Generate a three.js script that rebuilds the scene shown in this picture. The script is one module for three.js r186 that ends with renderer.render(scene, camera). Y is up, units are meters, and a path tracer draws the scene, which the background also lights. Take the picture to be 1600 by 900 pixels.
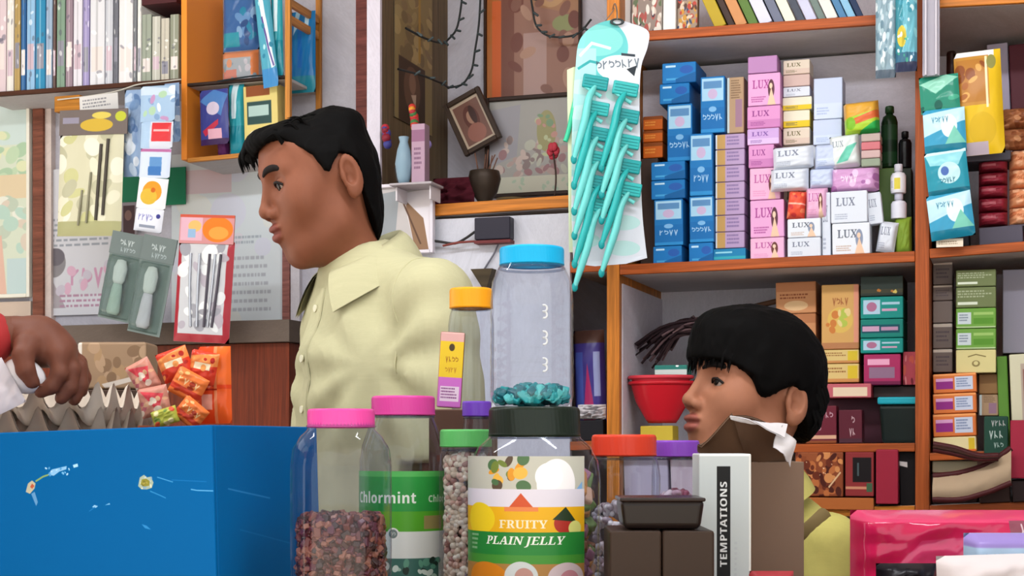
import * as THREE from 'three';
import { RoundedBoxGeometry } from 'three/addons/geometries/RoundedBoxGeometry.js';
import { mergeGeometries } from 'three/addons/utils/BufferGeometryUtils.js';
import { RectAreaLightUniformsLib } from 'three/addons/lights/RectAreaLightUniformsLib.js';
import { ImprovedNoise } from 'three/addons/math/ImprovedNoise.js';

// ---------------------------------------------------------------- camera, sky, sun, exposure
const scene = new THREE.Scene();
const F = 2400, CX = 800, CY = 690, EYE = 1.13, YAW = THREE.MathUtils.degToRad(18);   // focal length and horizon in pixels of a 1600 x 900 frame
const camera = new THREE.PerspectiveCamera(THREE.MathUtils.radToDeg(2 * Math.atan(450 / F)), 1600 / 900, 0.05, 60);
camera.position.set(0, EYE, 0);
camera.rotation.y = YAW;
camera.setViewOffset(1600, 900, 0, 450 - CY, 1600, 900);
scene.background = new THREE.Color(0.93, 0.97, 1.0);            // a bright overcast sky over the street
scene.backgroundIntensity = 1.9;
const renderer = new THREE.WebGLRenderer({ antialias: true });
renderer.toneMapping = THREE.LinearToneMapping;
renderer.toneMappingExposure = 1.02;
renderer.shadowMap.enabled = true;
const sun = new THREE.DirectionalLight(0xfff4e6, 13);           // high hazy sun on the street; it reaches the shop by the light the ground throws back
sun.position.set(-3.2, 8.5, 3.2); sun.target.position.set(-0.9, 0, 0.2);
sun.castShadow = true; sun.shadow.radius = 20; sun.shadow.mapSize.set(2048, 2048);
Object.assign(sun.shadow.camera, { left: -8, right: 8, top: 8, bottom: -8, near: 0.5, far: 22 });
scene.add(sun, sun.target);
RectAreaLightUniformsLib.init();
const TUBE_LIGHT = 38;                                           // luminance of the two ceiling tube lamps (built with the room)

// ---------------------------------------------------------------- helpers
const V = (x, y, z) => new THREE.Vector3(x, y, z);
let seed = 7;
const rnd = () => { seed = (seed + 0x6d2b79f5) | 0; let t = Math.imul(seed ^ (seed >>> 15), 1 | seed); t = (t + Math.imul(t ^ (t >>> 7), 61 | t)) ^ t; return ((t ^ (t >>> 14)) >>> 0) / 4294967296; };
const rr = (a, b) => a + (b - a) * rnd();
const perlin = new ImprovedNoise();
const noise = (x, y, z) => perlin.noise(x + 31.7, y + 17.3, z + 5.1);
const cs = Math.cos(YAW), sn = Math.sin(YAW);
const RIGHT = V(cs, 0, -sn), FWD = V(-sn, 0, -cs);
// a pixel of the photograph to a point: at a distance along the view (at), or on the plane z (on)
const at = (px, py, d) => V(((px - CX) / F * cs - sn) * d, EYE - (py - CY) / F * d, (-(px - CX) / F * sn - cs) * d);
const on = (px, py, z) => at(px, py, z / (-(px - CX) / F * sn - cs));
const used = new Map();
function numbered(n) { const k = used.get(n) || 0; used.set(n, k + 1); return k ? `${n}_${String(k).padStart(3, '0')}` : n; }
function tag(o, label, category, group, kind) {
  o.userData.label = label; o.userData.category = category;
  if (group) o.userData.group = group;
  if (kind) o.userData.kind = kind;
  return o;
}
const shade = (m) => { m.castShadow = m.receiveShadow = true; return m; };
function mesh(name, geo, mat, parent) {
  const m = shade(new THREE.Mesh(geo, mat));
  m.name = parent ? name : numbered(name);
  (parent || scene).add(m);
  return m;
}
function thing(name, label, category, pos, turn = 0, group) {
  const g = new THREE.Group(); g.name = numbered(name); scene.add(g);
  if (pos) g.position.copy(pos);
  g.rotation.order = 'YXZ'; g.rotation.y = turn;
  return tag(g, label, category, group);
}
function copy(o, label, group) {
  const c = o.clone(); c.name = numbered(o.name.replace(/_\d{3}$/, '')); c.userData = { ...o.userData };
  if (label) c.userData.label = label;
  if (group) c.userData.group = group;
  scene.add(c); return c;
}
const struct = (name, geo, mat) => { const m = mesh(name, geo, mat); m.userData.kind = 'structure'; return m; };
const mats = new Map();
function M(color, rough = 0.6, extra = {}) {
  const k = color + '|' + rough + JSON.stringify(extra);
  if (!mats.has(k)) mats.set(k, new THREE.MeshPhysicalMaterial({ color, roughness: rough, specularIntensity: 0.45, side: THREE.DoubleSide, ...extra }));
  return mats.get(k);
}
const clear = (color, rough = 0.06, extra = {}) => M(color, rough, { transmission: 1, thickness: 0, ior: 1.45, specularIntensity: 0.7, ...extra });
const ORD = ['first', 'second', 'third', 'fourth', 'fifth', 'sixth', 'seventh', 'eighth', 'ninth', 'tenth', 'eleventh', 'twelfth', 'thirteenth', 'fourteenth', 'fifteenth', 'sixteenth', 'seventeenth', 'eighteenth', 'nineteenth', 'twentieth', 'twenty-first', 'twenty-second', 'twenty-third', 'twenty-fourth'];

// ---------------------------------------------------------------- printed matter: all flat print shares two sheets
const SHEET = 2048, sheets = [];
function newSheet() {
  const c = document.createElement('canvas'); c.width = c.height = SHEET;
  const g = c.getContext('2d'); g.fillStyle = '#888'; g.fillRect(0, 0, SHEET, SHEET);
  const t = new THREE.CanvasTexture(c); t.colorSpace = THREE.SRGBColorSpace; t.magFilter = THREE.LinearFilter;
  const s = { g, t, x: 4, y: 4, row: 0 }; sheets.push(s);
  swatches.forEach((q) => { g.fillStyle = q[0]; g.fillRect(q[1], q[2], 8, 8); });
  return s;
}
const arts = new Map(), swatches = [];
newSheet();
function art(key, w, h, bg, draw) {
  if (arts.has(key)) return arts.get(key);
  let s = sheets[sheets.length - 1];
  if (s.x + w + 4 > SHEET) { s.x = 4; s.y += s.row + 4; s.row = 0; }
  if (s.y + h + 4 > SHEET - 264) s = newSheet();
  const { g } = s;
  g.save(); g.translate(s.x, s.y);
  g.fillStyle = bg; g.fillRect(-2, -2, w + 4, h + 4);
  g.beginPath(); g.rect(-1, -1, w + 2, h + 2); g.clip();
  if (draw) draw({
    g, w, h,
    R: (x, y, a, b, c) => { g.fillStyle = c; g.fillRect(x * w, y * h, a * w, b * h); },
    E: (x, y, a, b, c) => { g.fillStyle = c; g.beginPath(); g.ellipse(x * w, y * h, a * w, b * h, 0, 0, 7); g.fill(); },
    P: (pts, c) => { g.fillStyle = c; g.beginPath(); pts.forEach((p, i) => g[i ? 'lineTo' : 'moveTo'](p[0] * w, p[1] * h)); g.fill(); },
    L: (pts, c, lw) => { g.strokeStyle = c; g.lineWidth = lw; g.beginPath(); pts.forEach((p, i) => g[i ? 'lineTo' : 'moveTo'](p[0] * w, p[1] * h)); g.stroke(); },
    T: (t, x, y, size, c, font = 'bold', rot = 0, fam = 'sans-serif') => { g.save(); g.translate(x * w, y * h); g.rotate(rot); g.fillStyle = c; g.font = `${font} ${size * h}px ${fam}`; g.textAlign = 'center'; g.textBaseline = 'middle'; g.fillText(t, 0, 0); g.restore(); },
    // letter-like strokes, for print too blurred in the photograph to read
    Q: (n, x, y, size, c, rot = 0) => { const s = size * h; g.save(); g.translate(x * w, y * h); g.rotate(rot); g.strokeStyle = c; g.lineCap = 'round'; g.globalAlpha = 0.75; g.lineWidth = Math.max(1.1, s * 0.13); for (let i = 0; i < n; i++) { const q = (i - (n - 1) / 2) * s * 0.62, a = rnd(); g.beginPath(); g.moveTo(q - s * 0.16, -s * 0.36); if (a < 0.4) { g.lineTo(q - s * 0.16, s * 0.36); g.moveTo(q - s * 0.16, 0); g.lineTo(q + s * 0.14, (a < 0.2 ? -1 : 1) * s * 0.3); } else if (a < 0.75) g.arc(q, 0, s * 0.24, -2.4, 2.4 - a); else { g.lineTo(q, s * 0.36); g.lineTo(q + s * 0.18, -s * 0.36); } g.stroke(); } g.restore(); },
    S: (n, c, x0, y0, x1, y1, r) => { for (let i = 0; i < n; i++) { g.fillStyle = Array.isArray(c) ? c[i % c.length] : c; g.beginPath(); g.ellipse(rr(x0, x1) * w, rr(y0, y1) * h, r * rr(0.5, 1.4), r * rr(0.5, 1.4), rr(0, 3), 0, 7); g.fill(); } },
    // small print: rows of short dashes
    lines: (x, y, a, b, n, c) => { g.fillStyle = c; for (let i = 0; i < n; i++) { let q = x; while (q < x + a * rr(0.7, 1)) { const l = rr(0.03, 0.1) * a; g.fillRect(q * w, (y + b * i / n) * h, Math.min(l, x + a - q) * w, b / n * 0.5 * h); q += l + 0.025 * a; } } },
  });
  g.restore();
  const p = { s: sheets.indexOf(s), u0: s.x / SHEET, u1: (s.x + w) / SHEET, v0: 1 - (s.y + h) / SHEET, v1: 1 - s.y / SHEET };
  s.x += w + 6; s.row = Math.max(s.row, h + 2);
  arts.set(key, p); return p;
}
// plain colours live on the first sheet as a grid of swatches, so that one thing can mix print and colour
const sw = (c) => {
  const k = 'sw' + c;
  if (!arts.has(k)) {
    const n = swatches.length, x = SHEET - 8 - 8 * (n % 64), y = SHEET - 8 - 8 * Math.floor(n / 64);
    swatches.push([c, x, y]);
    for (const { g } of sheets) { g.fillStyle = c; g.fillRect(x, y, 8, 8); }
    arts.set(k, { s: 0, u0: (x + 3) / SHEET, u1: (x + 5) / SHEET, v0: 1 - (y + 5) / SHEET, v1: 1 - (y + 3) / SHEET });
  }
  return arts.get(k);
};
const A = (x) => (typeof x === 'string' ? (arts.get(x) || sw(x)) : x);
const sheetMats = new Map();
function paper(sheet = 0, rough = 0.5, extra = {}) {
  const k = sheet + '|' + rough + JSON.stringify(extra);
  if (!sheetMats.has(k)) sheetMats.set(k, new THREE.MeshPhysicalMaterial({ map: sheets[sheet].t, roughness: rough, specularIntensity: 0.4, side: THREE.DoubleSide, ...extra }));
  return sheetMats.get(k);
}
function setUV(geo, fn) { const p = geo.attributes.position, u = geo.attributes.uv; for (let i = 0; i < p.count; i++) { const q = fn(u.getX(i), u.getY(i), i); u.setXY(i, q[0], q[1]); } return geo; }
const into = (r, u, v) => [r.u0 + (r.u1 - r.u0) * u, r.v0 + (r.v1 - r.v0) * v];
// a box standing on y = 0; faces: r l t b f k (right, left, top, bottom, front, back) or all
function boxGeo(w, h, d, faces, r = 0.002, seg = 1) {
  r = Math.min(r, w * 0.3, h * 0.3, d * 0.3);
  const g = new RoundedBoxGeometry(w, h, d, seg, r);
  const names = ['r', 'l', 't', 'b', 'f', 'k'], n = g.attributes.position.count / 6;
  setUV(g, (u, v, i) => into(A(faces[names[Math.floor(i / n)]] || faces.all), u, v));
  g.translate(0, h / 2, 0); return g;
}
// a wrapped soft pack: bulging front and back, thin crimped ends; stands on y = 0
function softGeo(w, h, d, front, back, { p = 4, q = 0.5, wr = 0.04, ends = 'y', crimp = 0.07, nx = 14, ny = 18, sd = 1 } = {}) {
  const pos = [], uv = [], idx = [], fr = A(front), bk = A(back);
  for (const s of [1, -1]) {
    const o = pos.length / 3;
    for (let j = 0; j <= ny; j++) for (let i = 0; i <= nx; i++) {
      const u = i / nx, v = j / ny, x = 2 * u - 1, y = 2 * v - 1;
      let a = Math.abs(x), b = Math.abs(y);
      if (ends === 'y') b = Math.max(0, b) / (1 - crimp); else if (ends === 'x') a = a / (1 - crimp);
      const bulge = Math.pow(Math.max(0, 1 - Math.pow(Math.min(1, a), p)) * Math.max(0, 1 - Math.pow(Math.min(1, b), p)), q);
      const edge = (i === 0 || j === 0 || i === nx || j === ny);
      const wrk = edge ? 0 : wr * d * (noise(x * 3 + sd * 7, y * 3, s * 2) + 0.6 * noise(x * 9 + sd, y * 9, s * 5));
      const zz = edge ? 0 : s * (d / 2 * bulge + 0.0006) + wrk * (0.3 + bulge);
      const k = ends === 'y' ? 1 - 0.05 * bulge : 1, kk = ends === 'x' ? 1 - 0.05 * bulge : 1;
      pos.push(x * w / 2 * k, h / 2 + y * h / 2 * kk, zz);
      uv.push(...into(s > 0 ? fr : bk, u, v));
    }
    for (let j = 0; j < ny; j++) for (let i = 0; i < nx; i++) {
      const a = o + j * (nx + 1) + i, b = a + 1, c = a + nx + 1, e = c + 1;
      if (s > 0) idx.push(a, b, e, a, e, c); else idx.push(a, e, b, a, c, e);
    }
  }
  const g = new THREE.BufferGeometry();
  g.setAttribute('position', new THREE.Float32BufferAttribute(pos, 3)); g.setAttribute('uv', new THREE.Float32BufferAttribute(uv, 2)); g.setIndex(idx); g.computeVertexNormals();
  return g;
}
// wood: grain tile, laid in metres along the longest side of each box
function grain(w, h, fn) { const c = document.createElement('canvas'); c.width = w; c.height = h; const g = c.getContext('2d'), im = g.createImageData(w, h); for (let y = 0; y < h; y++) for (let x = 0; x < w; x++) { const q = fn(x / w, y / h), i = (y * w + x) * 4; im.data[i] = q[0]; im.data[i + 1] = q[1]; im.data[i + 2] = q[2]; im.data[i + 3] = 255; } g.putImageData(im, 0, 0); const t = new THREE.CanvasTexture(c); t.colorSpace = THREE.SRGBColorSpace; t.wrapS = t.wrapT = THREE.RepeatWrapping; t.magFilter = THREE.LinearFilter; return t; }
const per = (x, y, fx, fy, s) => { // tileable noise on a torus
  const a = x * 6.2832, b = y * 6.2832; return perlin.noise(Math.cos(a) * fx + s, Math.sin(a) * fx + Math.cos(b) * fy, Math.sin(b) * fy + s * 1.7); };
const woodTile = grain(512, 256, (x, y) => { const n = per(x, y, 0.5, 5, 3) * 0.5 + per(x, y, 1.2, 14, 9) * 0.35 + per(x, y, 3, 30, 21) * 0.25, k = 0.86 + 0.3 * n; return [255 * k, 250 * k, 245 * k].map((v) => Math.max(0, Math.min(255, v))); });
const plasterTile = grain(512, 512, (x, y) => { const n = per(x, y, 2.1, 2.1, 1) * 0.3 + per(x, y, 7, 7, 6) * 0.3 + per(x, y, 21, 21, 11) * 0.4, k = 0.94 + 0.07 * n; return [250 * k, 250 * k, 250 * k].map((v) => Math.min(255, v)); });
const tiled = (key, color, roughness, map, bumpScale) => { if (!mats.has(key)) mats.set(key, new THREE.MeshPhysicalMaterial({ color, roughness, map, bumpMap: map, bumpScale, specularIntensity: 0.4, side: THREE.DoubleSide })); return mats.get(key); };
const WOOD = (c, rough = 0.45) => tiled('wood' + c + rough, c, rough, woodTile, 0.0004);
const PLASTER = (c) => tiled('plaster' + c, c, 0.85, plasterTile, 0.0012);
function woodBox(w, h, d, r = 0.002, scale = 1) {
  const g = new RoundedBoxGeometry(w, h, d, 1, Math.min(r, w * 0.3, h * 0.3, d * 0.3)), p = g.attributes.position, u = g.attributes.uv, n = p.count / 6, o = rr(0, 5);
  for (let i = 0; i < p.count; i++) {
    const f = Math.floor(i / n), x = p.getX(i), y = p.getY(i), z = p.getZ(i);
    let [a, b] = f < 2 ? [z, y] : f < 4 ? [x, z] : [x, y];
    const dims = f < 2 ? [d, h] : f < 4 ? [w, d] : [w, h];
    if (dims[1] > dims[0]) [a, b] = [b, a];
    u.setXY(i, a * 1.6 * scale + o, b * 4 * scale + o);
  }
  return g;
}
const cyl = (a, b, h, n = 24) => new THREE.CylinderGeometry(a, b, h, n);
const tube = (pts, r, seg = 40, n = 8, closed = false) => new THREE.TubeGeometry(new THREE.CatmullRomCurve3(pts, closed), seg, r, n, closed);
const lathe = (pts, n = 48) => new THREE.LatheGeometry(pts.map((p) => new THREE.Vector2(p[0], p[1])), n);
function planks(geo, x, y, z, rz = 0) { if (rz) geo.rotateZ(rz); geo.translate(x, y, z); return geo; }

// ---- goods on shelves: a box or soft pack whose front face fills the pixel rectangle x0..x1, y0..y1 on the plane z
function fit(x0, x1, y0, y1, z, board) {
  const xm = (x0 + x1) / 2, a = on(x0, y1, z), b = on(x1, y1, z), m = on(xm, y1, z), t = on(xm, y0, z);
  let y = m.y, tilt = 0;
  if (board) { y = board.top(m.x); tilt = board.tilt; }
  return { x: (a.x + b.x) / 2, y, w: b.x - a.x, h: t.y - y, tilt };
}
function good(name, label, category, rect, z, depth, faces, o = {}) {
  const f = fit(...rect, z, o.board);
  const geo = o.soft ? softGeo(f.w, f.h, depth, faces.f || faces.all, faces.k || faces.all, { sd: rnd() * 9, ...o.soft }) : boxGeo(f.w - 0.0012, f.h - 0.0006, depth, faces, o.r ?? 0.0025);
  const sheet = A(faces.f || faces.all).s;
  const m = mesh(name, geo, paper(sheet, o.rough ?? 0.5, o.extra));
  m.position.set(f.x, f.y + 0.0003, z - depth / 2);
  m.rotation.order = 'YXZ'; m.rotation.y = o.turn || 0; m.rotation.z = (o.tilt || 0) + f.tilt; m.rotation.x = o.lean || 0;
  return tag(m, label, category, o.group);
}
// a stack: ys from the bottom up; kinds give [label, faces] each
function stack(name, category, x0, x1, ys, z, depth, kinds, o = {}) {
  kinds.forEach((k, i) => good(k[2] || name, k[0], category, [x0 + (k[3]?.dx || 0), x1 + (k[3]?.dx || 0) + (k[3]?.dw || 0), ys[i + 1], ys[i]], z + (k[3]?.dz || 0), depth, k[1], { ...o, ...(k[3] || {}), board: i === 0 ? o.board : undefined, tilt: i === 0 ? (k[3]?.tilt || 0) : (o.board?.tilt || 0) + (k[3]?.tilt || 0) }));
}
// ---------------------------------------------------------------- the room: an open-fronted shop, its front towards the camera's back
const ZF = -3.2, ZB = -3.63, ZL = -3.44, TOP = 2.64;
const wallM = PLASTER('#cfcdd8'), ceilM = PLASTER('#dcdad6'), floorM = PLASTER('#b5aea6');
const slab = (x0, x1, y0, y1, z0, z1, s = 1.5) => { const g = new THREE.BoxGeometry(x1 - x0, y1 - y0, z1 - z0), p = g.attributes.position, n = g.attributes.normal; g.translate((x0 + x1) / 2, (y0 + y1) / 2, (z0 + z1) / 2); return setUV(g, (u, v, i) => (Math.abs(n.getX(i)) > 0.5 ? [p.getZ(i) * s, p.getY(i) * s] : Math.abs(n.getY(i)) > 0.5 ? [p.getX(i) * s, p.getZ(i) * s] : [p.getX(i) * s, p.getY(i) * s])); };
struct('floor', slab(-3.4, 1.6, -0.12, 0, -3.9, -0.95), floorM);
struct('street', slab(-14, 12, -0.2, -0.1, -0.95, 14), PLASTER('#d2cdc3'));
struct('pavement', slab(-14, -3.4, -0.2, -0.1, -6, -0.95), PLASTER('#d2cdc3'));
struct('pillar', slab(-3.4, -3.15, 0, TOP, -1.2, -0.95), wallM);
struct('ceiling', slab(-3.4, 1.6, TOP, TOP + 0.15, -3.9, -0.45), ceilM);
struct('awning', slab(-3.4, 1.6, TOP + 0.02, TOP + 0.06, -0.45, 1.3), PLASTER('#d8d2c8'));
struct('wall_back', slab(-3.4, 1.6, 0, TOP, ZB - 0.2, ZB), wallM);
struct('wall_left', slab(-3.4, -3.2, 0, TOP, ZB, -2.75), wallM);
struct('wall_right', slab(1.4, 1.6, 0, TOP, ZB, -1.0), wallM);

// two fluorescent battens on the ceiling, out of the frame
[[-1.7, -1.35], [-0.2, -1.5]].forEach(([x, z], i) => {
  const t = thing('tube_lamp', ['white fluorescent batten on the ceiling nearer the left wall', 'white fluorescent batten on the ceiling above the right shelves'][i], 'lamp', V(x, TOP, z));
  const body = mesh('batten', new RoundedBoxGeometry(1.26, 0.05, 0.09, 2, 0.006), M('#e6e6e2', 0.4), t); body.position.y = -0.025;
  const tb = mesh('tube', new THREE.CapsuleGeometry(0.016, 1.16, 6, 16).rotateZ(Math.PI / 2), M('#ffffff', 0.4, { emissive: '#f4f8ff', emissiveIntensity: 3 }), t); tb.position.y = -0.07;
  for (const k of [-1, 1]) { const c = mesh('end_cap', new RoundedBoxGeometry(0.03, 0.05, 0.05, 1, 0.004), M('#d6d6d2', 0.4), t); c.position.set(k * 0.61, -0.07, 0); }
  const l = new THREE.RectAreaLight(0xf6f9ff, TUBE_LIGHT * [0.95, 1.2][i], 1.2, 0.1); l.position.set(x, TOP - 0.1, z); l.lookAt(x, 1.2, z - 1.1); scene.add(l);
});
const orange = WOOD('#de8a33', 0.4), orangeEdge = WOOD('#e39a48', 0.4), redWood = WOOD('#c2622c', 0.45);
// a shelf board given by its front top edge in the photograph
function boardOf(ax, ay, bx, by, thick, zf, zb) {
  const a = on(ax, ay, zf), b = on(bx, by, zf), th = on(ax, ay, zf).y - on(ax, ay + thick, zf).y;
  const tilt = Math.atan2(b.y - a.y, b.x - a.x), len = Math.hypot(b.x - a.x, b.y - a.y);
  return { a, b, tilt, len, th, zf, zb, top: (x) => a.y + (x - a.x) * Math.tan(tilt) };
}
function addBoard(bd, mat, parent, name = 'shelf') {
  // a grey faced board with a wooden edging strip along its front
  const e = 0.012, g = woodBox(bd.len, bd.th, bd.zf - bd.zb - e, 0.002), m = mesh(name, g, under, parent);
  m.position.set((bd.a.x + bd.b.x) / 2, (bd.a.y + bd.b.y) / 2 - bd.th / 2, (bd.zf - e + bd.zb) / 2);
  m.rotation.z = bd.tilt;
  const s = mesh('edging', woodBox(bd.len, bd.th, e, 0.002), mat, m);
  s.position.z = (bd.zf - bd.zb) / 2; s.userData.label = 'orange wooden edging';
  return m;
}
const under = PLASTER('#d6d2d3');
const upright = (name, x0, x1, y0, y1, z0, z1, mat, parent, label) => { const m = mesh(name, woodBox(x1 - x0, y1 - y0, z1 - z0, 0.0015), mat, parent); m.position.set((x0 + x1) / 2, (y0 + y1) / 2, (z0 + z1) / 2); if (label) m.userData.label = label; return m; };

// main wall unit on the right
const xP0 = on(948, 500, ZF).x, xP1 = on(968, 500, ZF).x, xD0 = on(1430, 300, ZF).x, xD1 = on(1452, 300, ZF).x, xE0 = on(1700, 300, ZF).x, ZI = ZB + 0.018;
const unit = thing('wall_shelf', 'orange wooden wall shelf unit packed with soaps, cartons and books', 'shelf');
upright('side_panel', xP0, xP1, 0, 2.6, ZI, ZF, orange, unit);
upright('divider', xD0, xD1, 0, 2.6, ZI, ZF, redWood, unit);
upright('side_panel', xE0, xE0 + 0.025, 0, 2.6, ZI, ZF, orange, unit);
upright('back_panel', xP0, xE0 + 0.025, 0, 2.6, ZB + 0.001, ZI, PLASTER('#eeeaf2'), unit);
const lining = mesh('lining', new THREE.BoxGeometry(0.003, on(1000, 430, ZF).y - on(1000, 690, ZF).y - 0.03, ZF - ZI - 0.02), PLASTER('#efe8f2'), unit);
lining.position.set(xP1 + 0.0018, (on(1000, 430, ZF).y + on(1000, 690, ZF).y) / 2, (ZF + ZI) / 2 - 0.008); lining.userData.label = 'pale lilac sheet lining the lower left compartment';
const pxOf = (x, z) => { const k = (x * cs - z * sn) / (-x * sn - z * cs); return CX + F * k; };
const lerpY = (x, ax, ay, bx, by) => ay + (x - ax) / (bx - ax) * (by - ay);
const L968 = pxOf(xP1 + 0.0005, ZF), L1430 = pxOf(xD0 - 0.0005, ZF), L1452 = pxOf(xD1 + 0.0005, ZF), L1700 = pxOf(xE0 - 0.0005, ZF);
const mk = (l, r, ax, ay, bx, by, th, mat) => { const bd = boardOf(l, lerpY(l, ax, ay, bx, by), r, lerpY(r, ax, ay, bx, by), th, ZF + 0.001, ZI); addBoard(bd, mat, unit); return bd; };
const bTopL = mk(L968, L1430, 1022, 47, 1365, 23, 15, redWood), bTopR = mk(L1452, L1700, 1472, -2, 1600, -9, 13, orange);
const bMidL = mk(L968, L1430, 1020, 411, 1430, 392, 16, redWood), bMidR = mk(L1452, L1700, 1460, 388, 1600, 377, 15, redWood);
{ const y0 = Math.max(bMidL.top(xP1), bMidL.top(xD0)) + 0.003, y1 = Math.min(bTopL.top(xP1), bTopL.top(xD0)) - bTopL.th - 0.003; upright('back_panel', xP1 + 0.001, xD0 - 0.001, y0, y1, ZF - 0.222, ZF - 0.212, PLASTER('#dad5df'), unit, 'pale lilac board closing the soap compartment'); }
const bLowL = mk(L968, L1430, 968, 697, 1428, 692, 13, redWood), bLowR = mk(L1452, L1700, 1455, 708, 1600, 703, 12, redWood);
const bBotL = mk(L968, L1430, 968, 800, 1428, 790, 14, orange), bBotR = mk(L1452, L1700, 1455, 790, 1600, 784, 14, redWood);
upright('plinth', xP1 + 0.001, xD0 - 0.001, 0, 0.75, ZF - 0.03, ZF - 0.012, orange, unit);
upright('plinth', xD1 + 0.001, xE0 - 0.001, 0, 0.75, ZF - 0.03, ZF - 0.012, orange, unit);

// prayer niche to the left of it
const xN0 = on(580, 200, ZF).x, xN1 = on(596, 200, ZF).x;
const niche = thing('prayer_niche', 'white walled prayer niche with dark left side and orange ledge', 'niche');
upright('side_panel', xN0 + 0.004, xN1, 0, 2.6, ZB + 0.001, ZF, WOOD('#75664e', 0.6), niche, 'dark brown side board');
upright('edge_strip', xN0 - 0.006, xN1 + 0.002, 0, 2.6, ZF, ZF + 0.012, PLASTER('#d8d2de'), niche, 'white painted front edge');
const bAltar = boardOf(pxOf(xN1 + 0.001, ZF), 325, pxOf(xP0 - 0.001, ZF), 300.5, 18, ZF + 0.004, ZB + 0.002);
addBoard(bAltar, orange, niche, 'ledge');
const pw = on(670, 340, ZF).x, pe = on(890, 400, ZF).x;
upright('front_board', xN1 + 0.001, pe, 0.6, bAltar.top(pw) - bAltar.th - 0.006, ZF - 0.02, ZF - 0.004, PLASTER('#dadae4'), niche, 'white board below the ledge');
const bAltarLow = boardOf(pxOf(pe + 0.001, ZF), 409, pxOf(xP0 - 0.001, ZF), 406, 17, ZF, ZB + 0.002);
addBoard(bAltarLow, redWood, niche);
const bCubby = boardOf(pxOf(pe + 0.001, ZF), 690, pxOf(xP0 - 0.001, ZF), 688, 14, ZF, ZB + 0.002);
addBoard(bCubby, redWood, niche);

// trims on the back wall and the frame of the niche
const wallBox = (name, x0, x1, y0, y1, proud, mat) => { const a = on(x0, y1, ZB + proud), b = on(x1, y0, ZB + proud); return struct(name, slab(a.x, b.x, a.y, b.y, ZB - 0.001, ZB + proud, 3), mat); };
wallBox('trim_1', 556, 577, -60, 900, 0.03, WOOD('#8a4f4a', 0.6));
wallBox('trim_2', 51, 67, -60, 900, 0.03, WOOD('#8f5846', 0.55));
wallBox('trim_4', 441, 452, 255, 900, 0.02, WOOD('#a8706a', 0.6));
wallBox('trim_5', 454, 468, 255, 900, 0.016, PLASTER('#e2dde4'));
wallBox('trim_3', 68, 80, 120, 900, 0.02, PLASTER('#e6d6cf'));

// left wall shelf: shallow, its side boards stand out from the wall
const left = thing('wall_rack', 'shallow orange wooden wall rack with notebooks and brush packs', 'shelf');
const yTop = on(283, -70, ZL).y;
const x283 = on(283, 100, ZL).x, x293 = on(292, 100, ZL).x;
upright('side_panel', x283, x293, on(285, 250, ZL).y, yTop, ZB + 0.002, ZL, M('#f28f30', 0.42), left);
const x445 = on(445, 100, ZL).x, x455 = on(453, 100, ZL).x;
upright('post', x445, x455, on(450, 186, ZL).y, yTop, ZL - 0.012, ZL, orangeEdge, left);
upright('post', x445, x455, on(450, 176, ZL).y, yTop, ZB + 0.002, ZB + 0.014, orangeEdge, left);
const bLeftTop = boardOf(-40, 146, pxOf(x283 - 0.0005, ZL), 122, 7, ZL, ZB + 0.002);
addBoard(bLeftTop, WOOD('#5a3626', 0.6), left);
const bLeftMid = boardOf(pxOf(x293 + 0.0005, ZL), 130, pxOf(x445 - 0.0005, ZL), 117, 5, ZL, ZB + 0.002);
addBoard(bLeftMid, WOOD('#3a2a24', 0.6), left);
const bLeftLow = boardOf(pxOf(x293 + 0.0005, ZL), 247, pxOf(x445 - 0.0005, ZL), 232, 7, ZL, ZB + 0.002);
addBoard(bLeftLow, orangeEdge, left);
for (const y of [2, 28]) { const p = on(450, y, ZL); const m = mesh('rail', woodBox(0.009, 0.02, ZL - ZB - 0.028, 0.001), orangeEdge, left); m.position.set((x445 + x455) / 2, p.y, (ZL + ZB) / 2 + 0.002); }
{ const a = on(84, 175, ZL + 0.0), b = on(124, 140, ZL); const m = mesh('bracket', woodBox(b.x - a.x, b.y - a.y - 0.012, 0.02, 0.002), WOOD('#c8862f', 0.5), left); m.position.set((a.x + b.x) / 2, (a.y + b.y) / 2 - 0.006, ZL - 0.012); }

// low cabinet at the left under the hanging packs
const ZC = -3.4;
const cab = thing('cabinet', 'reddish brown wooden cabinet with grey top under the posters', 'cabinet');
{ const a = on(-60, 545, ZC), b = on(452, 545, ZC);
  upright('body', a.x, b.x - 0.01, 0, a.y - 0.001, ZB + 0.002, ZC - 0.02, WOOD('#7d3518', 0.5), cab);
  upright('top', a.x, b.x, a.y, on(300, 503, ZC).y, ZB + 0.002, ZC, PLASTER('#6f6259'), cab, 'grey brown top board');
}

// counter in front
const CT = 0.93;
const counter = thing('shop_counter', 'wooden shop counter carrying jars, crate and egg trays', 'counter');
upright('worktop', -2.2, 0.75, CT - 0.035, CT, -1.93, -1.22, WOOD('#a8845e', 0.5), counter);
upright('front_board', -2.17, 0.72, 0, CT - 0.036, -1.3, -1.28, WOOD('#7a5a3e', 0.5), counter);
upright('side_board', -2.17, -2.15, 0, CT - 0.036, -1.9, -1.301, WOOD('#7a5a3e', 0.5), counter);
upright('side_board', 0.70, 0.72, 0, CT - 0.036, -1.9, -1.301, WOOD('#7a5a3e', 0.5), counter);
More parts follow.
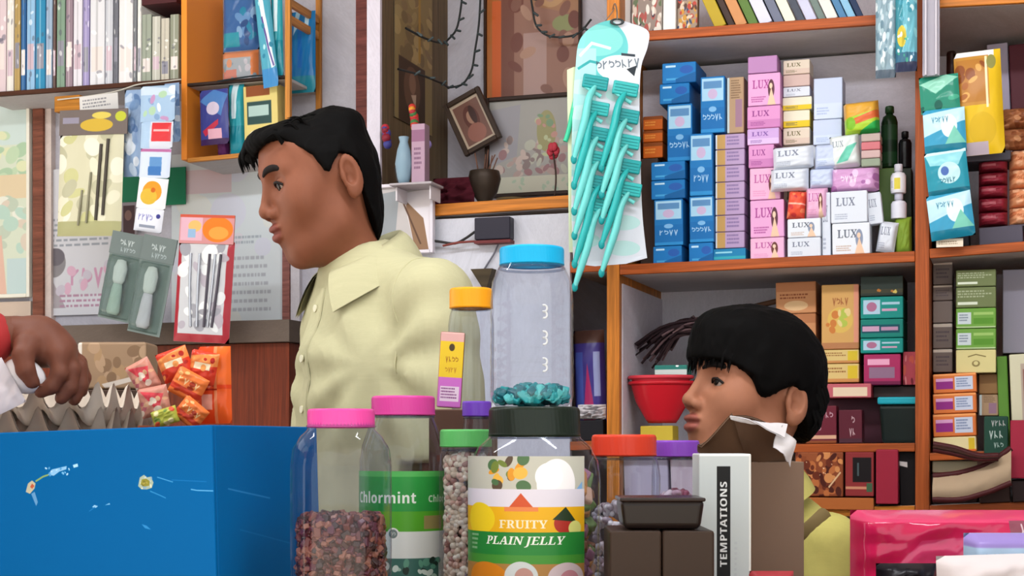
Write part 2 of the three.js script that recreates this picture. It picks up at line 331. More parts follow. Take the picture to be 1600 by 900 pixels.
// ---------------------------------------------------------------- goods in the wall unit
// prints
const soapArt = (key, bg, ink, { fig, band, text = 'LUX', sub } = {}) => art(key, 120, 84, bg, (c) => {
  if (band) c.R(0, 0.62, 1, 0.38, band);
  c.T(text, 0.4, 0.34, 0.36, ink, 'bold', 0, 'serif');
  if (fig) { c.E(0.72, 0.5, 0.1, 0.3, fig); c.P([[0.6, 1], [0.72, 0.45], [0.86, 1]], '#e8c3a6'); c.E(0.71, 0.4, 0.05, 0.09, '#e9c7ac'); }
  c.lines(0.1, 0.72, 0.45, 0.2, 3, sub || ink);
});
soapArt('soapPink', '#e0a3cf', '#a5488f', { fig: '#5b3340' });
soapArt('soapPink2', '#d893c6', '#8e3f84', { band: '#c77fb6' });
soapArt('soapRose', '#e6b0cf', '#b65a98', { fig: '#6a3b36', sub: '#d98fb8' });
soapArt('soapLilac', '#c8a3d8', '#7a52a0', { band: '#d7b9e2' });
soapArt('soapCream', '#dccdbb', '#6c6440', { text: 'LUX', band: '#d6bfb0' });
soapArt('soapYellow', '#e6dfc8', '#4a4a5a', { text: '', band: '#e3c22a' });
soapArt('soapWhite', '#d9dee8', '#767c90', { sub: '#9aa3b8' });
soapArt('soapWhite2', '#dfe3ea', '#5f6675', { text: 'LUX', fig: '#8791a8', sub: '#b99a86' });
soapArt('soapBlue', '#c3cee8', '#8f9cc4', { text: '', sub: '#9fb0d8', band: '#cdd8ee' });
art('soapGreen', 120, 84, '#a9cc3a', (c) => { c.P([[0, 0], [1, 0], [1, 0.3], [0, 0.55]], '#d9a23c'); c.P([[0.3, 0.55], [1, 0.3], [1, 0.55], [0.3, 0.75]], '#d86a3a'); c.P([[0.4, 1], [1, 0.62], [1, 1]], '#2fa64e'); c.E(0.2, 0.7, 0.14, 0.2, '#7fb82e'); });
art('soapMint', 120, 84, '#dfe6e4', (c) => { c.P([[0.2, 0.9], [0.6, 0.4], [0.95, 0.3], [0.6, 0.85]], '#6cc7ae'); c.T('LUX', 0.3, 0.3, 0.26, '#8a93a0', 'bold', 0, 'serif'); });
art('soapShine', 150, 70, '#cf9bca', (c) => { c.S(14, ['#e6c2e2', '#a86aa6', '#d8a9d4'], 0, 0, 1, 1, 9); c.Q(4, 0.4, 0.5, 0.3, '#fff2fb'); });
art('soapRed', 60, 84, '#e4563c', (c) => { c.S(8, ['#f08a5c', '#cc3a3a'], 0, 0, 1, 1, 7); c.R(0, 0.45, 1, 0.06, '#f7b6a0'); });
const tpArt = (key, w, h, lab) => art(key, w, h, '#1f78bd', (c) => {
  c.R(0.05, 0.03, 0.9, 0.4, '#a9d4ee'); c.R(0.12, 0.08, 0.76, 0.13, '#5c8fc0'); c.E(0.5, 0.31, 0.2, 0.09, '#c9b4d8');
  c.R(0, 0.55, 1, 0.45, '#1a6fb5'); c.Q(lab.length, 0.5, 0.72, 0.13, '#d9efff'); c.E(0.5, 0.58, 0.16, 0.05, '#7db8e6'); c.R(0, 0.93, 1, 0.07, '#2f8fd0');
});
tpArt('paste1', 90, 190, 'BLUE'); tpArt('paste2', 90, 190, 'B.DEO');
art('pasteFlat', 140, 70, '#1d78be', (c) => { c.R(0.1, 0.12, 0.3, 0.1, '#bfe2f6'); c.E(0.72, 0.36, 0.2, 0.2, '#2c5fb0'); c.R(0.12, 0.75, 0.4, 0.1, '#4aa6dc'); c.P([[0.4, 0.8], [1, 0.5], [1, 1], [0.4, 1]], '#15609f'); });
art('pasteTeal', 140, 50, '#1d7fae', (c) => { c.R(0, 0.55, 1, 0.2, '#35a8b8'); c.R(0.1, 0.2, 0.5, 0.12, '#8fd0e0'); });
art('pasteSide', 120, 40, '#b49ac0', (c) => { c.R(0, 0, 0.34, 1, '#c39b5c'); c.R(0, 0, 0.06, 1, '#d9e4ee'); c.lines(0.4, 0.15, 0.5, 0.7, 3, '#7f6a9a'); });
art('pasteTan', 80, 180, '#b99a78', (c) => { c.R(0, 0, 0.14, 1, '#cfe2e4'); c.lines(0.24, 0.05, 0.6, 0.35, 8, '#7d6248'); c.R(0.5, 0.4, 0.4, 0.5, '#a27d92'); });
art('orangeBox', 90, 50, '#d3671f', (c) => { c.R(0, 0, 1, 0.25, '#8f4a1e'); c.lines(0.1, 0.4, 0.6, 0.4, 2, '#f0a64a'); });
const U = (rect, z, depth, name, label, cat, faces, o) => good(name, label, cat, rect, z, depth, faces, o);
const Z1 = ZF - 0.05, inB = { board: bMidL };

// orange boxes behind the razor card
stack('carton', 'box', 1004, 1036, [247, 222, 203, 181], Z1 - 0.05, 0.1, [
  ['orange carton beside the razor card, lowest of three', { f: 'orangeBox', all: '#b1551c' }], ['orange carton beside the razor card, middle of three', { f: 'orangeBox', all: '#b1551c' }], ['orange carton beside the razor card, topmost of three', { f: 'orangeBox', all: '#b1551c' }]]);
good('carton', 'plain brown carton under the three orange cartons', 'box', [1000, 1030, 247, 411], Z1 - 0.05, 0.1, { all: '#4a3a34' }, inB);

// blue paste cartons
const blueFaces = (f) => ({ f, all: '#1b6cb0' });
stack('paste_carton', 'toothpaste box', 1020, 1066, [410, 384, 311, 281, 252], Z1, 0.12, [
  ['deep blue carton at the foot of the left blue stack', blueFaces('pasteFlat')],
  ['upright blue carton with pale label low in the left blue stack', blueFaces('paste1'), 'paste_carton', { dx: 2 }],
  ['blue carton lying flat in the left blue stack, lower of two', blueFaces('pasteFlat'), 'paste_carton', { dx: -3, dw: 8 }],
  ['blue carton lying flat in the left blue stack, upper of two', blueFaces('pasteFlat'), 'paste_carton', { dx: -3, dw: 8 }]], inB);
stack('paste_carton', 'toothpaste box', 1042, 1082, [252, 162, 130, 97], Z1 - 0.02, 0.12, [
  ['upright blue carton with white top high in the left blue stack', blueFaces('paste2')],
  ['small blue carton lying near the top of the left blue stack', blueFaces('pasteFlat'), 'paste_carton', { dx: -12, dw: 8 }],
  ['topmost blue carton of the left blue stack, lying flat', blueFaces('pasteFlat'), 'paste_carton', { dx: -8, dw: 14 }]]);
stack('paste_carton', 'toothpaste box', 1076, 1115, [409, 379, 306], Z1, 0.13, [
  ['bright blue carton at the foot of the right blue stack', blueFaces('pasteFlat')],
  ['upright blue carton with pale label low in the right blue stack', blueFaces('paste2'), 'paste_carton', { dx: 1 }]], inB);
good('paste_carton', 'tall blue carton with cyan label in the middle of the right blue stack', 'toothpaste box', [1077, 1114, 208, 306], Z1, 0.13, blueFaces('paste1'));
good('paste_carton', 'tall blue carton with pale top standing highest in the right blue stack', 'toothpaste box', [1094, 1133, 119, 208], Z1 - 0.015, 0.08, blueFaces('paste2'));
good('paste_carton', 'tan sided carton standing beside the highest tall blue one', 'toothpaste box', [1135, 1163, 120, 208], Z1 - 0.03, 0.1, { f: 'pasteTan', all: '#a98c70' });
// the cartons lying end on beside them
{ const ys = [388, 362, 336, 310, 284, 258, 233, 209];
  stack('end_carton', 'toothpaste box', 1117, 1164, ys, Z1 - 0.012, 0.09, ys.slice(1).map((_, i) => [`gold and lilac carton end beside the blue cartons, ${ORD[i]} from the bottom`, { f: 'pasteSide', all: '#a58fb4' }])); }
good('paste_carton', 'flat teal blue carton under the lilac ends on the middle board', 'toothpaste box', [1112, 1166, 388, 406], Z1 - 0.006, 0.1, { f: 'pasteTeal', all: '#1d6f9c' }, inB);

// pink soaps
const pk = (f, c = '#d48fc2') => ({ f, all: c });
stack('soap_box', 'soap', 1172, 1226, [401, 371, 312], Z1 + 0.012, 0.06, [
  ['pale pink soap box at the foot of the pink stack', pk('soapRose', '#dca6c6')], ['large pink soap box with a figure low in the pink stack', pk('soapPink')]], inB);
stack('soap_box', 'soap', 1171, 1220, [312, 262, 226, 200, 165, 114, 87], Z1, 0.06, [
  ['rose soap box with a figure in the middle of the pink stack', pk('soapRose'), 'soap_box'],
  ['narrow rose soap box above the middle of the pink stack', pk('soapPink2'), 'soap_box', { dx: -2, dw: -8 }],
  ['lilac soap box in the pink stack, second of the two above the narrow one', pk('soapLilac'), 'soap_box', { dx: -4, dw: 2 }],
  ['deep pink soap box in the upper half of the pink stack', pk('soapPink2'), 'soap_box', { dx: -4, dw: 4 }],
  ['mauve soap box with a figure near the top of the pink stack', pk('soapPink', '#b578ab'), 'soap_box', { dx: -3, dw: 3 }],
  ['topmost soap box of the pink stack, plain mauve', { f: '#b583b4', all: '#a674a6' }, 'soap_box', { dx: -3, dw: -2 }]]);
stack('soap_box', 'soap', 1146, 1171, [387, 330, 295], Z1 - 0.108, 0.04, [
  ['violet pink soap box standing left of the pink stack', { f: 'soapPink2', all: '#b77ab4' }], ['pale violet soap box lying left of the pink stack', { f: 'soapLilac', all: '#b996c9' }]]);

// cream and yellow column
stack('soap_box', 'soap', 1223, 1266, [226, 199, 172, 151, 135, 116, 93], Z1 - 0.03, 0.06, [
  ['cream soap box at the foot of the cream and yellow column', { f: 'soapCream', all: '#cfc4b4' }],
  ['white soap box with a broad yellow band, upper left of the white soaps', { f: 'soapYellow', all: '#d8c04a' }],
  ['white soap box with yellow edge under the lilac grey one', { f: 'soapYellow', all: '#dcd6c4' }, 'soap_box', { dx: -1, dw: 4 }],
  ['thin lilac grey soap box in the cream and yellow column', { f: 'soapWhite', all: '#bdb6c6' }],
  ['thin dusty pink soap box second from the top of the cream column', { f: '#cfb3ab', all: '#c4a69e' }],
  ['topmost soap box of the cream column with olive lettering', { f: 'soapCream', all: '#cdbfae' }]]);
stack('soap_box', 'soap', 1270, 1316, [226, 186, 121], Z1 - 0.02, 0.06, [
  ['pale blue soap box below the taller pale blue one', { f: 'soapBlue', all: '#b9c4de' }], ['tall pale blue soap box in the back of the soap shelf', { f: 'soapBlue', all: '#b4c0dc' }, 'soap_box', { dx: 1 }]]);
good('soap_box', 'pale carton under the pale blue soap boxes', 'soap', [1268, 1314, 226, 402], Z1 - 0.03, 0.06, { f: 'soapWhite', all: '#c4c9d4' }, inB);
good('soap_box', 'pale carton under the cream and yellow column', 'soap', [1224, 1266, 226, 403], Z1 - 0.05, 0.05, { f: 'soapCream', all: '#c9c2bc' }, inB);
// wrapped white soaps in front
const soft = { soft: { p: 6, q: 0.35, ends: 'x', crimp: 0.05, wr: 0.05 }, rough: 0.3 };
const Z2 = Z1 + 0.035;
stack('soap_box', 'soap', 1230, 1283, [398, 371, 341], Z2, 0.05, [
  ['flat white soap box with dark lettering on the board beside the pink stack', { f: 'soapWhite', all: '#cfd4df' }],
  ['white soap box second from the board beside the pink stack', { f: 'soapWhite2', all: '#d3d8e2' }]], inB);
good('soap_pack', 'small red and orange soap pack among the white soaps', 'soap', [1227, 1255, 297, 341], Z2, 0.04, { f: 'soapRed', k: '#c9472f' }, { soft: { p: 5, q: 0.4, wr: 0.05 }, rough: 0.3, tilt: -0.1 });
good('soap_pack', 'pinkish white wrapped soap standing right of the red pack', 'soap', [1258, 1292, 292, 341], Z2, 0.035, { f: 'soapRose', k: '#dcd3e0' }, { soft: { p: 5, q: 0.4, wr: 0.05 }, rough: 0.3 });
good('soap_pack', 'white wrapped soap lying just above the red pack', 'soap', [1203, 1262, 262, 297], Z2, 0.035, { f: 'soapWhite', k: '#cdd2dd' }, soft);
good('soap_pack', 'pale grey wrapped soap lying above another at the left of the white soaps', 'soap', [1207, 1270, 227, 262], Z2, 0.035, { f: 'soapWhite', k: '#bfc5d2' }, { ...soft, tilt: 0.03 });
good('soap_pack', 'pale aqua wrapped soap in the middle of the white soaps', 'soap', [1264, 1302, 262, 292], Z2 - 0.002, 0.035, { f: 'soapBlue', k: '#b9ccd6' }, soft);
good('soap_pack', 'pale blue wrapped soap above the pale aqua one', 'soap', [1272, 1310, 224, 262], Z2 - 0.002, 0.035, { f: 'soapBlue', k: '#b9c6da' }, soft);
stack('soap_box', 'soap', 1300, 1360, [397, 348, 298], Z2 + 0.005, 0.055, [
  ['white soap box with large brown grey lettering in the front at the right', { f: 'soapWhite2', all: '#d5dae4' }],
  ['plain white soap box on top of the large lettered one', { f: 'soapWhite', all: '#d5dae4' }, 'soap_box', { dx: -2, dw: -2 }]], inB);
good('soap_box', 'grey side of a soap box left of the large lettered soap', 'soap', [1284, 1299, 300, 399], Z2 - 0.01, 0.06, { f: 'soapWhite', all: '#aab0bf' }, inB);
good('soap_pack', 'shiny pinkish violet soap pack lying on the white soap boxes', 'soap', [1296, 1372, 260, 298], Z2, 0.05, { f: 'soapShine', k: '#b884b4' }, soft);
good('soap_pack', 'white soap pack with mint green streak above the violet pack', 'soap', [1298, 1344, 208, 260], Z2, 0.05, { f: 'soapMint', k: '#d5dad9' }, { ...soft, tilt: 0.08 });
stack('soap_box', 'soap', 1345, 1376, [260, 247, 234, 221, 208], Z2 - 0.004, 0.05, [['grey green', '#8f9a86'], ['pale rose', '#c5a7a4'], ['red edged white', '#c9737a'], ['greyish pink', '#b7a49c']].map((q, i) => [`thin ${q[0]} soap box under the green and orange pack, ${ORD[i]} from the bottom`, { f: q[1], all: q[1] }]));
good('soap_pack', 'green and orange soap pack on the four thin boxes', 'soap', [1319, 1374, 156, 207], Z2 - 0.006, 0.045, { f: 'soapGreen', k: '#8fb534' }, { ...soft, tilt: 0.06 });
good('soap_box', 'white soap box leaning against the right white soap', 'soap', [1357, 1381, 300, 350], Z2 - 0.01, 0.03, { f: 'soapWhite', all: '#d5dae4' }, { tilt: 0.1 });
good('soap_pack', 'white wrapped soap leaning to the right at the end of the soap row', 'soap', [1367, 1396, 345, 393], Z2 - 0.004, 0.035, { f: 'soapWhite', k: '#cdb6a0' }, { soft: { p: 4, q: 0.5, wr: 0.03 }, tilt: -0.16, rough: 0.3 });
// bottles at the right end
function bottle(label, x0, x1, y0, y1, z, col, cap, board, o = {}) {
  const f = fit(x0, x1, y0, y1, z, board), t = thing('bottle', label, 'bottle', V(f.x, f.y + 0.0003, z - f.w / 2)), r = f.w / 2, h = f.h;
  const cut = o.cut ?? 0.72;
  mesh('body', lathe([[0, 0], [r * 0.92, 0], [r, h * 0.03], [r, h * (cut - 0.12)], [r * 0.8, h * (cut - 0.03)], [r * 0.45, h * cut], [r * 0.42, h * (cut + 0.03)], [0, h * (cut + 0.03)]], 28), M(col, 0.25), t);
  mesh('cap', lathe([[0, h], [r * 0.48, h], [r * 0.55, h * 0.98], [r * 0.55, h * (cut + 0.032)], [0, h * (cut + 0.032)]], 24), M(cap, 0.35), t);
  if (o.label) mesh('label', setUV(new THREE.CylinderGeometry(r + 0.0006, r + 0.0006, h * (cut - 0.24), 28, 1, true, -1.4, 2.6), (u, v) => into(A(o.label), u, v)).translate(0, h * (cut - 0.1) / 2, 0), paper(A(o.label).s, 0.4), t);
  return t;
}
art('botLabel', 70, 110, '#dfe0e4', (c) => { c.R(0.35, 0.1, 0.3, 0.8, '#d8c948'); c.lines(0.1, 0.3, 0.2, 0.5, 6, '#8d93a4'); });
art('botDark', 70, 110, '#1c3a20', (c) => { c.R(0, 0.4, 1, 0.3, '#0d2412'); });
bottle('dark green bottle at the right end of the soap row', 1376, 1402, 164, 262, Z1 - 0.06, '#173018', '#233f22', null, { cut: 0.86, label: 'botDark' });
good('carton', 'dark carton under the dark green bottle', 'box', [1373, 1402, 262, 394], Z1 - 0.05, 0.06, { all: '#56703a' }, inB);
bottle('black bottle beside the dark green bottle', 1403, 1424, 204, 262, Z1 - 0.05, '#0c0c0e', '#101012', null, { cut: 0.8 });
good('carton', 'dark carton under the black bottle', 'box', [1403, 1426, 262, 393], Z1 - 0.045, 0.06, { all: '#20281c' }, inB);
bottle('white bottle with a yellow striped label near the divider', 1391, 1415, 255, 301, Z1 + 0.01, '#dcdde4', '#cfd0da', null, { label: 'botLabel' });
bottle('small white bottle under the yellow striped one', 1391, 1416, 301, 341, Z1 + 0.01, '#d9dae6', '#c9cada');
good('soap_pack', 'lime green pack standing against the divider', 'soap', [1398, 1424, 338, 393], Z1 + 0.012, 0.035, { f: '#7f9c35', k: '#6c8a2e' }, { soft: { p: 4, q: 0.5, wr: 0.06 }, board: bMidL });

// books on the top board
{ art('bookPic', 110, 90, '#8d7d74', (c) => { c.S(60, ['#3b3340', '#c9b6a8', '#a5524a', '#5e6a4e', '#d9d2c8'], 0, 0, 1, 1, 8); });
  art('bookPic2', 80, 90, '#a08a78', (c) => { c.S(50, ['#5a3d33', '#d8c3ac', '#b5483c', '#3f4a6a', '#c7913f'], 0, 0, 1, 1, 7); });
  const zb = ZF - 0.03;
  good('book', 'thin white book standing at the left end of the top board', 'book', [972, 985, -40, 50], zb - 0.02, 0.12, { all: '#d9d6d4' }, { board: bTopL });
  good('book', 'book with a dark mottled picture cover facing out on the top board', 'book', [986, 1034, -40, 48], zb, 0.02, { f: 'bookPic', all: '#cfc6bd' }, { board: bTopL });
  good('book', 'thick white spined book standing beside the mottled cover', 'book', [1035, 1056, -40, 47], zb, 0.12, { f: '#e4e2df', all: '#d6d3cf' }, { board: bTopL });
  good('book', 'book with a red and brown picture cover beside the thick white spine', 'book', [1057, 1090, -4, 46], zb - 0.01, 0.02, { f: 'bookPic2', all: '#8a6a58' }, { board: bTopL });
  const cols = [['mustard yellow', '#b59b2c'], ['dark brown', '#40302a'], ['pale orange', '#c98d5c'], ['olive green', '#5d7a3c'], ['lilac white', '#d3d3e6'], ['slate grey', '#6f7488'], ['cream white', '#e4e2cf'], ['dark grey', '#4a4f5c'], ['pale lavender', '#c4c5dd'], ['grey green', '#70807a'], ['chalk white', '#dcdcd6'], ['steel blue', '#4f7fa8'], ['sky blue', '#86b8d6'], ['navy', '#233454']];
  let px = 1118; const ang = 0.42;
  cols.forEach(([n, col], i) => {
    const w = [22, 12, 20, 17, 23, 17, 19, 14, 19, 13, 20, 13, 14, 12][i], a = on(px, 45, zb), th = on(px + w, 45, zb).x - a.x;
    const T = th * 0.9 * Math.cos(ang), H = 0.2 + 0.01 * (i % 3);
    const m = mesh('book', boxGeo(T, H, 0.13, { f: col, t: '#e8e2d2', all: col }, 0.002), paper(0, 0.5));
    // leaning to the left, standing on its lower left edge
    m.rotation.z = ang; m.position.set(a.x + T / 2 * Math.cos(ang), bTopL.top(a.x) + 0.0006 + T / 2 * Math.sin(ang), zb - 0.066);
    tag(m, `${n} book, ${ORD[i]} in the leaning row on the top board`, 'book', 'leaning books on the top board');
    px += w;
  });
}
// ---------------------------------------------------------------- razor card hanging before the unit
{
  const D = 3.12, px = 1 / F * D;                                     // metres per pixel there
  const O = at(945, 30, D);
  const card = (name, label, pts, col, z, parent) => {
    const s = new THREE.Shape(pts.map((p) => new THREE.Vector2((p[0] - 945) * px, -(p[1] - 30) * px)));
    const g = new THREE.ExtrudeGeometry(s, { depth: 0.0012, bevelEnabled: false, curveSegments: 12 });
    // the card curls a little from side to side
    const p = g.attributes.position; for (let i = 0; i < p.count; i++) p.setZ(i, p.getZ(i) + z - 1.6 * (p.getX(i)) ** 2);
    g.computeVertexNormals();
    return g;
  };
  const curve = new THREE.CatmullRomCurve3([[893, 330], [894, 200], [899, 110], [906, 62], [925, 42], [958, 31], [988, 36], [1014, 47], [1013, 70], [1003, 100], [1000, 140], [1001, 230], [1004, 330], [1009, 380], [1012, 402]].map((p) => V(p[0], p[1], 0)));
  const pts = curve.getPoints(70).map((p) => [p.x, p.y]).concat([[978, 412], [930, 416], [896, 412]]);
  const t = thing('razor_card', 'white hanging card holding two rows of turquoise razors', 'razor card', O, YAW);
  art('razorHead', 272, 800, '#dfe3ec', (c) => {
    c.E(0.3, 0.115, 0.42, 0.12, '#62c4c4'); c.E(0.36, 0.09, 0.3, 0.06, '#7fd4cf'); c.R(0, 0.12, 0.35, 0.5, '#a9dcdc'); c.L([[0.16, 0.15], [0.3, 0.1], [0.52, 0.12]], '#e6f7f5', 9); c.L([[0.14, 0.2], [0.28, 0.17], [0.42, 0.18]], '#2fa3a6', 8);
    c.E(0.62, 0.195, 0.26, 0.05, '#eef0f4'); c.Q(7, 0.6, 0.18, 0.04, '#3a4a58', -0.08); c.P([[0.7, 0.2], [0.82, 0.185], [0.79, 0.228]], '#15202a'); c.P([[0.64, 0.137], [0.8, 0.142], [0.8, 0.152], [0.64, 0.147]], '#26323c');
    for (let i = 0; i < 7; i++) { c.E(0.2, 0.27 + i * 0.1, 0.2, 0.03, '#bfe4e2'); c.E(0.66, 0.3 + i * 0.1, 0.2, 0.03, '#bfe4e2'); }
  });
  const g = card('', '', pts, '', 0);
  const r = A('razorHead');
  setUV(g, (u, v, i) => into(r, (g.attributes.position.getX(i) / px + 945 - 884) / 136, 1 - (-g.attributes.position.getY(i) / px + 3) / 400));
  mesh('card', g, paper(r.s, 0.35), t);
  const hole = mesh('hanger_clip', new THREE.TorusGeometry(9 * px, 2.4 * px, 8, 20), M('#3a3f40', 0.4), t); hole.position.set(19 * px, -5 * px, 0.004); hole.scale.y = 0.5;
  const nail = at(958, -22, 3.12); nail.z = ZF + 0.006; nail.x = (xP0 + xP1) / 2; nail.sub(O).applyAxisAngle(V(0, 1, 0), -YAW);
  mesh('hook', tube([V(19 * px, -2 * px, 0.008), V(19 * px, 10 * px, 0.004), V(18 * px, 30 * px, -0.03), nail], 0.0014, 20, 6), M('#9a9a98', 0.3, { metalness: 0.8 }), t);
  // one razor: ribbed double head and a long tapering handle hanging down to the left
  const teal = M('#2fb0ae', 0.28), pale = M('#6fd0cb', 0.3), deep = M('#1d9a9c', 0.3);
  const razor = (x, y, len, dx, k, label) => {
    const q = thing('razor', label, 'razor', at(x, y, D - 0.012), YAW, 'turquoise razors on the hanging card');
    const hw = 20 * px, hh = 10.5 * px;
    const head = mesh('head', new RoundedBoxGeometry(hw * 2, hh * 2, 0.012, 2, 0.003), k % 2 ? teal : deep, q); head.rotation.z = -0.18; head.position.z = 0.005;
    for (let i = 0; i < 3; i++) { const b = mesh('blade', new THREE.BoxGeometry(hw * 1.7, 0.0011, 0.0016), deep, head); b.position.set(0, (i - 1) * 0.0062, 0.0068); }
    const e = V(dx * px, -len * px, 0.024);
    const path = [V(0, -6 * px, 0.009), V(dx * 0.2 * px - 3 * px, -len * 0.2 * px, 0.019), V(dx * 0.5 * px, -len * 0.5 * px, 0.025), V(dx * 0.8 * px, -len * 0.8 * px, 0.026), e];
    const hg = tube(path, 0.0073, 26, 8), p = hg.attributes.position, nrm = hg.attributes.normal;
    for (let i = 0; i < p.count; i++) { const s = Math.floor(i / 9) / 26, w = 0.62 + 0.5 * Math.sin(s * Math.PI * 0.92 + 0.25) - 0.25 * (s < 0.12 ? 1 - s / 0.12 : 0) + (Math.floor(i / 9) % 2 && s > 0.35 && s < 0.8 ? 0.05 : 0); const c = new THREE.CatmullRomCurve3(path).getPoint(Math.min(1, s)); p.setXYZ(i, c.x + nrm.getX(i) * 0.0073 * w, c.y + nrm.getY(i) * 0.0073 * w, c.z + nrm.getZ(i) * 0.0073 * w); }
    mesh('handle', hg, k % 3 === 1 ? teal : pale, q);
    const tip = mesh('handle_end', new THREE.SphereGeometry(0.0064, 14, 10), deep, q); tip.position.copy(e); tip.scale.set(1, 1.5, 0.8);
    const fin = mesh('cover', new THREE.CylinderGeometry(0.0025, 0.0045, hw * 1.5, 10), pale, q); fin.rotation.z = Math.PI / 2 - 0.55; fin.position.set(-4 * px, -14 * px, 0.006);
  };
  const ys = [130, 170, 210, 248, 286, 322];
  ys.forEach((y, i) => razor(930 + i * 1.5, y, 122 + (i > 3 ? 6 : 0), -34 - i * 1.2, i, `turquoise razor on the card, ${ORD[i]} from the top of its left row`));
  [140, 182, 222, 260, 296].forEach((y, i) => razor(977 + i * 1.2, y, 124 + (i > 3 ? 8 : 0), -38 - i * 1.2, i + 1, `turquoise razor on the card, ${ORD[i]} from the top of its right row`));
  // second card just behind, seen past the left edge
  const t2 = thing('backing_card', 'pale green card hanging just behind the razor card', 'razor card', at(945, 30, D + 0.012), YAW);
  mesh('card', card('', '', [[886, 108], [896, 104], [960, 100], [990, 104], [990, 395], [889, 395]], '', 0), M('#cfdcb8', 0.5), t2);
  const edge = mesh('handle', tube([V(-46 * px, -125 * px, 0.002), V(-58 * px, -180 * px, 0.002), V(-62 * px, -192 * px, 0.002)], 0.005, 10, 8), M('#3fc79a', 0.3), t2); edge.userData.label = 'green handle poking out at the left';
  mesh('string', tube([V(-30 * px, -72 * px, 0), V(-12 * px, -20 * px, -0.01), V(14 * px, 20 * px, -0.04), nail.clone().add(V(0, 0, 0.012))], 0.0009, 14, 5), M('#777', 0.6), t2);
}

// ---------------------------------------------------------------- right compartments
const strip = (name, label, cat, pts, z, d, f, k, o = {}) => { // a pack hung askew: pts = top centre, bottom centre, width in pixels
  const [x0, y0, x1, y1, w] = pts, a = on(x0, y0, z), b = on(x1, y1, z), m = on(x1 + w, y1, z);
  const L = Math.hypot(a.x - b.x, a.y - b.y), W = m.x - b.x;
  const g = softGeo(W, L, d, f, k, { p: 3, q: 0.5, wr: 0.12, sd: rnd() * 9, ...o.soft });
  const q = mesh(name, g, paper(A(f).s, o.rough ?? 0.22), o.parent);
  q.position.copy(b); q.rotation.z = -Math.atan2(a.x - b.x, a.y - b.y); q.rotation.order = 'YXZ'; q.rotation.y = o.turn || 0;
  if (!o.parent) tag(q, label, cat, o.group);
  return q;
};
art('sachTeal', 140, 130, '#2c93a8', (c) => { c.P([[0, 0], [1, 0], [0.8, 0.35], [0.1, 0.3]], '#8fd3dc'); c.E(0.55, 0.5, 0.28, 0.24, '#bfe6ea'); c.E(0.45, 0.45, 0.1, 0.1, '#4f6fb4'); c.Q(5, 0.5, 0.66, 0.14, '#16506a'); c.R(0, 0.85, 1, 0.15, '#1b6a80'); c.R(0, 0, 1, 0.07, '#cfeef0'); });
art('sachBlue', 140, 130, '#3f9dc2', (c) => { c.P([[0, 0.1], [1, 0], [1, 0.3], [0, 0.6]], '#bfe4f2'); c.E(0.62, 0.4, 0.2, 0.26, '#e2f3f6'); c.Q(5, 0.4, 0.24, 0.15, '#15607e'); c.R(0, 0.8, 1, 0.2, '#1f7a94'); c.P([[0.5, 0.8], [0.75, 0.4], [1, 0.8]], '#7cc9b4'); });
art('sachGreen', 140, 130, '#2f8a72', (c) => { c.P([[0, 0.2], [0.7, 0], [1, 0.1], [0.4, 0.5]], '#8fd0b8'); c.S(8, ['#4faf8f', '#1f5f52'], 0, 0.4, 1, 1, 14); });
const ZS = ZF + 0.025;
strip('sachet', 'green crumpled sachet topmost on the hanging strip by the divider', 'sachet', [1466, 118, 1470, 176, 62], ZS, 0.012, 'sachGreen', '#3a7a68', { rough: 0.2 });
strip('sachet', 'pale blue sachet second from the top of the hanging strip', 'sachet', [1474, 170, 1478, 240, 66], ZS + 0.004, 0.014, 'sachBlue', '#4a8aa0');
strip('sachet', 'teal sachet third from the top of the hanging strip', 'sachet', [1476, 236, 1484, 306, 66], ZS + 0.006, 0.014, 'sachTeal', '#2f7f90');
strip('sachet', 'large teal and white sachet lowest on the hanging strip', 'sachet', [1481, 302, 1490, 372, 70], ZS + 0.008, 0.015, 'sachBlue', '#2f7f90');
art('priceTag', 80, 24, '#e9dcc8', (c) => { c.lines(0.08, 0.3, 0.84, 0.5, 2, '#a08a70'); });
{ const f = fit(1463, 1505, 373, 386, ZS - 0.002); const m = mesh('price_tag', boxGeo(f.w, f.h, 0.0015, { f: 'priceTag', all: '#e9dcc8' }, 0.0003), paper(A('priceTag').s, 0.6)); m.position.set(f.x, f.y, ZS - 0.002); tag(m, 'small cream paper tag under the hanging strip of teal sachets', 'tag'); }
// yellow pouch with hand hole
{ const z = ZF - 0.0, zb = z;
  art('cookie', 160, 300, '#dfb71f', (c) => { c.R(0, 0, 0.86, 0.06, '#e6e6ea'); c.R(0, 0.05, 0.74, 0.48, '#c08a3c'); c.R(0.04, 0.08, 0.62, 0.42, '#b57a36'); c.S(14, ['#8d4f28', '#d9a45a', '#a8642f'], 0.06, 0.12, 0.66, 0.48, 13); c.R(0.66, 0.06, 0.05, 0.5, '#f0e4b8'); c.E(0.8, 0.12, 0.1, 0.07, '#8d8a4a'); c.E(0.55, 0.76, 0.3, 0.16, '#d4ad1d'); c.R(0.06, 0.88, 0.6, 0.12, '#b9a9b4'); });
  strip('snack_pouch', 'yellow snack pouch with a biscuit picture and hand hole', 'snack pack', [1526, 80, 1534, 242, 74], ZF + 0.01, 0.03, 'cookie', '#d8ae1c', { rough: 0.3, soft: { p: 2.5, q: 0.6, wr: 0.05 } });
}
const zR = ZF - 0.06;
good('carton', 'dark grey tray under the yellow pouch', 'box', [1496, 1580, 236, 252], zR, 0.12, { all: '#4c4a55' });
good('carton', 'narrow dark carton standing behind the teal sachets', 'box', [1462, 1516, 252, 386], zR - 0.05, 0.1, { all: '#2a2830' }, { board: bMidR });
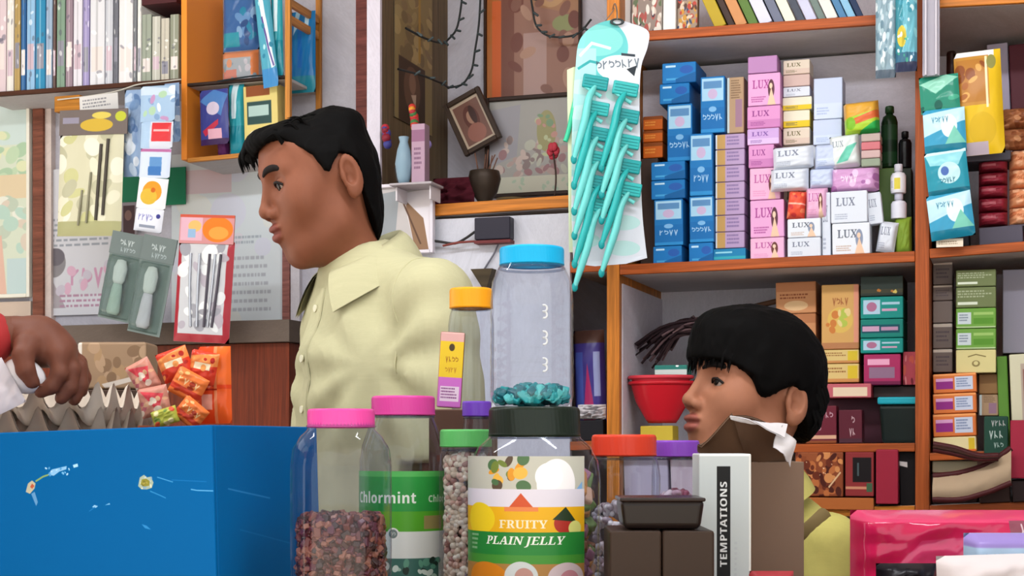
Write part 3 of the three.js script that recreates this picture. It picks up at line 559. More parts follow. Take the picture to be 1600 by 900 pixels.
{ const ys = [352, 330, 308, 288, 268, 250]; stack('soap_pack', 'soap', 1529, 1574, ys, zR, 0.05, ys.slice(1).map((_, i) => [`dark red wrapped bar, ${ORD[i]} from the bottom of the stack under the yellow pouch`, { f: 'darkRed', k: '#6a1a28' }]), { soft: { p: 5, q: 0.45, ends: 'x', wr: 0.06 }, rough: 0.3, ...(art('darkRed', 100, 50, '#8a2434', (c) => { c.R(0.1, 0.32, 0.5, 0.2, '#b5606a'); c.R(0, 0.75, 1, 0.25, '#6a1624'); }) && {}) }); }
good('carton', 'dark grey packet lying on the board under the dark red bars', 'box', [1530, 1600, 353, 381], zR - 0.004, 0.12, { all: '#55505e' }, { board: bMidR });
{ const ys = [350, 322, 292, 262, 232]; art('peach', 100, 60, '#e29a6e', (c) => { c.S(10, ['#efb48c', '#c9774e', '#f3c9a8'], 0, 0, 1, 1, 10); c.Q(4, 0.45, 0.5, 0.26, '#b55a34'); });
  stack('snack_pack', 'snack pack', 1577, 1626, ys, zR, 0.06, ys.slice(1).map((_, i) => [`peach coloured snack pack, ${ORD[i]} from the bottom at the right edge`, { f: 'peach', k: '#d38a60' }]), { soft: { p: 4, q: 0.5, ends: 'x', wr: 0.12 }, rough: 0.35 });
  art('brownPack', 100, 60, '#b0714a', (c) => { c.S(16, ['#8a4f30', '#cf9468', '#9a5c3a'], 0, 0, 1, 1, 9); });
  stack('snack_pack', 'snack pack', 1560, 1620, [231, 198, 166], zR - 0.004, 0.06, ['lower', 'upper'].map((q) => [`${q} brown snack pack above the peach ones at the right edge`, { f: 'brownPack', k: '#9a5f3c' }]), { soft: { p: 4, q: 0.5, ends: 'x', wr: 0.12 }, rough: 0.35 }); }
good('carton', 'grey carton stacked beneath the peach packs', 'box', [1577, 1626, 350, 353], zR - 0.006, 0.1, { all: '#57515e' });
good('carton', 'pale lilac carton standing at the back beside the yellow pouch', 'box', [1556, 1590, 66, 381], zR - 0.2, 0.08, { f: '#b6aec4', all: '#a49cb2' }, { board: bMidR });
good('carton', 'dark maroon carton at the back under the upper right board', 'box', [1590, 1640, 66, 381], zR - 0.19, 0.08, { f: '#5c2632', all: '#4a1f2a' }, { board: bMidR });
bottle('black bottle behind the teal sachets beside the divider', 1472, 1500, 78, 252, zR - 0.14, '#101012', '#3a2420', null, { cut: 0.7 });
good('carton', 'black carton at the back carrying the black bottle', 'box', [1466, 1508, 252, 386], zR - 0.16, 0.08, { all: '#1c1a20' }, { board: bMidR });

// silvery sachets hanging from the top by the divider
{ art('silver', 110, 220, '#8fa8b4', (c) => { c.S(60, ['#c9d6dc', '#6f8d9c', '#a9c3cc', '#dfe8ea'], 0, 0, 1, 1, 9); c.R(0, 0.92, 1, 0.08, '#5c6a78'); });
  art('silver2', 90, 220, '#6fb4c4', (c) => { c.R(0, 0, 0.35, 1, '#3f8c9a'); c.S(16, ['#d9f2f4', '#4f9eb2', '#8fd0d8'], 0.2, 0, 1, 0.7, 9); c.E(0.3, 0.62, 0.22, 0.12, '#d8c24a'); c.R(0, 0.8, 1, 0.1, '#3f6f8a'); c.R(0, 0.9, 1, 0.1, '#3a3f58'); c.S(10, ['#4aa58a', '#dfeef0'], 0.1, 0.6, 0.9, 0.9, 5); });
  const z = ZF + 0.05;
  strip('sachet', 'silvery clear sachet strip hanging left of the blue one at the top', 'sachet', [1384, -30, 1384, 122, 32], z, 0.02, 'silver', '#8296a2', { rough: 0.15, soft: { wr: 0.3, crimp: 0.03 } });
  strip('sachet', 'shiny blue sachet strip with yellow spot hanging at the top', 'sachet', [1416, -30, 1416, 112, 34], z + 0.004, 0.024, 'silver2', '#5a98a8', { rough: 0.12, soft: { wr: 0.25, crimp: 0.03 } });
  const a = on(1441, 118, z), b = on(1468, -60, z), pole = thing('metal_bracket', 'grey metal slotted upright fixed before the divider at the top', 'bracket', V((a.x + b.x) / 2, a.y, z - 0.012));
  mesh('channel', boxGeo(b.x - a.x, b.y - a.y, 0.012, { all: '#a8a3ae' }, 0.001), paper(0, 0.35), pole);
  for (const s of [-1, 1]) { const r = mesh('flange', boxGeo(0.004, b.y - a.y, 0.01, { all: '#c9c3cc' }, 0.001), paper(0, 0.35), pole); r.position.set(s * (b.x - a.x) * 0.3, 0, 0.0095); }
}

// ---------------------------------------------------------------- lower compartments
art('teaPeach', 110, 110, '#c98d5f', (c) => { c.R(0, 0, 1, 0.3, '#b5764c'); c.lines(0.1, 0.38, 0.8, 0.2, 2, '#8a4a2a'); c.E(0.5, 0.76, 0.3, 0.16, '#dfb98a'); });
art('teaTan', 110, 150, '#d0a05e', (c) => { c.Q(4, 0.5, 0.26, 0.13, '#8a4426', 0); c.E(0.5, 0.55, 0.34, 0.2, '#d8b25a'); c.S(12, ['#b0bd4e', '#c97a3a', '#e2c98a'], 0.15, 0.4, 0.85, 0.75, 9); c.R(0.86, 0, 0.14, 1, '#dc9277'); c.R(0, 0.9, 1, 0.1, '#b37a50'); });
art('teaCream', 110, 80, '#d8bd7a', (c) => { c.lines(0.1, 0.2, 0.6, 0.35, 2, '#9a6a3a'); c.R(0.7, 0.1, 0.26, 0.8, '#d6b92f'); c.R(0, 0.8, 1, 0.2, '#c98d52'); });
art('tealBox', 120, 60, '#11877e', (c) => { c.R(0.06, 0.14, 0.4, 0.66, '#a9c7d8'); c.E(0.26, 0.46, 0.12, 0.22, '#a86a8a'); c.R(0.5, 0.25, 0.42, 0.12, '#9fc4d4'); c.R(0.5, 0.55, 0.36, 0.12, '#c29ab5'); });
art('tealBox2', 120, 50, '#0f7a6e', (c) => { c.R(0.02, 0.3, 0.9, 0.45, '#0b4a58'); c.R(0.04, 0.38, 0.4, 0.28, '#c29ab5'); c.R(0.48, 0.42, 0.4, 0.2, '#b08aa6'); });
art('darkLabel', 110, 60, '#26302a', (c) => { c.R(0, 0.65, 1, 0.2, '#3a3a2a'); c.S(6, ['#a86a2a', '#c9b45a'], 0.1, 0.7, 0.9, 0.82, 4); });
art('magenta', 120, 70, '#a52a5c', (c) => { c.R(0.1, 0.15, 0.6, 0.2, '#e6a3c0'); c.R(0.14, 0.42, 0.7, 0.36, '#8c6a84'); c.R(0, 0.88, 1, 0.12, '#6f1a44'); });
art('redCase', 100, 60, '#b84a56', (c) => { c.S(10, ['#d9868a', '#7a2030', '#c95a4a'], 0, 0, 1, 1, 8); });
const ZW = ZF - 0.06, inL = { board: bLowL };
stack('carton', 'carton', 1284, 1344, [692, 640], ZW - 0.12, 0.1, [['plain brown carton hidden low behind the younger boy’s hair', { all: '#6a4a38' }]], inL);
stack('tea_carton', 'carton', 1283, 1343, [598, 568, 546, 444], ZW - 0.02, 0.12, [
  ['cream and yellow carton, lowest of the tan stack behind the younger boy', { f: 'teaCream', all: '#b98d50' }], ['thin cream carton under the tall tan one', { f: 'teaCream', all: '#b98d50' }], ['tall tan carton with a floral label, topmost of its stack', { f: 'teaTan', all: '#b07a48' }]]);
stack('tea_carton', 'carton', 1212, 1276, [692, 640, 590, 540, 490, 440], ZW - 0.06, 0.12, ['lowest', 'second', 'middle', 'fourth', 'topmost'].map((q) => [`peach brown carton, ${q} of the stack left of the tall tan carton`, { f: 'teaPeach', all: '#a87450' }]), inL);
stack('tea_carton', 'carton', 1344, 1412, [552, 528, 498, 463, 431], ZW, 0.13, [
  ['teal carton with a white framed label, lowest of the teal stack', { f: 'tealBox', all: '#0e7268' }], ['teal carton with a dark band, second of the teal stack', { f: 'tealBox2', all: '#0e7268' }], ['teal carton with a pale label, third of the teal stack', { f: 'tealBox', all: '#0e7268' }], ['dark green carton on top of the teal stack', { f: 'darkLabel', all: '#1c2420' }]]);
stack('tea_carton', 'carton', 1349, 1408, [602, 553], ZW - 0.004, 0.12, [['magenta carton with a mauve label under the teal stack', { f: 'magenta', all: '#8a2450' }]]);
good('tea_carton', 'small red carton with pale lettering right of the magenta one', 'carton', [1410, 1438, 549, 602], ZW - 0.02, 0.1, { f: 'redCase', all: '#8f3040' });
good('carton', 'reddish carton with cream front under the cream and yellow carton', 'carton', [1286, 1362, 599, 622], ZW + 0.012, 0.14, { f: 'creamBand', all: '#9a2f3a', ...(art('creamBand', 130, 40, '#c0606a', (c) => { c.R(0.2, 0.25, 0.72, 0.65, '#e6cdb0'); }) && {}) });
good('carton', 'long dark maroon carton on the lower board behind the black tub', 'carton', [1290, 1428, 622, 692], ZW - 0.07, 0.045, { all: '#4c2430' }, inL);
good('carton', 'narrow dark brown carton under the magenta and red cartons', 'carton', [1364, 1436, 603, 622], ZW - 0.03, 0.1, { all: '#3a2a2a' });
// lidded black tub
{ const f = fit(1371, 1440, 619, 693, ZW + 0.02, bLowL), t = thing('food_tub', 'black plastic tub with a turquoise lid on the lower board', 'tub', V(f.x, f.y, ZW - 0.02));
  const tub = new RoundedBoxGeometry(f.w * 0.94, f.h * 0.82, 0.08, 2, 0.008), p = tub.attributes.position; for (let i = 0; i < p.count; i++) { const k = 0.86 + 0.14 * (p.getY(i) / (f.h * 0.82) + 0.5); p.setX(i, p.getX(i) * k); p.setZ(i, p.getZ(i) * k); } tub.computeVertexNormals();
  const b = mesh('tub', tub, M('#1b2422', 0.3), t); b.position.y = f.h * 0.411;
  const l = mesh('lid', new RoundedBoxGeometry(f.w, f.h * 0.16, 0.088, 2, 0.004), M('#1d9fb0', 0.35), t); l.position.y = f.h * 0.905; }
art('maroonText', 140, 110, '#6a2030', (c) => { c.P([[0.2, 0.1], [0.5, 0.05], [0.45, 0.4], [0.15, 0.42]], '#b9a3ae'); c.Q(5, 0.68, 0.24, 0.2, '#d8c3cc'); c.Q(5, 0.42, 0.6, 0.17, '#e0ced2'); c.R(0, 0.78, 1, 0.1, '#d8a98a'); c.R(0.05, 0.8, 0.3, 0.06, '#e09a3a'); c.R(0, 0.92, 1, 0.08, '#8a4a2a'); });
art('maroonText2', 110, 100, '#5a1e2c', (c) => { c.Q(1, 0.62, 0.3, 0.28, '#e2cfd2'); c.Q(2, 0.58, 0.66, 0.26, '#e2cfd2'); c.R(0, 0.86, 1, 0.14, '#4a2834'); });
good('carton', 'maroon carton with white lettering beside the younger boy’s ear', 'carton', [1243, 1308, 634, 696], ZF - 0.004, 0.05, { f: 'maroonText', all: '#5a1c2a' }, inL);
good('carton', 'maroon carton with white numerals beside the black tub', 'carton', [1310, 1348, 640, 696], ZF - 0.006, 0.05, { f: 'maroonText2', all: '#4a1a26' }, inL);
// below the lower board
art('nuts', 160, 120, '#8a4526', (c) => { c.S(60, ['#b86a3a', '#6a2c18', '#d18a52', '#97502c', '#4c1c12'], 0, 0, 1, 1, 11); c.S(8, ['#f0d0a8'], 0.2, 0.2, 0.8, 0.6, 2); c.L([[0.7, 0.8], [0.95, 0.45]], '#d9b48a', 5); });
good('snack_box', 'flat box with a picture of brown nuts below the maroon cartons', 'snack box', [1242, 1318, 706, 776], ZF + 0.012, 0.1, { f: 'nuts', all: '#7a3c22' });
art('windowBox', 110, 120, '#8c2f30', (c) => { c.R(0.26, 0.12, 0.66, 0.56, '#160e10'); c.R(0.42, 0.24, 0.06, 0.3, '#4a5a5c'); c.R(0, 0.78, 0.9, 0.06, '#c98a6a'); c.R(0.75, 0.7, 0.2, 0.2, '#3f5f42'); });
good('snack_box', 'dark red box with a black window beside the nut picture', 'snack box', [1320, 1366, 706, 776], ZF + 0.01, 0.1, { f: 'windowBox', all: '#7a2428' });
good('snack_box', 'plain maroon box end standing right of the black window box', 'snack box', [1368, 1404, 702, 788], ZF + 0.012, 0.12, { f: '#9a2238', all: '#7e1c30' });
good('carton', 'flat orange brown tray under the nut picture box', 'box', [1240, 1366, 777, 797], ZF + 0.01, 0.12, { f: '#b0622e', all: '#8a4a22' });
good('carton', 'black carton with a small white spot beside the maroon box end', 'carton', [1406, 1452, 702, 791], ZF - 0.02, 0.1, { f: 'blackSpot', all: '#0e0a0a', ...(art('blackSpot', 60, 110, '#120a0c', (c) => { c.P([[0.02, 0.2], [0.3, 0.22], [0.3, 0.32], [0.02, 0.28]], '#e4dcd8'); }) && {}) }, { board: bBotL });
// right compartment, lower
const Z4 = ZF - 0.05;
{ const ys = [706, 668, 632, 598, 560, 522, 484, 446, 408]; art('brownStack', 60, 60, '#7a6c66', (c) => { c.R(0, 0, 1, 0.14, '#d3c6b8'); c.lines(0.15, 0.3, 0.7, 0.5, 3, '#5c5054'); }); }
stack('carton', 'carton', 1457, 1489, [582, 545, 505, 470, 445, 408], Z4 - 0.05, 0.08, [0, 1, 2, 3, 4].map((i) => [`greyish brown carton with pale edge beside the divider, ${ORD[i]} from the bottom`, { f: i === 2 ? '#84756e' : 'brownStack', all: '#6f625e' }]));
art('greenBox', 120, 60, '#6fa042', (c) => { c.R(0.04, 0.2, 0.34, 0.6, '#c9d3d6'); c.lines(0.08, 0.3, 0.26, 0.4, 3, '#6d7a8a'); c.R(0.44, 0.2, 0.5, 0.14, '#9cc06a'); c.R(0.44, 0.5, 0.5, 0.3, '#58902c'); c.R(0, 0.92, 1, 0.08, '#b9cf9a'); });
art('oliveBox', 120, 60, '#6f7a4e', (c) => { c.lines(0.04, 0.16, 0.86, 0.4, 3, '#a9b090'); c.R(0.04, 0.72, 0.5, 0.14, '#d9e0cc'); });
stack('tea_carton', 'carton', 1493, 1557, [583, 546, 513, 481, 448, 421], Z4, 0.1, [
  ['cream carton with a small dark device, bottom of the green stack', { f: 'creamBox', all: '#b9ac78', ...(art('creamBox', 120, 70, '#d9cd8f', (c) => { c.L([[0.3, 0.3], [0.5, 0.2], [0.75, 0.3]], '#7a6a3a', 3); c.E(0.5, 0.6, 0.1, 0.14, '#8a7a4a'); c.E(0.5, 0.58, 0.06, 0.09, '#d9cd8f'); }) && {}) }],
  ['bright green carton with barcode, just above the cream one', { f: 'greenBox', all: '#5c8a34' }], ['bright green carton with barcode, middle of the green stack', { f: 'greenBox', all: '#5c8a34' }],
  ['dull green carton second from the top of the green stack', { f: 'oliveBox', all: '#5f6a42' }], ['olive carton with white stripe topmost of the green stack', { f: 'oliveBox', all: '#59623f' }]]);
art('orangeLabel', 120, 50, '#d9763a', (c) => { c.R(0.06, 0.3, 0.4, 0.5, '#8f2a80'); c.R(0.06, 0.24, 0.4, 0.16, '#d9a0c8'); c.R(0.5, 0.16, 0.42, 0.7, '#c9cfe0'); c.lines(0.54, 0.26, 0.34, 0.5, 4, '#6a7aa0'); c.R(0, 0, 1, 0.1, '#efa060'); });
stack('tea_carton', 'carton', 1458, 1527, [706, 682, 646, 614, 583], Z4 + 0.02, 0.12, [
  ['cream and yellow carton under the orange labelled cartons', { f: 'creamYellow', all: '#c08a4a', ...(art('creamYellow', 120, 40, '#e2d3a0', (c) => { c.R(0.82, 0.1, 0.14, 0.8, '#d8b62a'); c.R(0, 0.85, 1, 0.15, '#d86a2a'); }) && {}) }],
  ['orange carton with purple and white label, lowest of three', { f: 'orangeLabel', all: '#c5662c' }], ['orange carton with purple and white label, middle of three', { f: 'orangeLabel', all: '#c5662c' }], ['orange carton with purple and white label, topmost of three', { f: 'orangeLabel', all: '#c5662c' }]], { board: bLowR });
stack('carton', 'carton', 1529, 1561, [650, 616, 584], Z4 - 0.03, 0.08, [['lower brown carton right of the orange labelled cartons', { f: 'pasteTan', all: '#8a6540' }], ['upper brown carton right of the orange labelled cartons', { f: '#9a7448', all: '#83603c' }]]);
good('carton', 'tall green carton edge at the right of the lower shelf', 'carton', [1562, 1580, 556, 704], Z4 - 0.02, 0.1, { f: '#5f8f36', all: '#4f7a2c' }, { board: bLowR });
good('carton', 'pale cream framed carton at the right edge of the lower shelf', 'carton', [1582, 1640, 552, 704], Z4, 0.1, { f: 'paleFrame', all: '#c9c3a0', ...(art('paleFrame', 60, 120, '#d3ceb0', (c) => { c.R(0.3, 0.1, 0.7, 0.7, '#b5a394'); c.R(0.36, 0.16, 0.64, 0.6, '#8f5f58'); }) && {}) }, { board: bLowR });
good('carton', 'grey cartons edge standing behind the pale framed carton', 'carton', [1566, 1640, 420, 552], Z4 - 0.06, 0.1, { f: '#8e8a98', all: '#5a4c50' });
good('carton', 'brown plank of a carton carrying the grey carton', 'carton', [1566, 1640, 552, 704], Z4 - 0.12, 0.04, { all: '#6a5248' }, { board: bLowR });
art('darkGreenLabel', 70, 100, '#1f4436', (c) => { c.Q(4, 0.6, 0.18, 0.18, '#e6d6d8'); c.Q(3, 0.5, 0.48, 0.24, '#e9eee8'); c.Q(3, 0.6, 0.76, 0.16, '#d8e2da'); });
good('tea_carton', 'dark green carton with white lettering in front of the right shelf', 'carton', [1537, 1576, 650, 710], ZF + 0.012, 0.05, { f: 'darkGreenLabel', all: '#1a382c' });
good('carton', 'flat brown carton under the dark green lettered one', 'carton', [1530, 1580, 711, 789], ZF + 0.005, 0.05, { all: '#3a241e' }, { board: bBotR });
good('carton', 'crimson carton at the right edge beside the dark green one', 'carton', [1578, 1640, 656, 748], ZF + 0.03, 0.07, { f: '#a3263e', all: '#7e1c30' });
good('carton', 'dark carton carrying the crimson one at the right edge', 'carton', [1582, 1640, 749, 787], ZF + 0.02, 0.06, { all: '#2c1a1a' }, { board: bBotR });
good('carton', 'cream carton lying inside the sling bag', 'carton', [1456, 1530, 720, 739], ZF - 0.03, 0.06, { f: '#e0d3ae', all: '#c3b48c' });
good('carton', 'dark brown carton under the cream carton at the sling bag', 'carton', [1456, 1528, 739, 789], ZF - 0.05, 0.08, { all: '#33201c' }, { board: bBotR });
// sling bag: two sagging bands of cloth with dark red rims
{ const t = thing('sling_bag', 'cream cloth sling bag with dark red piping on the lower shelf', 'bag');
  const band = (name, top, bot, z, mat, rim) => { const n = 26, A1 = new THREE.CatmullRomCurve3(top.map((p) => on(p[0], p[1], z))), B1 = new THREE.CatmullRomCurve3(bot.map((p) => on(p[0], p[1], z + 0.02))), pos = [], idx = [], uv = [];
    const th = 0.004; for (const s of [0, 1]) for (let i = 0; i <= n; i++) for (let j = 0; j <= 6; j++) { const p = A1.getPoint(i / n).lerp(B1.getPoint(i / n), j / 6); p.z += 0.018 * Math.sin(j / 6 * Math.PI) + 0.003 * noise(i * 0.5, j, z * 9) - s * th; pos.push(p.x, p.y, p.z); uv.push(i / n * 3, j / 6); }
    for (const s of [0, 1]) for (let i = 0; i < n; i++) for (let j = 0; j < 6; j++) { const o = s * (n + 1) * 7, a = o + i * 7 + j, b = a + 7; s ? idx.push(a, b, a + 1, b, b + 1, a + 1) : idx.push(a, a + 1, b, b, a + 1, b + 1); }
    const g = new THREE.BufferGeometry(); g.setAttribute('position', new THREE.Float32BufferAttribute(pos, 3)); g.setAttribute('uv', new THREE.Float32BufferAttribute(uv, 2)); g.setIndex(idx); g.computeVertexNormals(); mesh(name, g, mat, t);
    for (const c of [A1, B1]) mesh('piping', new THREE.TubeGeometry(c, 26, 0.006, 8), rim, t); };
  const cloth = M('#b59c80', 0.85), rim = M('#4a1a1c', 0.5);
  band('front_panel', [[1458, 744], [1500, 739], [1545, 724], [1580, 700]], [[1457, 780], [1500, 780], [1545, 768], [1580, 754]], ZF + 0.05, cloth, rim);
  band('handle', [[1458, 694], [1490, 700], [1530, 712], [1560, 712]], [[1458, 702], [1490, 708], [1530, 717], [1560, 716]], ZF + 0.06, M('#3a2018', 0.6), rim);
}
// red plastic baskets, grey feather duster and small box in the lower left compartment
{ const ring = (pxw, y, z, h, label, col) => { const a = on(976, y, z), b = on(976 + pxw, y, z), r = (b.x - a.x) / 2, hh = h * (on(1000, 600, z).y - on(1000, 601, z).y);
    const t = thing('basket', label, 'basket', V((a.x + b.x) / 2, a.y - hh, z - r * 0.6), 0);
    const m = mesh('bowl', lathe([[0, 0.004], [r * 0.42, 0.004], [r * 0.5, 0.012], [r * 0.8, hh * 0.55], [r * 0.94, hh * 0.94], [r, hh], [r * 0.985, hh + 0.003], [r * 0.9, hh * 0.93], [r * 0.76, hh * 0.55], [r * 0.46, 0.016], [0, 0.016]].map((p) => p), 40), M(col, 0.25), t);
    const rim = mesh('rim', new THREE.TorusGeometry(r * 0.985, 0.004, 8, 48).rotateX(Math.PI / 2), M(col, 0.25), t); rim.position.y = hh; t.scale.z = 0.62; return t; };
  ring(104, 598, ZF - 0.02, 66, 'red plastic basket in the lower left compartment, the nested lower one', '#c4202c');
  const u = ring(100, 589, ZF - 0.018, 34, 'pinkish red shallow basket nested on top of the red one', '#d23a48');
  good('carton', 'small green and white box resting on the red baskets', 'box', [1022, 1074, 570, 587], ZF - 0.05, 0.05, { f: 'greenWhite', all: '#2f6f66', ...(art('greenWhite', 90, 34, '#cfd8d4', (c) => { c.R(0, 0, 1, 0.42, '#2f7f74'); c.E(0.7, 0.08, 0.05, 0.1, '#fff'); }) && {}) });
  good('carton', 'small yellow carton under the red baskets', 'box', [1000, 1052, 665, 695], ZF - 0.045, 0.06, { all: '#c9b13c' }, { board: bLowL });
  const p = on(1085, 508, ZF - 0.16), t = thing('feather_duster', 'dark brown feather duster lying in the lower left compartment', 'duster', p);
  const fm = M('#2c1c20', 0.8), fm2 = M('#6a5254', 0.8);
  for (let i = 0; i < 70; i++) { const L = rr(0.05, 0.165), a = rr(0.45, 0.95), x0 = rr(-0.01, 0.05), y0 = rr(-0.02, 0.02), z0 = rr(-0.02, 0.02), ex = -L * Math.cos(a), ey = -L * Math.sin(a) * 0.9 + 0.02, q = tube([V(x0, y0, z0), V(ex * 0.5, ey * 0.4 + rr(0, 0.015), z0 * 1.6), V(ex, ey, z0 * 2.2)], rr(0.0018, 0.0046), 8, 5); mesh('feather', q, i % 4 ? fm : fm2, t); }
  mesh('stick', tube([V(0, 0.01, 0), V(0.24, 0.06, 0)], 0.006, 8, 8), M('#4a3020', 0.5), t);
  const post = thing('cardboard_block', 'brown cardboard block under the feather duster', 'box', V(p.x + 0.1, bLowL.top(p.x + 0.1), p.z - 0.02)); mesh('block', boxGeo(0.13, p.y - 0.03 - bLowL.top(p.x + 0.06), 0.1, { all: '#4f3d33' }), paper(0, 0.7), post);
}
// odds and ends in the cubby under the niche: purple pack, black and white cloth
{ art('purple', 80, 160, '#4a3f8f', (c) => { c.R(0, 0, 1, 0.12, '#5a3f38'); c.R(0.1, 0.2, 0.25, 0.5, '#4f5fb5'); c.R(0.7, 0.2, 0.2, 0.4, '#9fa8d8'); c.P([[0.3, 0.85], [0.5, 0.3], [0.75, 0.85]], '#b52f6a'); c.R(0.2, 0.86, 0.6, 0.14, '#8a1c40'); });
  const s = { board: bCubby };
  good('snack_pack', 'purple and magenta pack standing in the cubby beside the blue lid jar', 'snack pack', [897, 946, 515, 690], ZF - 0.06, 0.04, { f: 'purple', k: '#3c3470' }, { soft: { p: 4, q: 0.5, wr: 0.06 }, rough: 0.25, board: bCubby });
  good('carton', 'black carton at the foot of the purple pack in the cubby', 'box', [902, 944, 656, 690], ZF - 0.012, 0.03, { all: '#16141a' }, s);
  good('cloth', 'crumpled white cloth on the black carton in the cubby', 'cloth', [900, 944, 632, 655], ZF - 0.01, 0.03, { f: '#d2ccd0', k: '#b9b2b8' }, { soft: { p: 2, q: 0.5, ends: 'x', wr: 0.7 }, rough: 0.9 });
}
// pale cartons in the lowest compartment, seen through the jars
good('carton', 'pale lilac carton seen through the red orange lidded jar', 'carton', [976, 1046, 712, 802], ZF - 0.03, 0.12, { all: '#c3bacd' }, { board: bBotL });
good('carton', 'pale pinkish carton seen through the purple lidded jar', 'carton', [1049, 1104, 716, 801], ZF - 0.034, 0.12, { all: '#cbb9c4' }, { board: bBotL });
good('carton', 'white carton partly hidden behind the white upright box', 'carton', [1108, 1180, 708, 800], ZF - 0.036, 0.12, { all: '#d3d0d6' }, { board: bBotL });
// ---------------------------------------------------------------- prayer niche contents
const picture = (name, label, cat, cx, cy, w, h, z, rot, frameCol, key, o = {}) => { // pixels; a frame of four bars, a mount and a print
  const c = on(cx, cy, z), s = (on(cx + 10, cy, z).x - on(cx - 10, cy, z).x) / 20, sy = (on(cx, cy - 10, z).y - on(cx, cy + 10, z).y) / 20, W = w * s, H = h * sy, b = (o.bar || 8) * s;
  const t = thing(name, label, cat, c); t.rotation.z = rot;
  const fm = o.mat || WOOD(frameCol, 0.5);
  for (const k of [-1, 1]) { const v = mesh('frame_bar', woodBox(b, H, 0.016, 0.002), fm, t); v.position.x = k * (W - b) / 2; const q = mesh('frame_bar', woodBox(W - 2 * b, b, 0.016, 0.002), fm, t); q.position.y = k * (H - b) / 2; }
  const p = mesh('print', boxGeo(W - 2 * b + 0.002, H - 2 * b + 0.002, 0.004, { f: key, all: '#8a8178' }, 0.0004), paper(A(key).s, o.rough ?? 0.35), t); p.position.set(0, -(H - 2 * b + 0.002) / 2, -0.003);
  return t;
};
art('posterBrown', 220, 230, '#8d6656', (c) => { c.R(0, 0, 0.14, 1, '#a5622e'); c.R(0.06, 0.3, 0.1, 0.7, '#c05a26'); c.R(0.16, 0, 0.14, 1, '#6f4436'); c.P([[0.3, 0], [1, 0], [1, 0.45], [0.5, 0.36]], '#9a7052'); c.E(0.7, 0.2, 0.2, 0.18, '#b08a62'); c.E(0.85, 0.5, 0.14, 0.06, '#84885a'); c.R(0.4, 0.55, 0.25, 0.45, '#a4867e'); c.S(20, ['#7a5244', '#a5806c', '#6a3c30'], 0.15, 0.1, 1, 1, 14); });
art('posterGrey', 230, 260, '#97958f', (c) => { c.P([[0, 0.1], [0.4, 0.05], [0.35, 0.6], [0, 0.7]], '#8f8d92'); c.S(50, ['#a58f88', '#7f6f6c', '#b5a39a', '#8d6a6c', '#a9a99a'], 0.1, 0.4, 0.95, 0.8, 11); c.E(0.72, 0.35, 0.12, 0.22, '#8e8a5e'); c.S(14, ['#a9b08a', '#b08478', '#6f8a6a'], 0.6, 0.15, 0.85, 0.6, 8); c.R(0, 0.82, 1, 0.18, '#b7b6a4'); c.S(12, '#9fb09a', 0.3, 0.84, 1, 0.98, 6); });
art('posterSmall', 120, 150, '#6f4c40', (c) => { c.g.strokeStyle = '#b5a28c'; c.g.lineWidth = 12; c.g.strokeRect(4, 4, 112, 142); c.E(0.52, 0.42, 0.24, 0.27, '#5a3228'); c.E(0.5, 0.4, 0.12, 0.14, '#9c7560'); c.E(0.5, 0.74, 0.3, 0.2, '#8d5a4c'); c.E(0.6, 0.36, 0.1, 0.2, '#3c221c'); });
art('posterSide', 120, 260, '#84744e', (c) => { c.S(40, ['#94835a', '#6f5f42', '#a08c60', '#7d6a4c'], 0, 0, 1, 0.6, 12); c.R(0.62, 0.05, 0.06, 0.5, '#9c7c3a'); c.R(0.1, 0.58, 0.7, 0.42, '#3f3024'); c.E(0.45, 0.76, 0.22, 0.15, '#5e4636'); c.E(0.46, 0.72, 0.09, 0.07, '#7f6250'); c.P([[0.42, 0.8], [0.56, 0.78], [0.54, 0.88]], '#b09a88'); });
picture('poster', 'large brown and orange wall poster high in the prayer niche', 'poster', 832, 40, 152, 226, ZB + 0.014, 0, '#3a2418', 'posterBrown', { bar: 4 });
picture('framed_picture', 'wide framed pale grey picture standing on the ledge of the niche', 'picture', 826, 228, 136, 158, ZB + 0.09, 0, '#35241c', 'posterGrey', { bar: 6 });
picture('framed_picture', 'small brown framed picture hanging askew on the white niche wall', 'picture', 738, 190, 62, 90, ZB + 0.12, 0.44, '#43342a', 'posterSmall', { bar: 7 });
{ // prints on the dark side board, facing into the niche
  const side = (label, x, y0, y1, z0, z1, key) => { const h = y0 - y1, m = mesh('side_print', boxGeo(z1 - z0, h, 0.003, { f: key, all: '#4a3d2e' }, 0.0005), paper(A(key).s, 0.5)); m.rotation.y = Math.PI / 2; m.position.set(x + 0.002, y1, (z0 + z1) / 2); tag(m, label, 'poster'); };
  side('olive brown print stuck to the dark side of the niche', xN1, on(640, 0, ZF - 0.2).y + 0.05, on(640, 200, ZF - 0.2).y, ZB + 0.12, ZF - 0.07, 'posterSide');
}
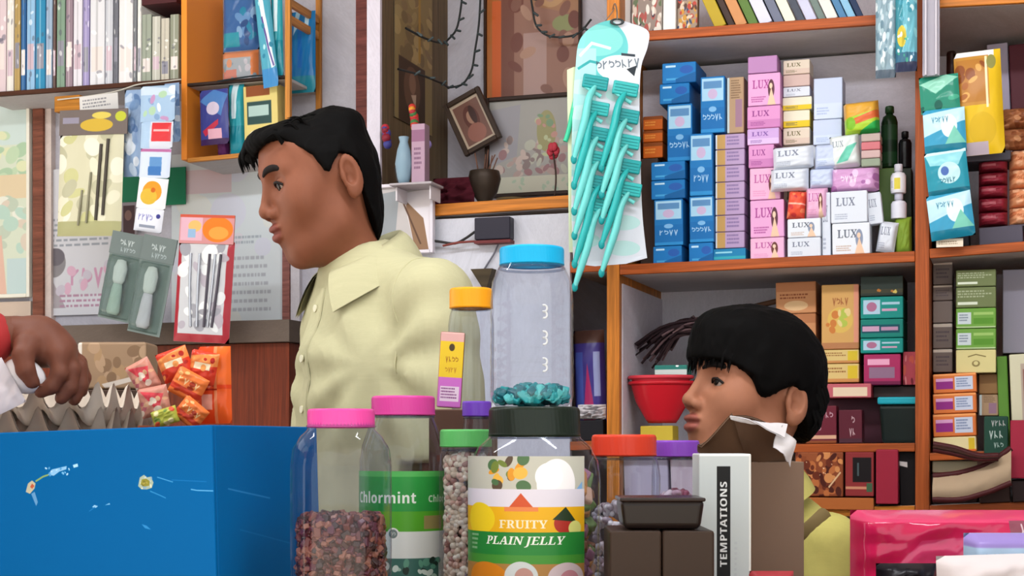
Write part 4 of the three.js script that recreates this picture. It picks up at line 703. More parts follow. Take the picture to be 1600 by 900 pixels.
{ const led = (x, y) => bAltar.top(x) + 0.0008;
  const spot = (px, z) => { const p = on(px, 320, z); p.y = led(p.x); return p; };
  // garlands of beads on the side board
  const bead = new THREE.SphereGeometry(0.008, 10, 8);
  const gar = (label, x0, y0, x1, y1, z, cols) => { const t = thing('garland', label, 'garland', on(x0, y0, z)), b = on(x1, y1, z).sub(t.position); for (let i = 0; i < 14; i++) { const k = i / 13, m = mesh('bead', bead, M(cols[i % cols.length], 0.5), t); m.position.set(b.x * k, b.y * k, b.z * k + 0.004 * Math.sin(i)); m.scale.setScalar(rr(0.8, 1.4)); } };
  gar('red and yellow bead garland hanging at the dark side of the niche', 644, 168, 652, 214, ZF + 0.015, ['#b5362c', '#c9862c', '#a52a34', '#3f6a3a']);
  gar('violet bead garland hanging beside the red one', 652, 196, 668, 226, ZF - 0.03, ['#6a5a9c', '#8a7ab5', '#4f4a86']);
  gar('dark red bead garland at the front edge of the niche', 602, 200, 606, 226, ZF + 0.035, ['#a52a34', '#3a3a7a', '#7a2030']);
  // small bracket shelf before the dark side board, with a vase and an incense box
  const ba = on(610, 287, ZF + 0.09), bb = on(676, 287, ZF + 0.09), bs = thing('bracket_shelf', 'small white bracket shelf above the framed calendar', 'shelf', V((ba.x + bb.x) / 2, ba.y, ZF + 0.06));
  const bsb = mesh('board', woodBox(bb.x - ba.x, 0.005, 0.075, 0.001), M('#a8a0a4', 0.5), bs); bsb.position.y = -0.003; for (const k of [-1, 1]) { const q = mesh('bracket', woodBox(0.004, 0.03, 0.06, 0.001), M('#cfc8cc', 0.5), bs); q.position.set(k * (bb.x - ba.x) * 0.4, -0.0215, -0.01); }
  const brk = (px, z) => { const p = on(px, 287, z); p.y = ba.y + 0.0006; return p; };
  const v1 = thing('vase', 'blue white porcelain vase on the small bracket shelf', 'vase', brk(631, ZF + 0.07)); v1.scale.setScalar(0.74); mesh('body', lathe([[0, 0], [0.014, 0], [0.02, 0.02], [0.026, 0.06], [0.02, 0.1], [0.012, 0.125], [0.016, 0.14], [0.013, 0.14], [0.01, 0.125], [0, 0.12]], 28), M('#7f98a8', 0.3), v1);
  art('incense', 60, 160, '#a88a9c', (c) => { c.R(0, 0.1, 1, 0.2, '#8a5f7a'); c.lines(0.2, 0.4, 0.6, 0.4, 5, '#6f4f68'); });
  const ib = thing('incense_box', 'tall mauve incense box beside the porcelain vase', 'box', brk(657, ZF + 0.06)); mesh('carton', boxGeo(0.032, 0.13, 0.03, { f: 'incense', r: '#8f7486', all: '#95788c' }), paper(A('incense').s, 0.5), ib);
  const pot = thing('incense_pot', 'dark brass incense pot with burnt sticks on the ledge', 'pot', spot(757, ZF - 0.12)); mesh('pot', lathe([[0, 0], [0.018, 0], [0.014, 0.016], [0.03, 0.04], [0.038, 0.07], [0.034, 0.088], [0.03, 0.086], [0.026, 0.05], [0, 0.04]], 30), M('#3a3028', 0.45, { metalness: 0.4 }), pot);
  for (let i = 0; i < 6; i++) mesh('stick', tube([V(rr(-0.01, 0.01), 0.05, rr(-0.01, 0.01)), V(rr(-0.035, 0.03), rr(0.11, 0.14), rr(-0.02, 0.02))], 0.0016, 4, 5), M('#6a4a3c', 0.7), pot);
  const cl = thing('altar_cloth', 'crumpled maroon cloth heaped on the left of the ledge', 'cloth', spot(709, ZF - 0.1)); { const g = softGeo(0.1, 0.075, 0.05, '#4a1420', '#3c1018', { p: 2, q: 0.6, wr: 0.5, ends: 'x', sd: 3 }); mesh('cloth', g, paper(0, 0.9), cl); }
  const fl = thing('flower', 'small red flower on a thin stem before the grey picture', 'flower', spot(866, ZF - 0.06)); mesh('stem', tube([V(0, 0, 0), V(0.004, 0.05, 0), V(-0.002, 0.105, 0)], 0.002, 8, 6), M('#3a2a24', 0.6), fl); for (let i = 0; i < 6; i++) { const p = mesh('petal', new THREE.SphereGeometry(0.008, 8, 6), M('#a83240', 0.6), fl); p.position.set(-0.002 + 0.007 * Math.cos(i), 0.11 + 0.009 * Math.sin(i * 1.1), 0.007 * Math.sin(i)); p.scale.set(1, 1.3, 0.6); }
  const mb = thing('match_tray', 'small brass tray with white cotton wicks on the ledge', 'tray', spot(800, ZF - 0.05)); mesh('tray', lathe([[0, 0], [0.03, 0], [0.036, 0.008], [0.034, 0.008], [0.029, 0.003], [0, 0.003]], 30), M('#7a6a4c', 0.4, { metalness: 0.5 }), mb);
}
// strings of small lights
{ const wire = M('#2b2f30', 0.6), bulb = M('#3c4648', 0.3);
  const string = (name, label, pts, z, nb) => { const c = new THREE.CatmullRomCurve3(pts.map((p) => on(p[0], p[1], z + (p[2] || 0)))), o = c.getPoint(0), t = thing(name, label, name === 'light_string' ? 'fairy lights' : 'cable', o); const g = new THREE.TubeGeometry(c, 60, 0.0026, 6); g.translate(-o.x, -o.y, -o.z); mesh('wire', g, wire, t);
    for (let i = 1; i < nb; i++) { const p = c.getPoint(i / nb).sub(o), m = mesh('bulb', new THREE.CapsuleGeometry(0.003, 0.012, 4, 8), bulb, t); m.position.copy(p); m.rotation.z = rr(0.6, 2.4); m.position.x += 0.006; } };
  string('light_string', 'unlit fairy light string looping across the white niche wall', [[752, -30], [748, 40], [742, 80], [736, 112], [722, 132], [708, 136], [690, 130, 0.18], [660, 118, 0.33], [622, 108, 0.46]], ZB + 0.06, 12);
  string('light_string', 'unlit fairy light string curving from the top toward the dark side board', [[724, -30], [719, 20], [712, 48], [700, 62], [684, 66, 0.21], [660, 58, 0.33], [634, 44, 0.42]], ZB + 0.07, 9);
  string('light_string', 'unlit fairy light string hanging over the brown poster', [[826, -30], [832, 12], [838, 40], [852, 54], [874, 58], [904, 52], [924, 30]], ZB + 0.06, 9);
}
// black adaptor box on the white board, and its cables
{ const z = ZF - 0.004, f = fit(741, 797, 339, 374, z + 0.03), t = thing('power_adaptor', 'black adaptor box fixed to the white board under the ledge', 'adaptor', V(f.x, f.y, z + 0.0155));
  mesh('case', boxGeo(f.w, f.h, 0.03, { all: '#211f2a', f: '#2a2733' }, 0.003, 2), paper(0, 0.4), t);
  const tr = mesh('mount', boxGeo(f.w * 1.02, 0.007, 0.03, { all: '#6a2f30' }, 0.001), paper(0, 0.5), t); tr.position.y = -0.008;
  const cable = (label, pts, zz, r, col) => { const c = new THREE.CatmullRomCurve3(pts.map((p) => on(p[0], p[1], zz))), m = mesh('cable', new THREE.TubeGeometry(c, 40, r, 7), M(col, 0.5)); tag(m, label, 'cable'); };
  cable('dark cable drooping left from the black adaptor', [[742, 362], [728, 372], [712, 380], [690, 378], [664, 372], [648, 352], [634, 318], [622, 284], [618, 262]], z + 0.02, 0.003, '#2c2a2a');
  cable('dull red cable running left under the black adaptor', [[742, 377], [728, 378], [716, 379], [706, 381], [692, 384]], z + 0.026, 0.0026, '#7a3a34');
  cable('thin grey cable slanting down right of the adaptor', [[780, 378], [772, 396], [762, 412], [752, 428]], z + 0.006, 0.002, '#6a6a74');
  const w = on(760, 455, z), wedge = mesh('wooden_wedge', (() => { const s = new THREE.Shape([[-17, -23], [17, -23], [17, -16], [-17, -16]].map((p) => new THREE.Vector2())); const q = 0.0011 * 1.2; const sh = new THREE.Shape([new THREE.Vector2(-20 * q, 20 * q), new THREE.Vector2(18 * q, 20 * q), new THREE.Vector2(6 * q, -20 * q)]); return new THREE.ExtrudeGeometry(sh, { depth: 0.03, bevelEnabled: false }); })(), WOOD('#4a3f2c', 0.6)); wedge.position.copy(w).add(V(0, 0.02, 0.001)); tag(wedge, 'small dark wooden wedge on the white board behind the jars', 'wedge');
}
// white framed calendar behind the older boy's neck
art('calendar', 160, 220, '#b9b3b2', (c) => { c.P([[0.45, 0.1], [1, 0.05], [1, 1], [0.7, 1]], '#d9d3d8'); c.P([[0.5, 0.2], [0.85, 0.5], [0.95, 1], [0.7, 1], [0.6, 0.6]], '#8a6a50'); c.P([[0, 0.1], [0.4, 0.05], [0.3, 1], [0, 1]], '#8f9498'); c.L([[0.35, 0], [0.6, 0.5], [0.8, 0.9]], '#5a4030', 5); });
picture('calendar', 'white framed calendar on the board behind the older boy’s neck', 'calendar', 632, 342, 92, 110, ZF + 0.022, 0, '#d9d3d6', 'calendar', { bar: 5, mat: M('#d8d2da', 0.5) });

// ---------------------------------------------------------------- left wall rack: notebooks standing on the top board
{ const rows = [[-12, 9, 'pinkish white', '#d9c6cc'], [10, 21, 'white', '#e2ded8'], [22, 31, 'tan', '#b59a62'], [32, 40, 'deep blue', '#2c5f96'], [41, 54, 'pale blue', '#8fb9dc'], [55, 70, 'teal blue', '#2f86b0'], [71, 81, 'lilac teal', '#9ab0c9'], [82, 87, 'dark brown', '#5a4440'], [88, 101, 'grey green', '#7f9a86'], [102, 113, 'mauve', '#94808c'], [114, 128, 'bright white', '#dedbe4'], [129, 139, 'violet', '#9c92c0'], [140, 163, 'broad white', '#dcdde3'], [164, 176, 'grey white', '#c3c6cf'], [177, 184, 'dark grey', '#70727c'], [185, 207, 'chalk white', '#e3e1e3'], [208, 213, 'slate', '#7d8086'], [214, 220, 'thin white', '#dfe0dc'], [221, 236, 'sage grey', '#9aa294'], [237, 250, 'pale grey', '#bdbdb2'], [251, 264, 'cream grey', '#c5c0b2'], [265, 279, 'dim olive', '#8f9382']];
  rows.forEach(([a, b, n, col], i) => {
    const top = i > 17 ? 22 + 3 * (i % 3) : -60, z = ZL - 0.008 - 0.006 * rnd();
    const key = art('nb' + i, 24, 200, col, (c) => { c.R(0.1, 0.62 + 0.1 * rnd(), 0.8, 0.2, ['#e4d9d6', '#c9b3c0', '#8f8f9c'][i % 3]); c.R(0.4, 0, 0.14, 1, i % 2 ? '#ffffff55' : '#00000022'); c.S(6, ['#ffffff88', '#55556677'], 0, 0.2, 1, 0.95, 4); });
    good('notebook', `${n} notebook spine on the upper left board, ${ORD[i]} from the left`, 'notebook', [a, b, top, 135], z, 0.14, { f: key, t: '#e0ddd4', all: col }, { board: bLeftTop, r: 0.0015, rough: 0.4 });
  });
  good('carton', 'dark maroon carton lying on the short notebooks at the top', 'box', [219, 276, -60, 6], ZL - 0.012, 0.13, { all: '#4a2226' });
}
// things in the cell beside the orange upright
{ art('bluePack', 120, 130, '#3a5f94', (c) => { c.R(0, 0, 1, 0.25, '#3a2c44'); c.Q(4, 0.6, 0.12, 0.18, '#c9b5cc'); c.S(14, ['#5f86b4', '#2f4a7a', '#7a9cc0', '#2a7a9a'], 0, 0.3, 1, 0.9, 12); c.R(0, 0.75, 0.5, 0.2, '#2f8a9c'); });
  art('orangePack', 120, 80, '#9aa0a6', (c) => { c.R(0, 0, 1, 0.24, '#c9805a'); c.R(0.86, 0, 0.14, 0.8, '#d07a4a'); c.R(0.06, 0.6, 0.4, 0.3, '#c07a6c'); c.S(12, ['#b5b0b8', '#7f8f9a', '#c98a6a'], 0, 0.25, 1, 1, 8); });
  const z = ZL - 0.03;
  good('brush_pack', 'dark blue brush pack above a grey one beside the orange upright', 'brush pack', [345, 402, -30, 77], z, 0.03, { f: 'bluePack', k: '#2f4a7a' }, { soft: { p: 5, q: 0.4, wr: 0.1 }, rough: 0.2 });
  good('brush_pack', 'grey pack with orange border standing on the thin dark board', 'brush pack', [344, 400, 78, 124], z, 0.03, { f: 'orangePack', k: '#8a8f96' }, { soft: { p: 5, q: 0.4, wr: 0.08 }, rough: 0.25, board: bLeftMid });
  art('brushStrip', 60, 220, '#4fa0b8', (c) => { c.P([[0.2, 0], [0.5, 0], [0.95, 0.8], [0.7, 0.82]], '#dfe4ee'); c.L([[0.4, 0.3], [0.66, 0.62], [0.86, 0.8]], '#5a4a90', 6); c.R(0, 0.82, 1, 0.18, '#3f86c0'); c.S(8, ['#a9dbe2', '#2f7f9c'], 0, 0, 1, 0.8, 6); });
  art('brushTeal', 50, 220, '#2f9aa8', (c) => { c.P([[0.3, 0], [0.7, 0], [0.6, 0.5], [0.3, 0.5]], '#d3e8ee'); c.R(0, 0.6, 1, 0.4, '#1f8698'); });
  strip('brush_pack', 'pale blue toothbrush pack hanging askew before the teal one', 'brush pack', [408, -20, 424, 136, 24], ZL + 0.012, 0.012, 'brushStrip', '#3f8aa8', { rough: 0.2 });
  strip('brush_pack', 'teal toothbrush pack hanging left of the thin post', 'brush pack', [432, -20, 434, 120, 18], ZL - 0.004, 0.012, 'brushTeal', '#2a8a98', { rough: 0.2 });
  art('blueBig', 60, 200, '#1f78b8', (c) => { c.P([[0.2, 0], [0.4, 0], [0.3, 0.2], [0.1, 0.3]], '#a9cfe6'); c.P([[0.6, 0], [0.8, 0.05], [0.75, 0.25], [0.6, 0.2]], '#b9d8ea'); c.R(0.3, 0.1, 0.2, 0.6, '#1a6cc0'); c.R(0, 0.8, 1, 0.2, '#2a8aa0'); });
  strip('brush_pack', 'bright blue packet hanging inside the open rack beside the white wall', 'brush pack', [474, 18, 474, 145, 38], ZB + 0.06, 0.016, 'blueBig', '#1f6a9c', { rough: 0.22 });
  art('purplePouch', 110, 170, '#3a3f86', (c) => { c.P([[0, 0.2], [0.5, 0], [1, 0.1], [0.8, 0.5]], '#4a78b5'); c.E(0.5, 0.35, 0.24, 0.12, '#c9bcd0'); c.P([[0.1, 0.75], [0.7, 0.55], [0.7, 0.65], [0.2, 0.85]], '#b52f46'); c.R(0.3, 0.72, 0.5, 0.2, '#d8a4b5'); c.R(0, 0.9, 1, 0.1, '#3a2050'); });
  strip('snack_pouch', 'purple and blue pouch in the wire tray by the orange upright', 'snack pack', [334, 140, 336, 226, 44], ZL + 0.014, 0.016, 'purplePouch', '#2f3470', { rough: 0.25 });
  good('brush_pack', 'teal and blue packet between the purple pouch and yellow box', 'brush pack', [356, 380, 130, 241], z + 0.02, 0.03, { f: 'brushTeal', k: '#1f7a90' }, { soft: { p: 4, q: 0.5, wr: 0.1 }, rough: 0.25, board: bLeftLow });
  art('yellowBox', 90, 120, '#d8c67a', (c) => { c.R(0.08, 0, 0.7, 0.16, '#8a4a24'); c.R(0.1, 0.24, 0.72, 0.34, '#2f4a48'); c.R(0.14, 0.3, 0.6, 0.16, '#a9c4be'); c.E(0.4, 0.78, 0.3, 0.12, '#e6dfc9'); c.R(0, 0.9, 0.3, 0.1, '#b54a3a'); });
  good('carton', 'pale yellow box with a dark label beside the thin post', 'box', [382, 436, 132, 237], z + 0.015, 0.05, { f: 'yellowBox', all: '#cdb96a' }, { board: bLeftLow });
  good('brush_pack', 'violet packet low behind the purple pouch', 'brush pack', [338, 354, 190, 245], z - 0.01, 0.03, { f: '#6a2a6a', k: '#4a1f4a' }, { soft: { p: 4, q: 0.5, wr: 0.1 }, board: bLeftLow });
}

// ---------------------------------------------------------------- posters and hanging packs on the left wall
const flat = (name, label, cat, x0, x1, y0, y1, z, key, side, d = 0.0025, rough = 0.55, rot = 0) => { const f = fit(x0, x1, y0, y1, z), m = mesh(name, boxGeo(f.w, f.h, d, { f: key, all: side }, 0.0004), paper(A(key).s, rough)); m.position.set(f.x, f.y, z - d / 2); m.rotation.z = rot; return tag(m, label, cat); };
art('glassPoster', 100, 400, '#c9d2b8', (c) => { c.R(0, 0, 1, 0.25, '#bcd0cf'); c.S(24, ['#a9c79a', '#d3d6a0', '#8fb58a'], 0, 0.2, 1, 0.45, 14); c.R(0.2, 0.4, 0.8, 0.12, '#d8b98a'); c.S(30, ['#e4e2d4', '#a9b8a0', '#cfb9a4', '#9fc4b4'], 0, 0.5, 1, 0.8, 13); c.P([[0, 0.8], [0.5, 0.7], [0.6, 1], [0, 1]], '#d89a84'); c.R(0.6, 0.82, 0.4, 0.18, '#a9c4c9'); c.R(0, 0, 1, 1, '#eef2e855'); });
picture('poster', 'pale green picture in a white frame at the far left edge', 'poster', 2, 305, 92, 322, ZB + 0.03, 0, '#e8e4d8', 'glassPoster', { bar: 5, mat: M('#ece9da', 0.5), rough: 0.3 });
flat('poster', 'blank pinkish cream board below the pale green picture', 'poster', -50, 48, 472, 512, ZB + 0.02, '#cdb9a8', '#b9a898', 0.01);
art('paperWhite', 200, 280, '#d6dee2', (c) => { c.S(18, ['#dbd8e0', '#d2e0dc', '#d6d9e6', '#dde0dc'], 0, 0, 1, 1, 26); c.R(0.03, 0.1, 0.5, 0.14, '#d6c3c9'); for (let i = 0; i < 7; i++) c.lines(0.5, 0.62 + i * 0.05, 0.4, 0.04, 1, '#b3b8c0'); c.lines(0.5, 0.5, 0.3, 0.06, 2, '#aab4bd'); });
flat('poster', 'large pale paper poster behind the orange topped hanging pack', 'poster', 268, 447, 236, 503, ZB + 0.006, 'paperWhite', '#c4c8cc');
art('paperPrint', 200, 260, '#d2d3da', (c) => { for (let i = 0; i < 6; i++) c.lines(0.12, 0.34 + i * 0.035, 0.8, 0.03, 1, '#9aa0aa'); c.E(0.24, 0.64, 0.12, 0.1, '#8d8a8e'); c.E(0.26, 0.6, 0.09, 0.06, '#6f6a72'); c.P([[0.06, 0.95], [0.2, 0.72], [0.36, 0.95]], '#a9a2a8'); c.Q(4, 0.62, 0.74, 0.14, '#c786a8'); c.S(14, ['#d9b0c6', '#c9c3d0'], 0.3, 0.6, 0.95, 0.85, 9); for (let i = 0; i < 3; i++) c.lines(0.3, 0.86 + i * 0.035, 0.6, 0.03, 1, '#b08aa0'); });
flat('poster', 'white paper with pink lettering behind the beige hanging pack', 'poster', 46, 206, 262, 492, ZB + 0.01, 'paperPrint', '#cfcfd4');
flat('poster', 'green sheet on the wall behind the blue and white strip', 'poster', 176, 290, 264, 322, ZB + 0.014, '#1f7a56', '#1a6a4a');
flat('poster', 'navy sheet on the wall between the hanging packs', 'poster', 186, 216, 168, 266, ZB + 0.018, '#26304f', '#202a44');
flat('photo', 'small dark picture on the wall under the green sheet', 'picture', 189, 214, 316, 367, ZB + 0.02, 'darkPhoto', '#a9a0a0', 0.004, 0.4, art('darkPhoto', 60, 100, '#8f8890', (c) => { c.R(0.14, 0.1, 0.72, 0.9, '#4a3234'); c.E(0.45, 0.4, 0.22, 0.16, '#7f5f58'); }) ? 0 : 0);
art('tagWhite', 120, 60, '#d8d6d4', (c) => { c.lines(0.08, 0.2, 0.8, 0.6, 3, '#8f8f94'); });
{ const t = flat('price_tag', 'white paper tag on the string under the notebooks', 'tag', 125, 185, 148, 174, ZL + 0.008, 'tagWhite', '#d0cecc', 0.001, 0.6, 0.05); }
{ const c = new THREE.CatmullRomCurve3([[90, 156], [140, 150], [184, 142], [216, 132], [250, 128], [283, 124]].map((p) => on(p[0], p[1], ZL + 0.004))); tag(mesh('string', new THREE.TubeGeometry(c, 30, 0.0018, 6), M('#c9c6bc', 0.6)), 'thin pale string stretched under the upper left board', 'string'); }
{ const c = new THREE.CatmullRomCurve3([[340, 127], [372, 122], [404, 118], [440, 120]].map((p) => on(p[0], p[1], ZL + 0.01))); tag(mesh('string', new THREE.TubeGeometry(c, 20, 0.002, 6), M('#1c2a30', 0.6)), 'dark string stretched across the rack cell beside the orange upright', 'string'); }
const ZH = -3.36;
// beige pack of cutlery
{ const p = on(139, 369, ZH), w = on(192, 369, ZH).x - on(86, 369, ZH).x, h = on(139, 172, ZH).y - p.y, t = thing('hanging_pack', 'beige hanging pack of dark combs on the left wall', 'hanging pack', p); t.rotation.z = -0.035;
  art('beigeHead', 160, 60, '#6f6460', (c) => { c.E(0.55, 0.62, 0.24, 0.26, '#c9a83a'); c.E(0.62, 0.24, 0.14, 0.14, '#d3c05a'); c.E(0.9, 0.3, 0.08, 0.2, '#b9bf3a'); c.R(0.05, 0.3, 0.24, 0.24, '#8f8a9c'); });
  art('beigeBody', 160, 240, '#cfccaf', (c) => { c.S(26, ['#dfdcc4', '#b9b79a', '#e6e4d2', '#c5c48e'], 0, 0, 1, 0.9, 18); c.R(0, 0.86, 1, 0.14, '#a9a87a'); });
  const b = mesh('pouch', softGeo(w * 0.94, h * 0.82, 0.02, 'beigeBody', '#b9b699', { p: 5, q: 0.4, wr: 0.14, crimp: 0.03 }), paper(A('beigeBody').s, 0.25), t);
  const hd = mesh('header', boxGeo(w, h * 0.2, 0.003, { f: 'beigeHead', all: '#5f5450' }, 0.0005), paper(A('beigeHead').s, 0.4), t); hd.position.set(w * 0.03, h * 0.8, 0.004);
  const dk = M('#4c463e', 0.4), gr = M('#8f8c74', 0.4);
  [[0.18, 0.12, 0.72], [0.28, 0.16, 0.76], [0.04, 0.1, 0.5], [-0.08, 0.08, 0.36]].forEach(([x, y0, y1], i) => { const m = mesh('comb', tube([V(w * x, h * y1, 0.012), V(w * (x - 0.02), h * (y0 + y1) / 2, 0.0135), V(w * (x - 0.05), h * y0, 0.0115)], i < 2 ? 0.0042 : 0.003, 12, 7), i < 2 ? dk : gr, t); });
}
// blue and white sachet strip, square by square
{ art('stripA', 90, 90, '#9fbbd8', (c) => { c.P([[0, 0], [1, 0.1], [1, 0.3], [0, 0.25]], '#c5d6e6'); c.S(12, ['#7f9fc6', '#dbe6f0', '#a9c9a9', '#b98fb9'], 0, 0, 1, 1, 9); });
  art('stripB', 90, 80, '#d0d5e2', (c) => { c.R(0.36, 0.05, 0.6, 0.7, '#d23a40'); c.R(0.42, 0.3, 0.5, 0.08, '#f0b0b0'); c.R(0, 0, 0.3, 1, '#a9c4e0'); });
  art('stripC', 90, 80, '#cdd8ea', (c) => { c.R(0.34, 0.3, 0.42, 0.5, '#5f8fc4'); c.R(0, 0.02, 1, 0.1, '#b56a9c'); c.R(0.3, 0.62, 0.44, 0.3, '#3f74b5'); });
  art('stripD', 90, 100, '#e4e6ea', (c) => { c.E(0.52, 0.45, 0.34, 0.34, '#e6962a'); c.E(0.42, 0.62, 0.3, 0.26, '#d6b03a'); c.E(0.56, 0.4, 0.08, 0.08, '#c9641c'); });
  art('stripE', 90, 60, '#dde0ea', (c) => { c.Q(4, 0.4, 0.4, 0.34, '#6a6ab0'); c.R(0.2, 0.72, 0.6, 0.12, '#8a92a4'); c.E(0.86, 0.3, 0.07, 0.1, '#3a3a86'); });
  const xs = [[247, 134, 246, 190, 54], [246, 190, 244, 232, 50], [244, 232, 241, 278, 48], [241, 278, 235, 326, 46], [235, 326, 230, 362, 44]];
  ['stripA', 'stripB', 'stripC', 'stripD', 'stripE'].forEach((k, i) => strip('sachet', ['blue crumpled sachet topmost of the hanging white strip', 'white sachet with a red square on the hanging strip', 'white sachet with a blue patch on the hanging strip', 'white sachet with an orange disc on the hanging strip', 'white sachet lowest on the hanging strip beside the orange disc'][i], 'sachet', xs[i], ZH + 0.02, 0.01, k, '#c3cad8', { rough: 0.25, soft: { crimp: 0.06 } }));
  art('plasticBlue', 60, 160, '#8fa9cc', (c) => { c.S(22, ['#b9cce2', '#7292bc', '#dbe4ee', '#5f7fae'], 0, 0, 1, 1, 10); });
  strip('plastic_bag', 'pale blue plastic bag hanging behind the white sachet strip', 'bag', [214, 140, 212, 276, 38], ZH - 0.03, 0.02, 'plasticBlue', '#7f9abf', { rough: 0.2, soft: { wr: 0.4 } });
  strip('plastic_bag', 'pale blue plastic bag hanging against the orange upright', 'bag', [268, 130, 270, 222, 24], ZL + 0.03, 0.016, 'plasticBlue', '#7f9abf', { rough: 0.2, soft: { wr: 0.4 } });
}
// two grey blister packs with white shaving brushes
{ art('greyHead', 100, 60, '#6d7876', (c) => { c.Q(4, 0.5, 0.44, 0.3, '#d3dcdc'); c.Q(5, 0.55, 0.76, 0.24, '#b5c2c4'); });
  [['grey blister pack with a white brush, the left of two', 203, 366, 178, 500], ['grey blister pack with a white brush, the right of two', 252, 372, 224, 522]].forEach(([label, x0, y0, x1, y1], i) => {
    const z = ZH + 0.04 + i * 0.012, a = on(x0, y0, z), b = on(x1, y1, z), L = a.distanceTo(b), W = on(x1 + 52, y1, z).x - b.x, t = thing('blister_pack', label, 'hanging pack', b); t.rotation.z = -Math.atan2(a.x - b.x, a.y - b.y);
    const bk = mesh('backing', boxGeo(W, L, 0.002, { f: '#7c8885', all: '#6a7472' }, 0.0005), paper(0, 0.35), t);
    const hd = mesh('header', boxGeo(W * 1.02, L * 0.26, 0.004, { f: 'greyHead', all: '#5c6664' }, 0.0005), paper(A('greyHead').s, 0.4), t); hd.position.set(0, L * 0.75, 0.001);
    const br = mesh('brush_head', lathe([[0, L * 0.7], [0.012, L * 0.69], [0.019, L * 0.6], [0.017, L * 0.46], [0.012, L * 0.42], [0, L * 0.42]], 24), M('#d3d8d6', 0.6), t); br.position.z = 0.012; br.scale.z = 0.5;
    const hb = mesh('brush_handle', lathe([[0, L * 0.419], [0.012, L * 0.418], [0.015, L * 0.36], [0.017, L * 0.2], [0.019, L * 0.1], [0.014, L * 0.06], [0, L * 0.06]], 24), M(i ? '#cdc9d2' : '#a9bcb2', 0.35), t); hb.position.z = 0.012; hb.scale.z = 0.5;
    const film = mesh('blister', softGeo(W * 0.9, L * 0.72, 0.034, '#dfe6e6', '#dfe6e6', { p: 6, q: 0.35, wr: 0.06, crimp: 0.02 }), clear('#dfe6e4', 0.12), t); film.position.set(0, L * 0.02, 0.007);
  });
}
// silver pack with the orange header
{ const z = ZH + 0.05, a = on(326, 338, z), b = on(314, 535, z), L = a.distanceTo(b), W = on(314 + 88, 535, z).x - b.x, t = thing('hanging_pack', 'hanging pack of silver cutlery with red edges and orange header', 'hanging pack', b); t.rotation.z = -Math.atan2(a.x - b.x, a.y - b.y);
  art('orangeHead', 140, 70, '#c98a8c', (c) => { c.R(0.02, 0.1, 0.4, 0.8, '#d6a9b8'); c.E(0.28, 0.4, 0.12, 0.2, '#e9b46a'); c.R(0.16, 0.5, 0.14, 0.3, '#8fb0d0'); c.E(0.7, 0.5, 0.28, 0.44, '#e3781f'); c.E(0.72, 0.62, 0.18, 0.22, '#e8993f'); c.R(0, 0, 1, 0.1, '#c2543f'); });
  art('silverBody', 140, 200, '#c3c2c6', (c) => { c.R(0, 0, 1, 1, '#a5323c'); c.R(0.07, 0.0, 0.84, 0.92, '#c5c6ca'); c.S(30, ['#dfe2e4', '#9a9aa2', '#e9eaea', '#b0a8b2'], 0.1, 0.02, 0.86, 0.88, 12); });
  mesh('pouch', softGeo(W, L * 0.8, 0.018, 'silverBody', '#a5323c', { p: 5, q: 0.4, wr: 0.16, crimp: 0.03 }), paper(A('silverBody').s, 0.2), t);
  const hd = mesh('header', boxGeo(W * 0.98, L * 0.23, 0.003, { f: 'orangeHead', all: '#b9643a' }, 0.0006), paper(A('orangeHead').s, 0.4), t); hd.position.set(0, L * 0.78, 0.004);
  const st = M('#b9bcc2', 0.25, { metalness: 0.7 }), dk = M('#55505a', 0.35);
  [[-0.24, st], [-0.08, st], [0.1, dk], [0.2, st], [0.3, dk]].forEach(([x, m], i) => { const q = mesh('spoon', tube([V(W * x, L * 0.7, 0.0105), V(W * (x * 0.9), L * 0.42, 0.012), V(W * x * 0.7, L * 0.12, 0.0102)], 0.0034, 12, 7), m, t); });
}
// ---------------------------------------------------------------- on the counter
const yAt = (py, d) => EYE - (py - CY) / F * d;
const foot = (px, d, y = CT) => { const p = at(px, CY, d); p.y = y + 0.0004; return p; };
const plastic = clear('#e9ecf2', 0.07), plasticRim = clear('#dfe3ea', 0.12);
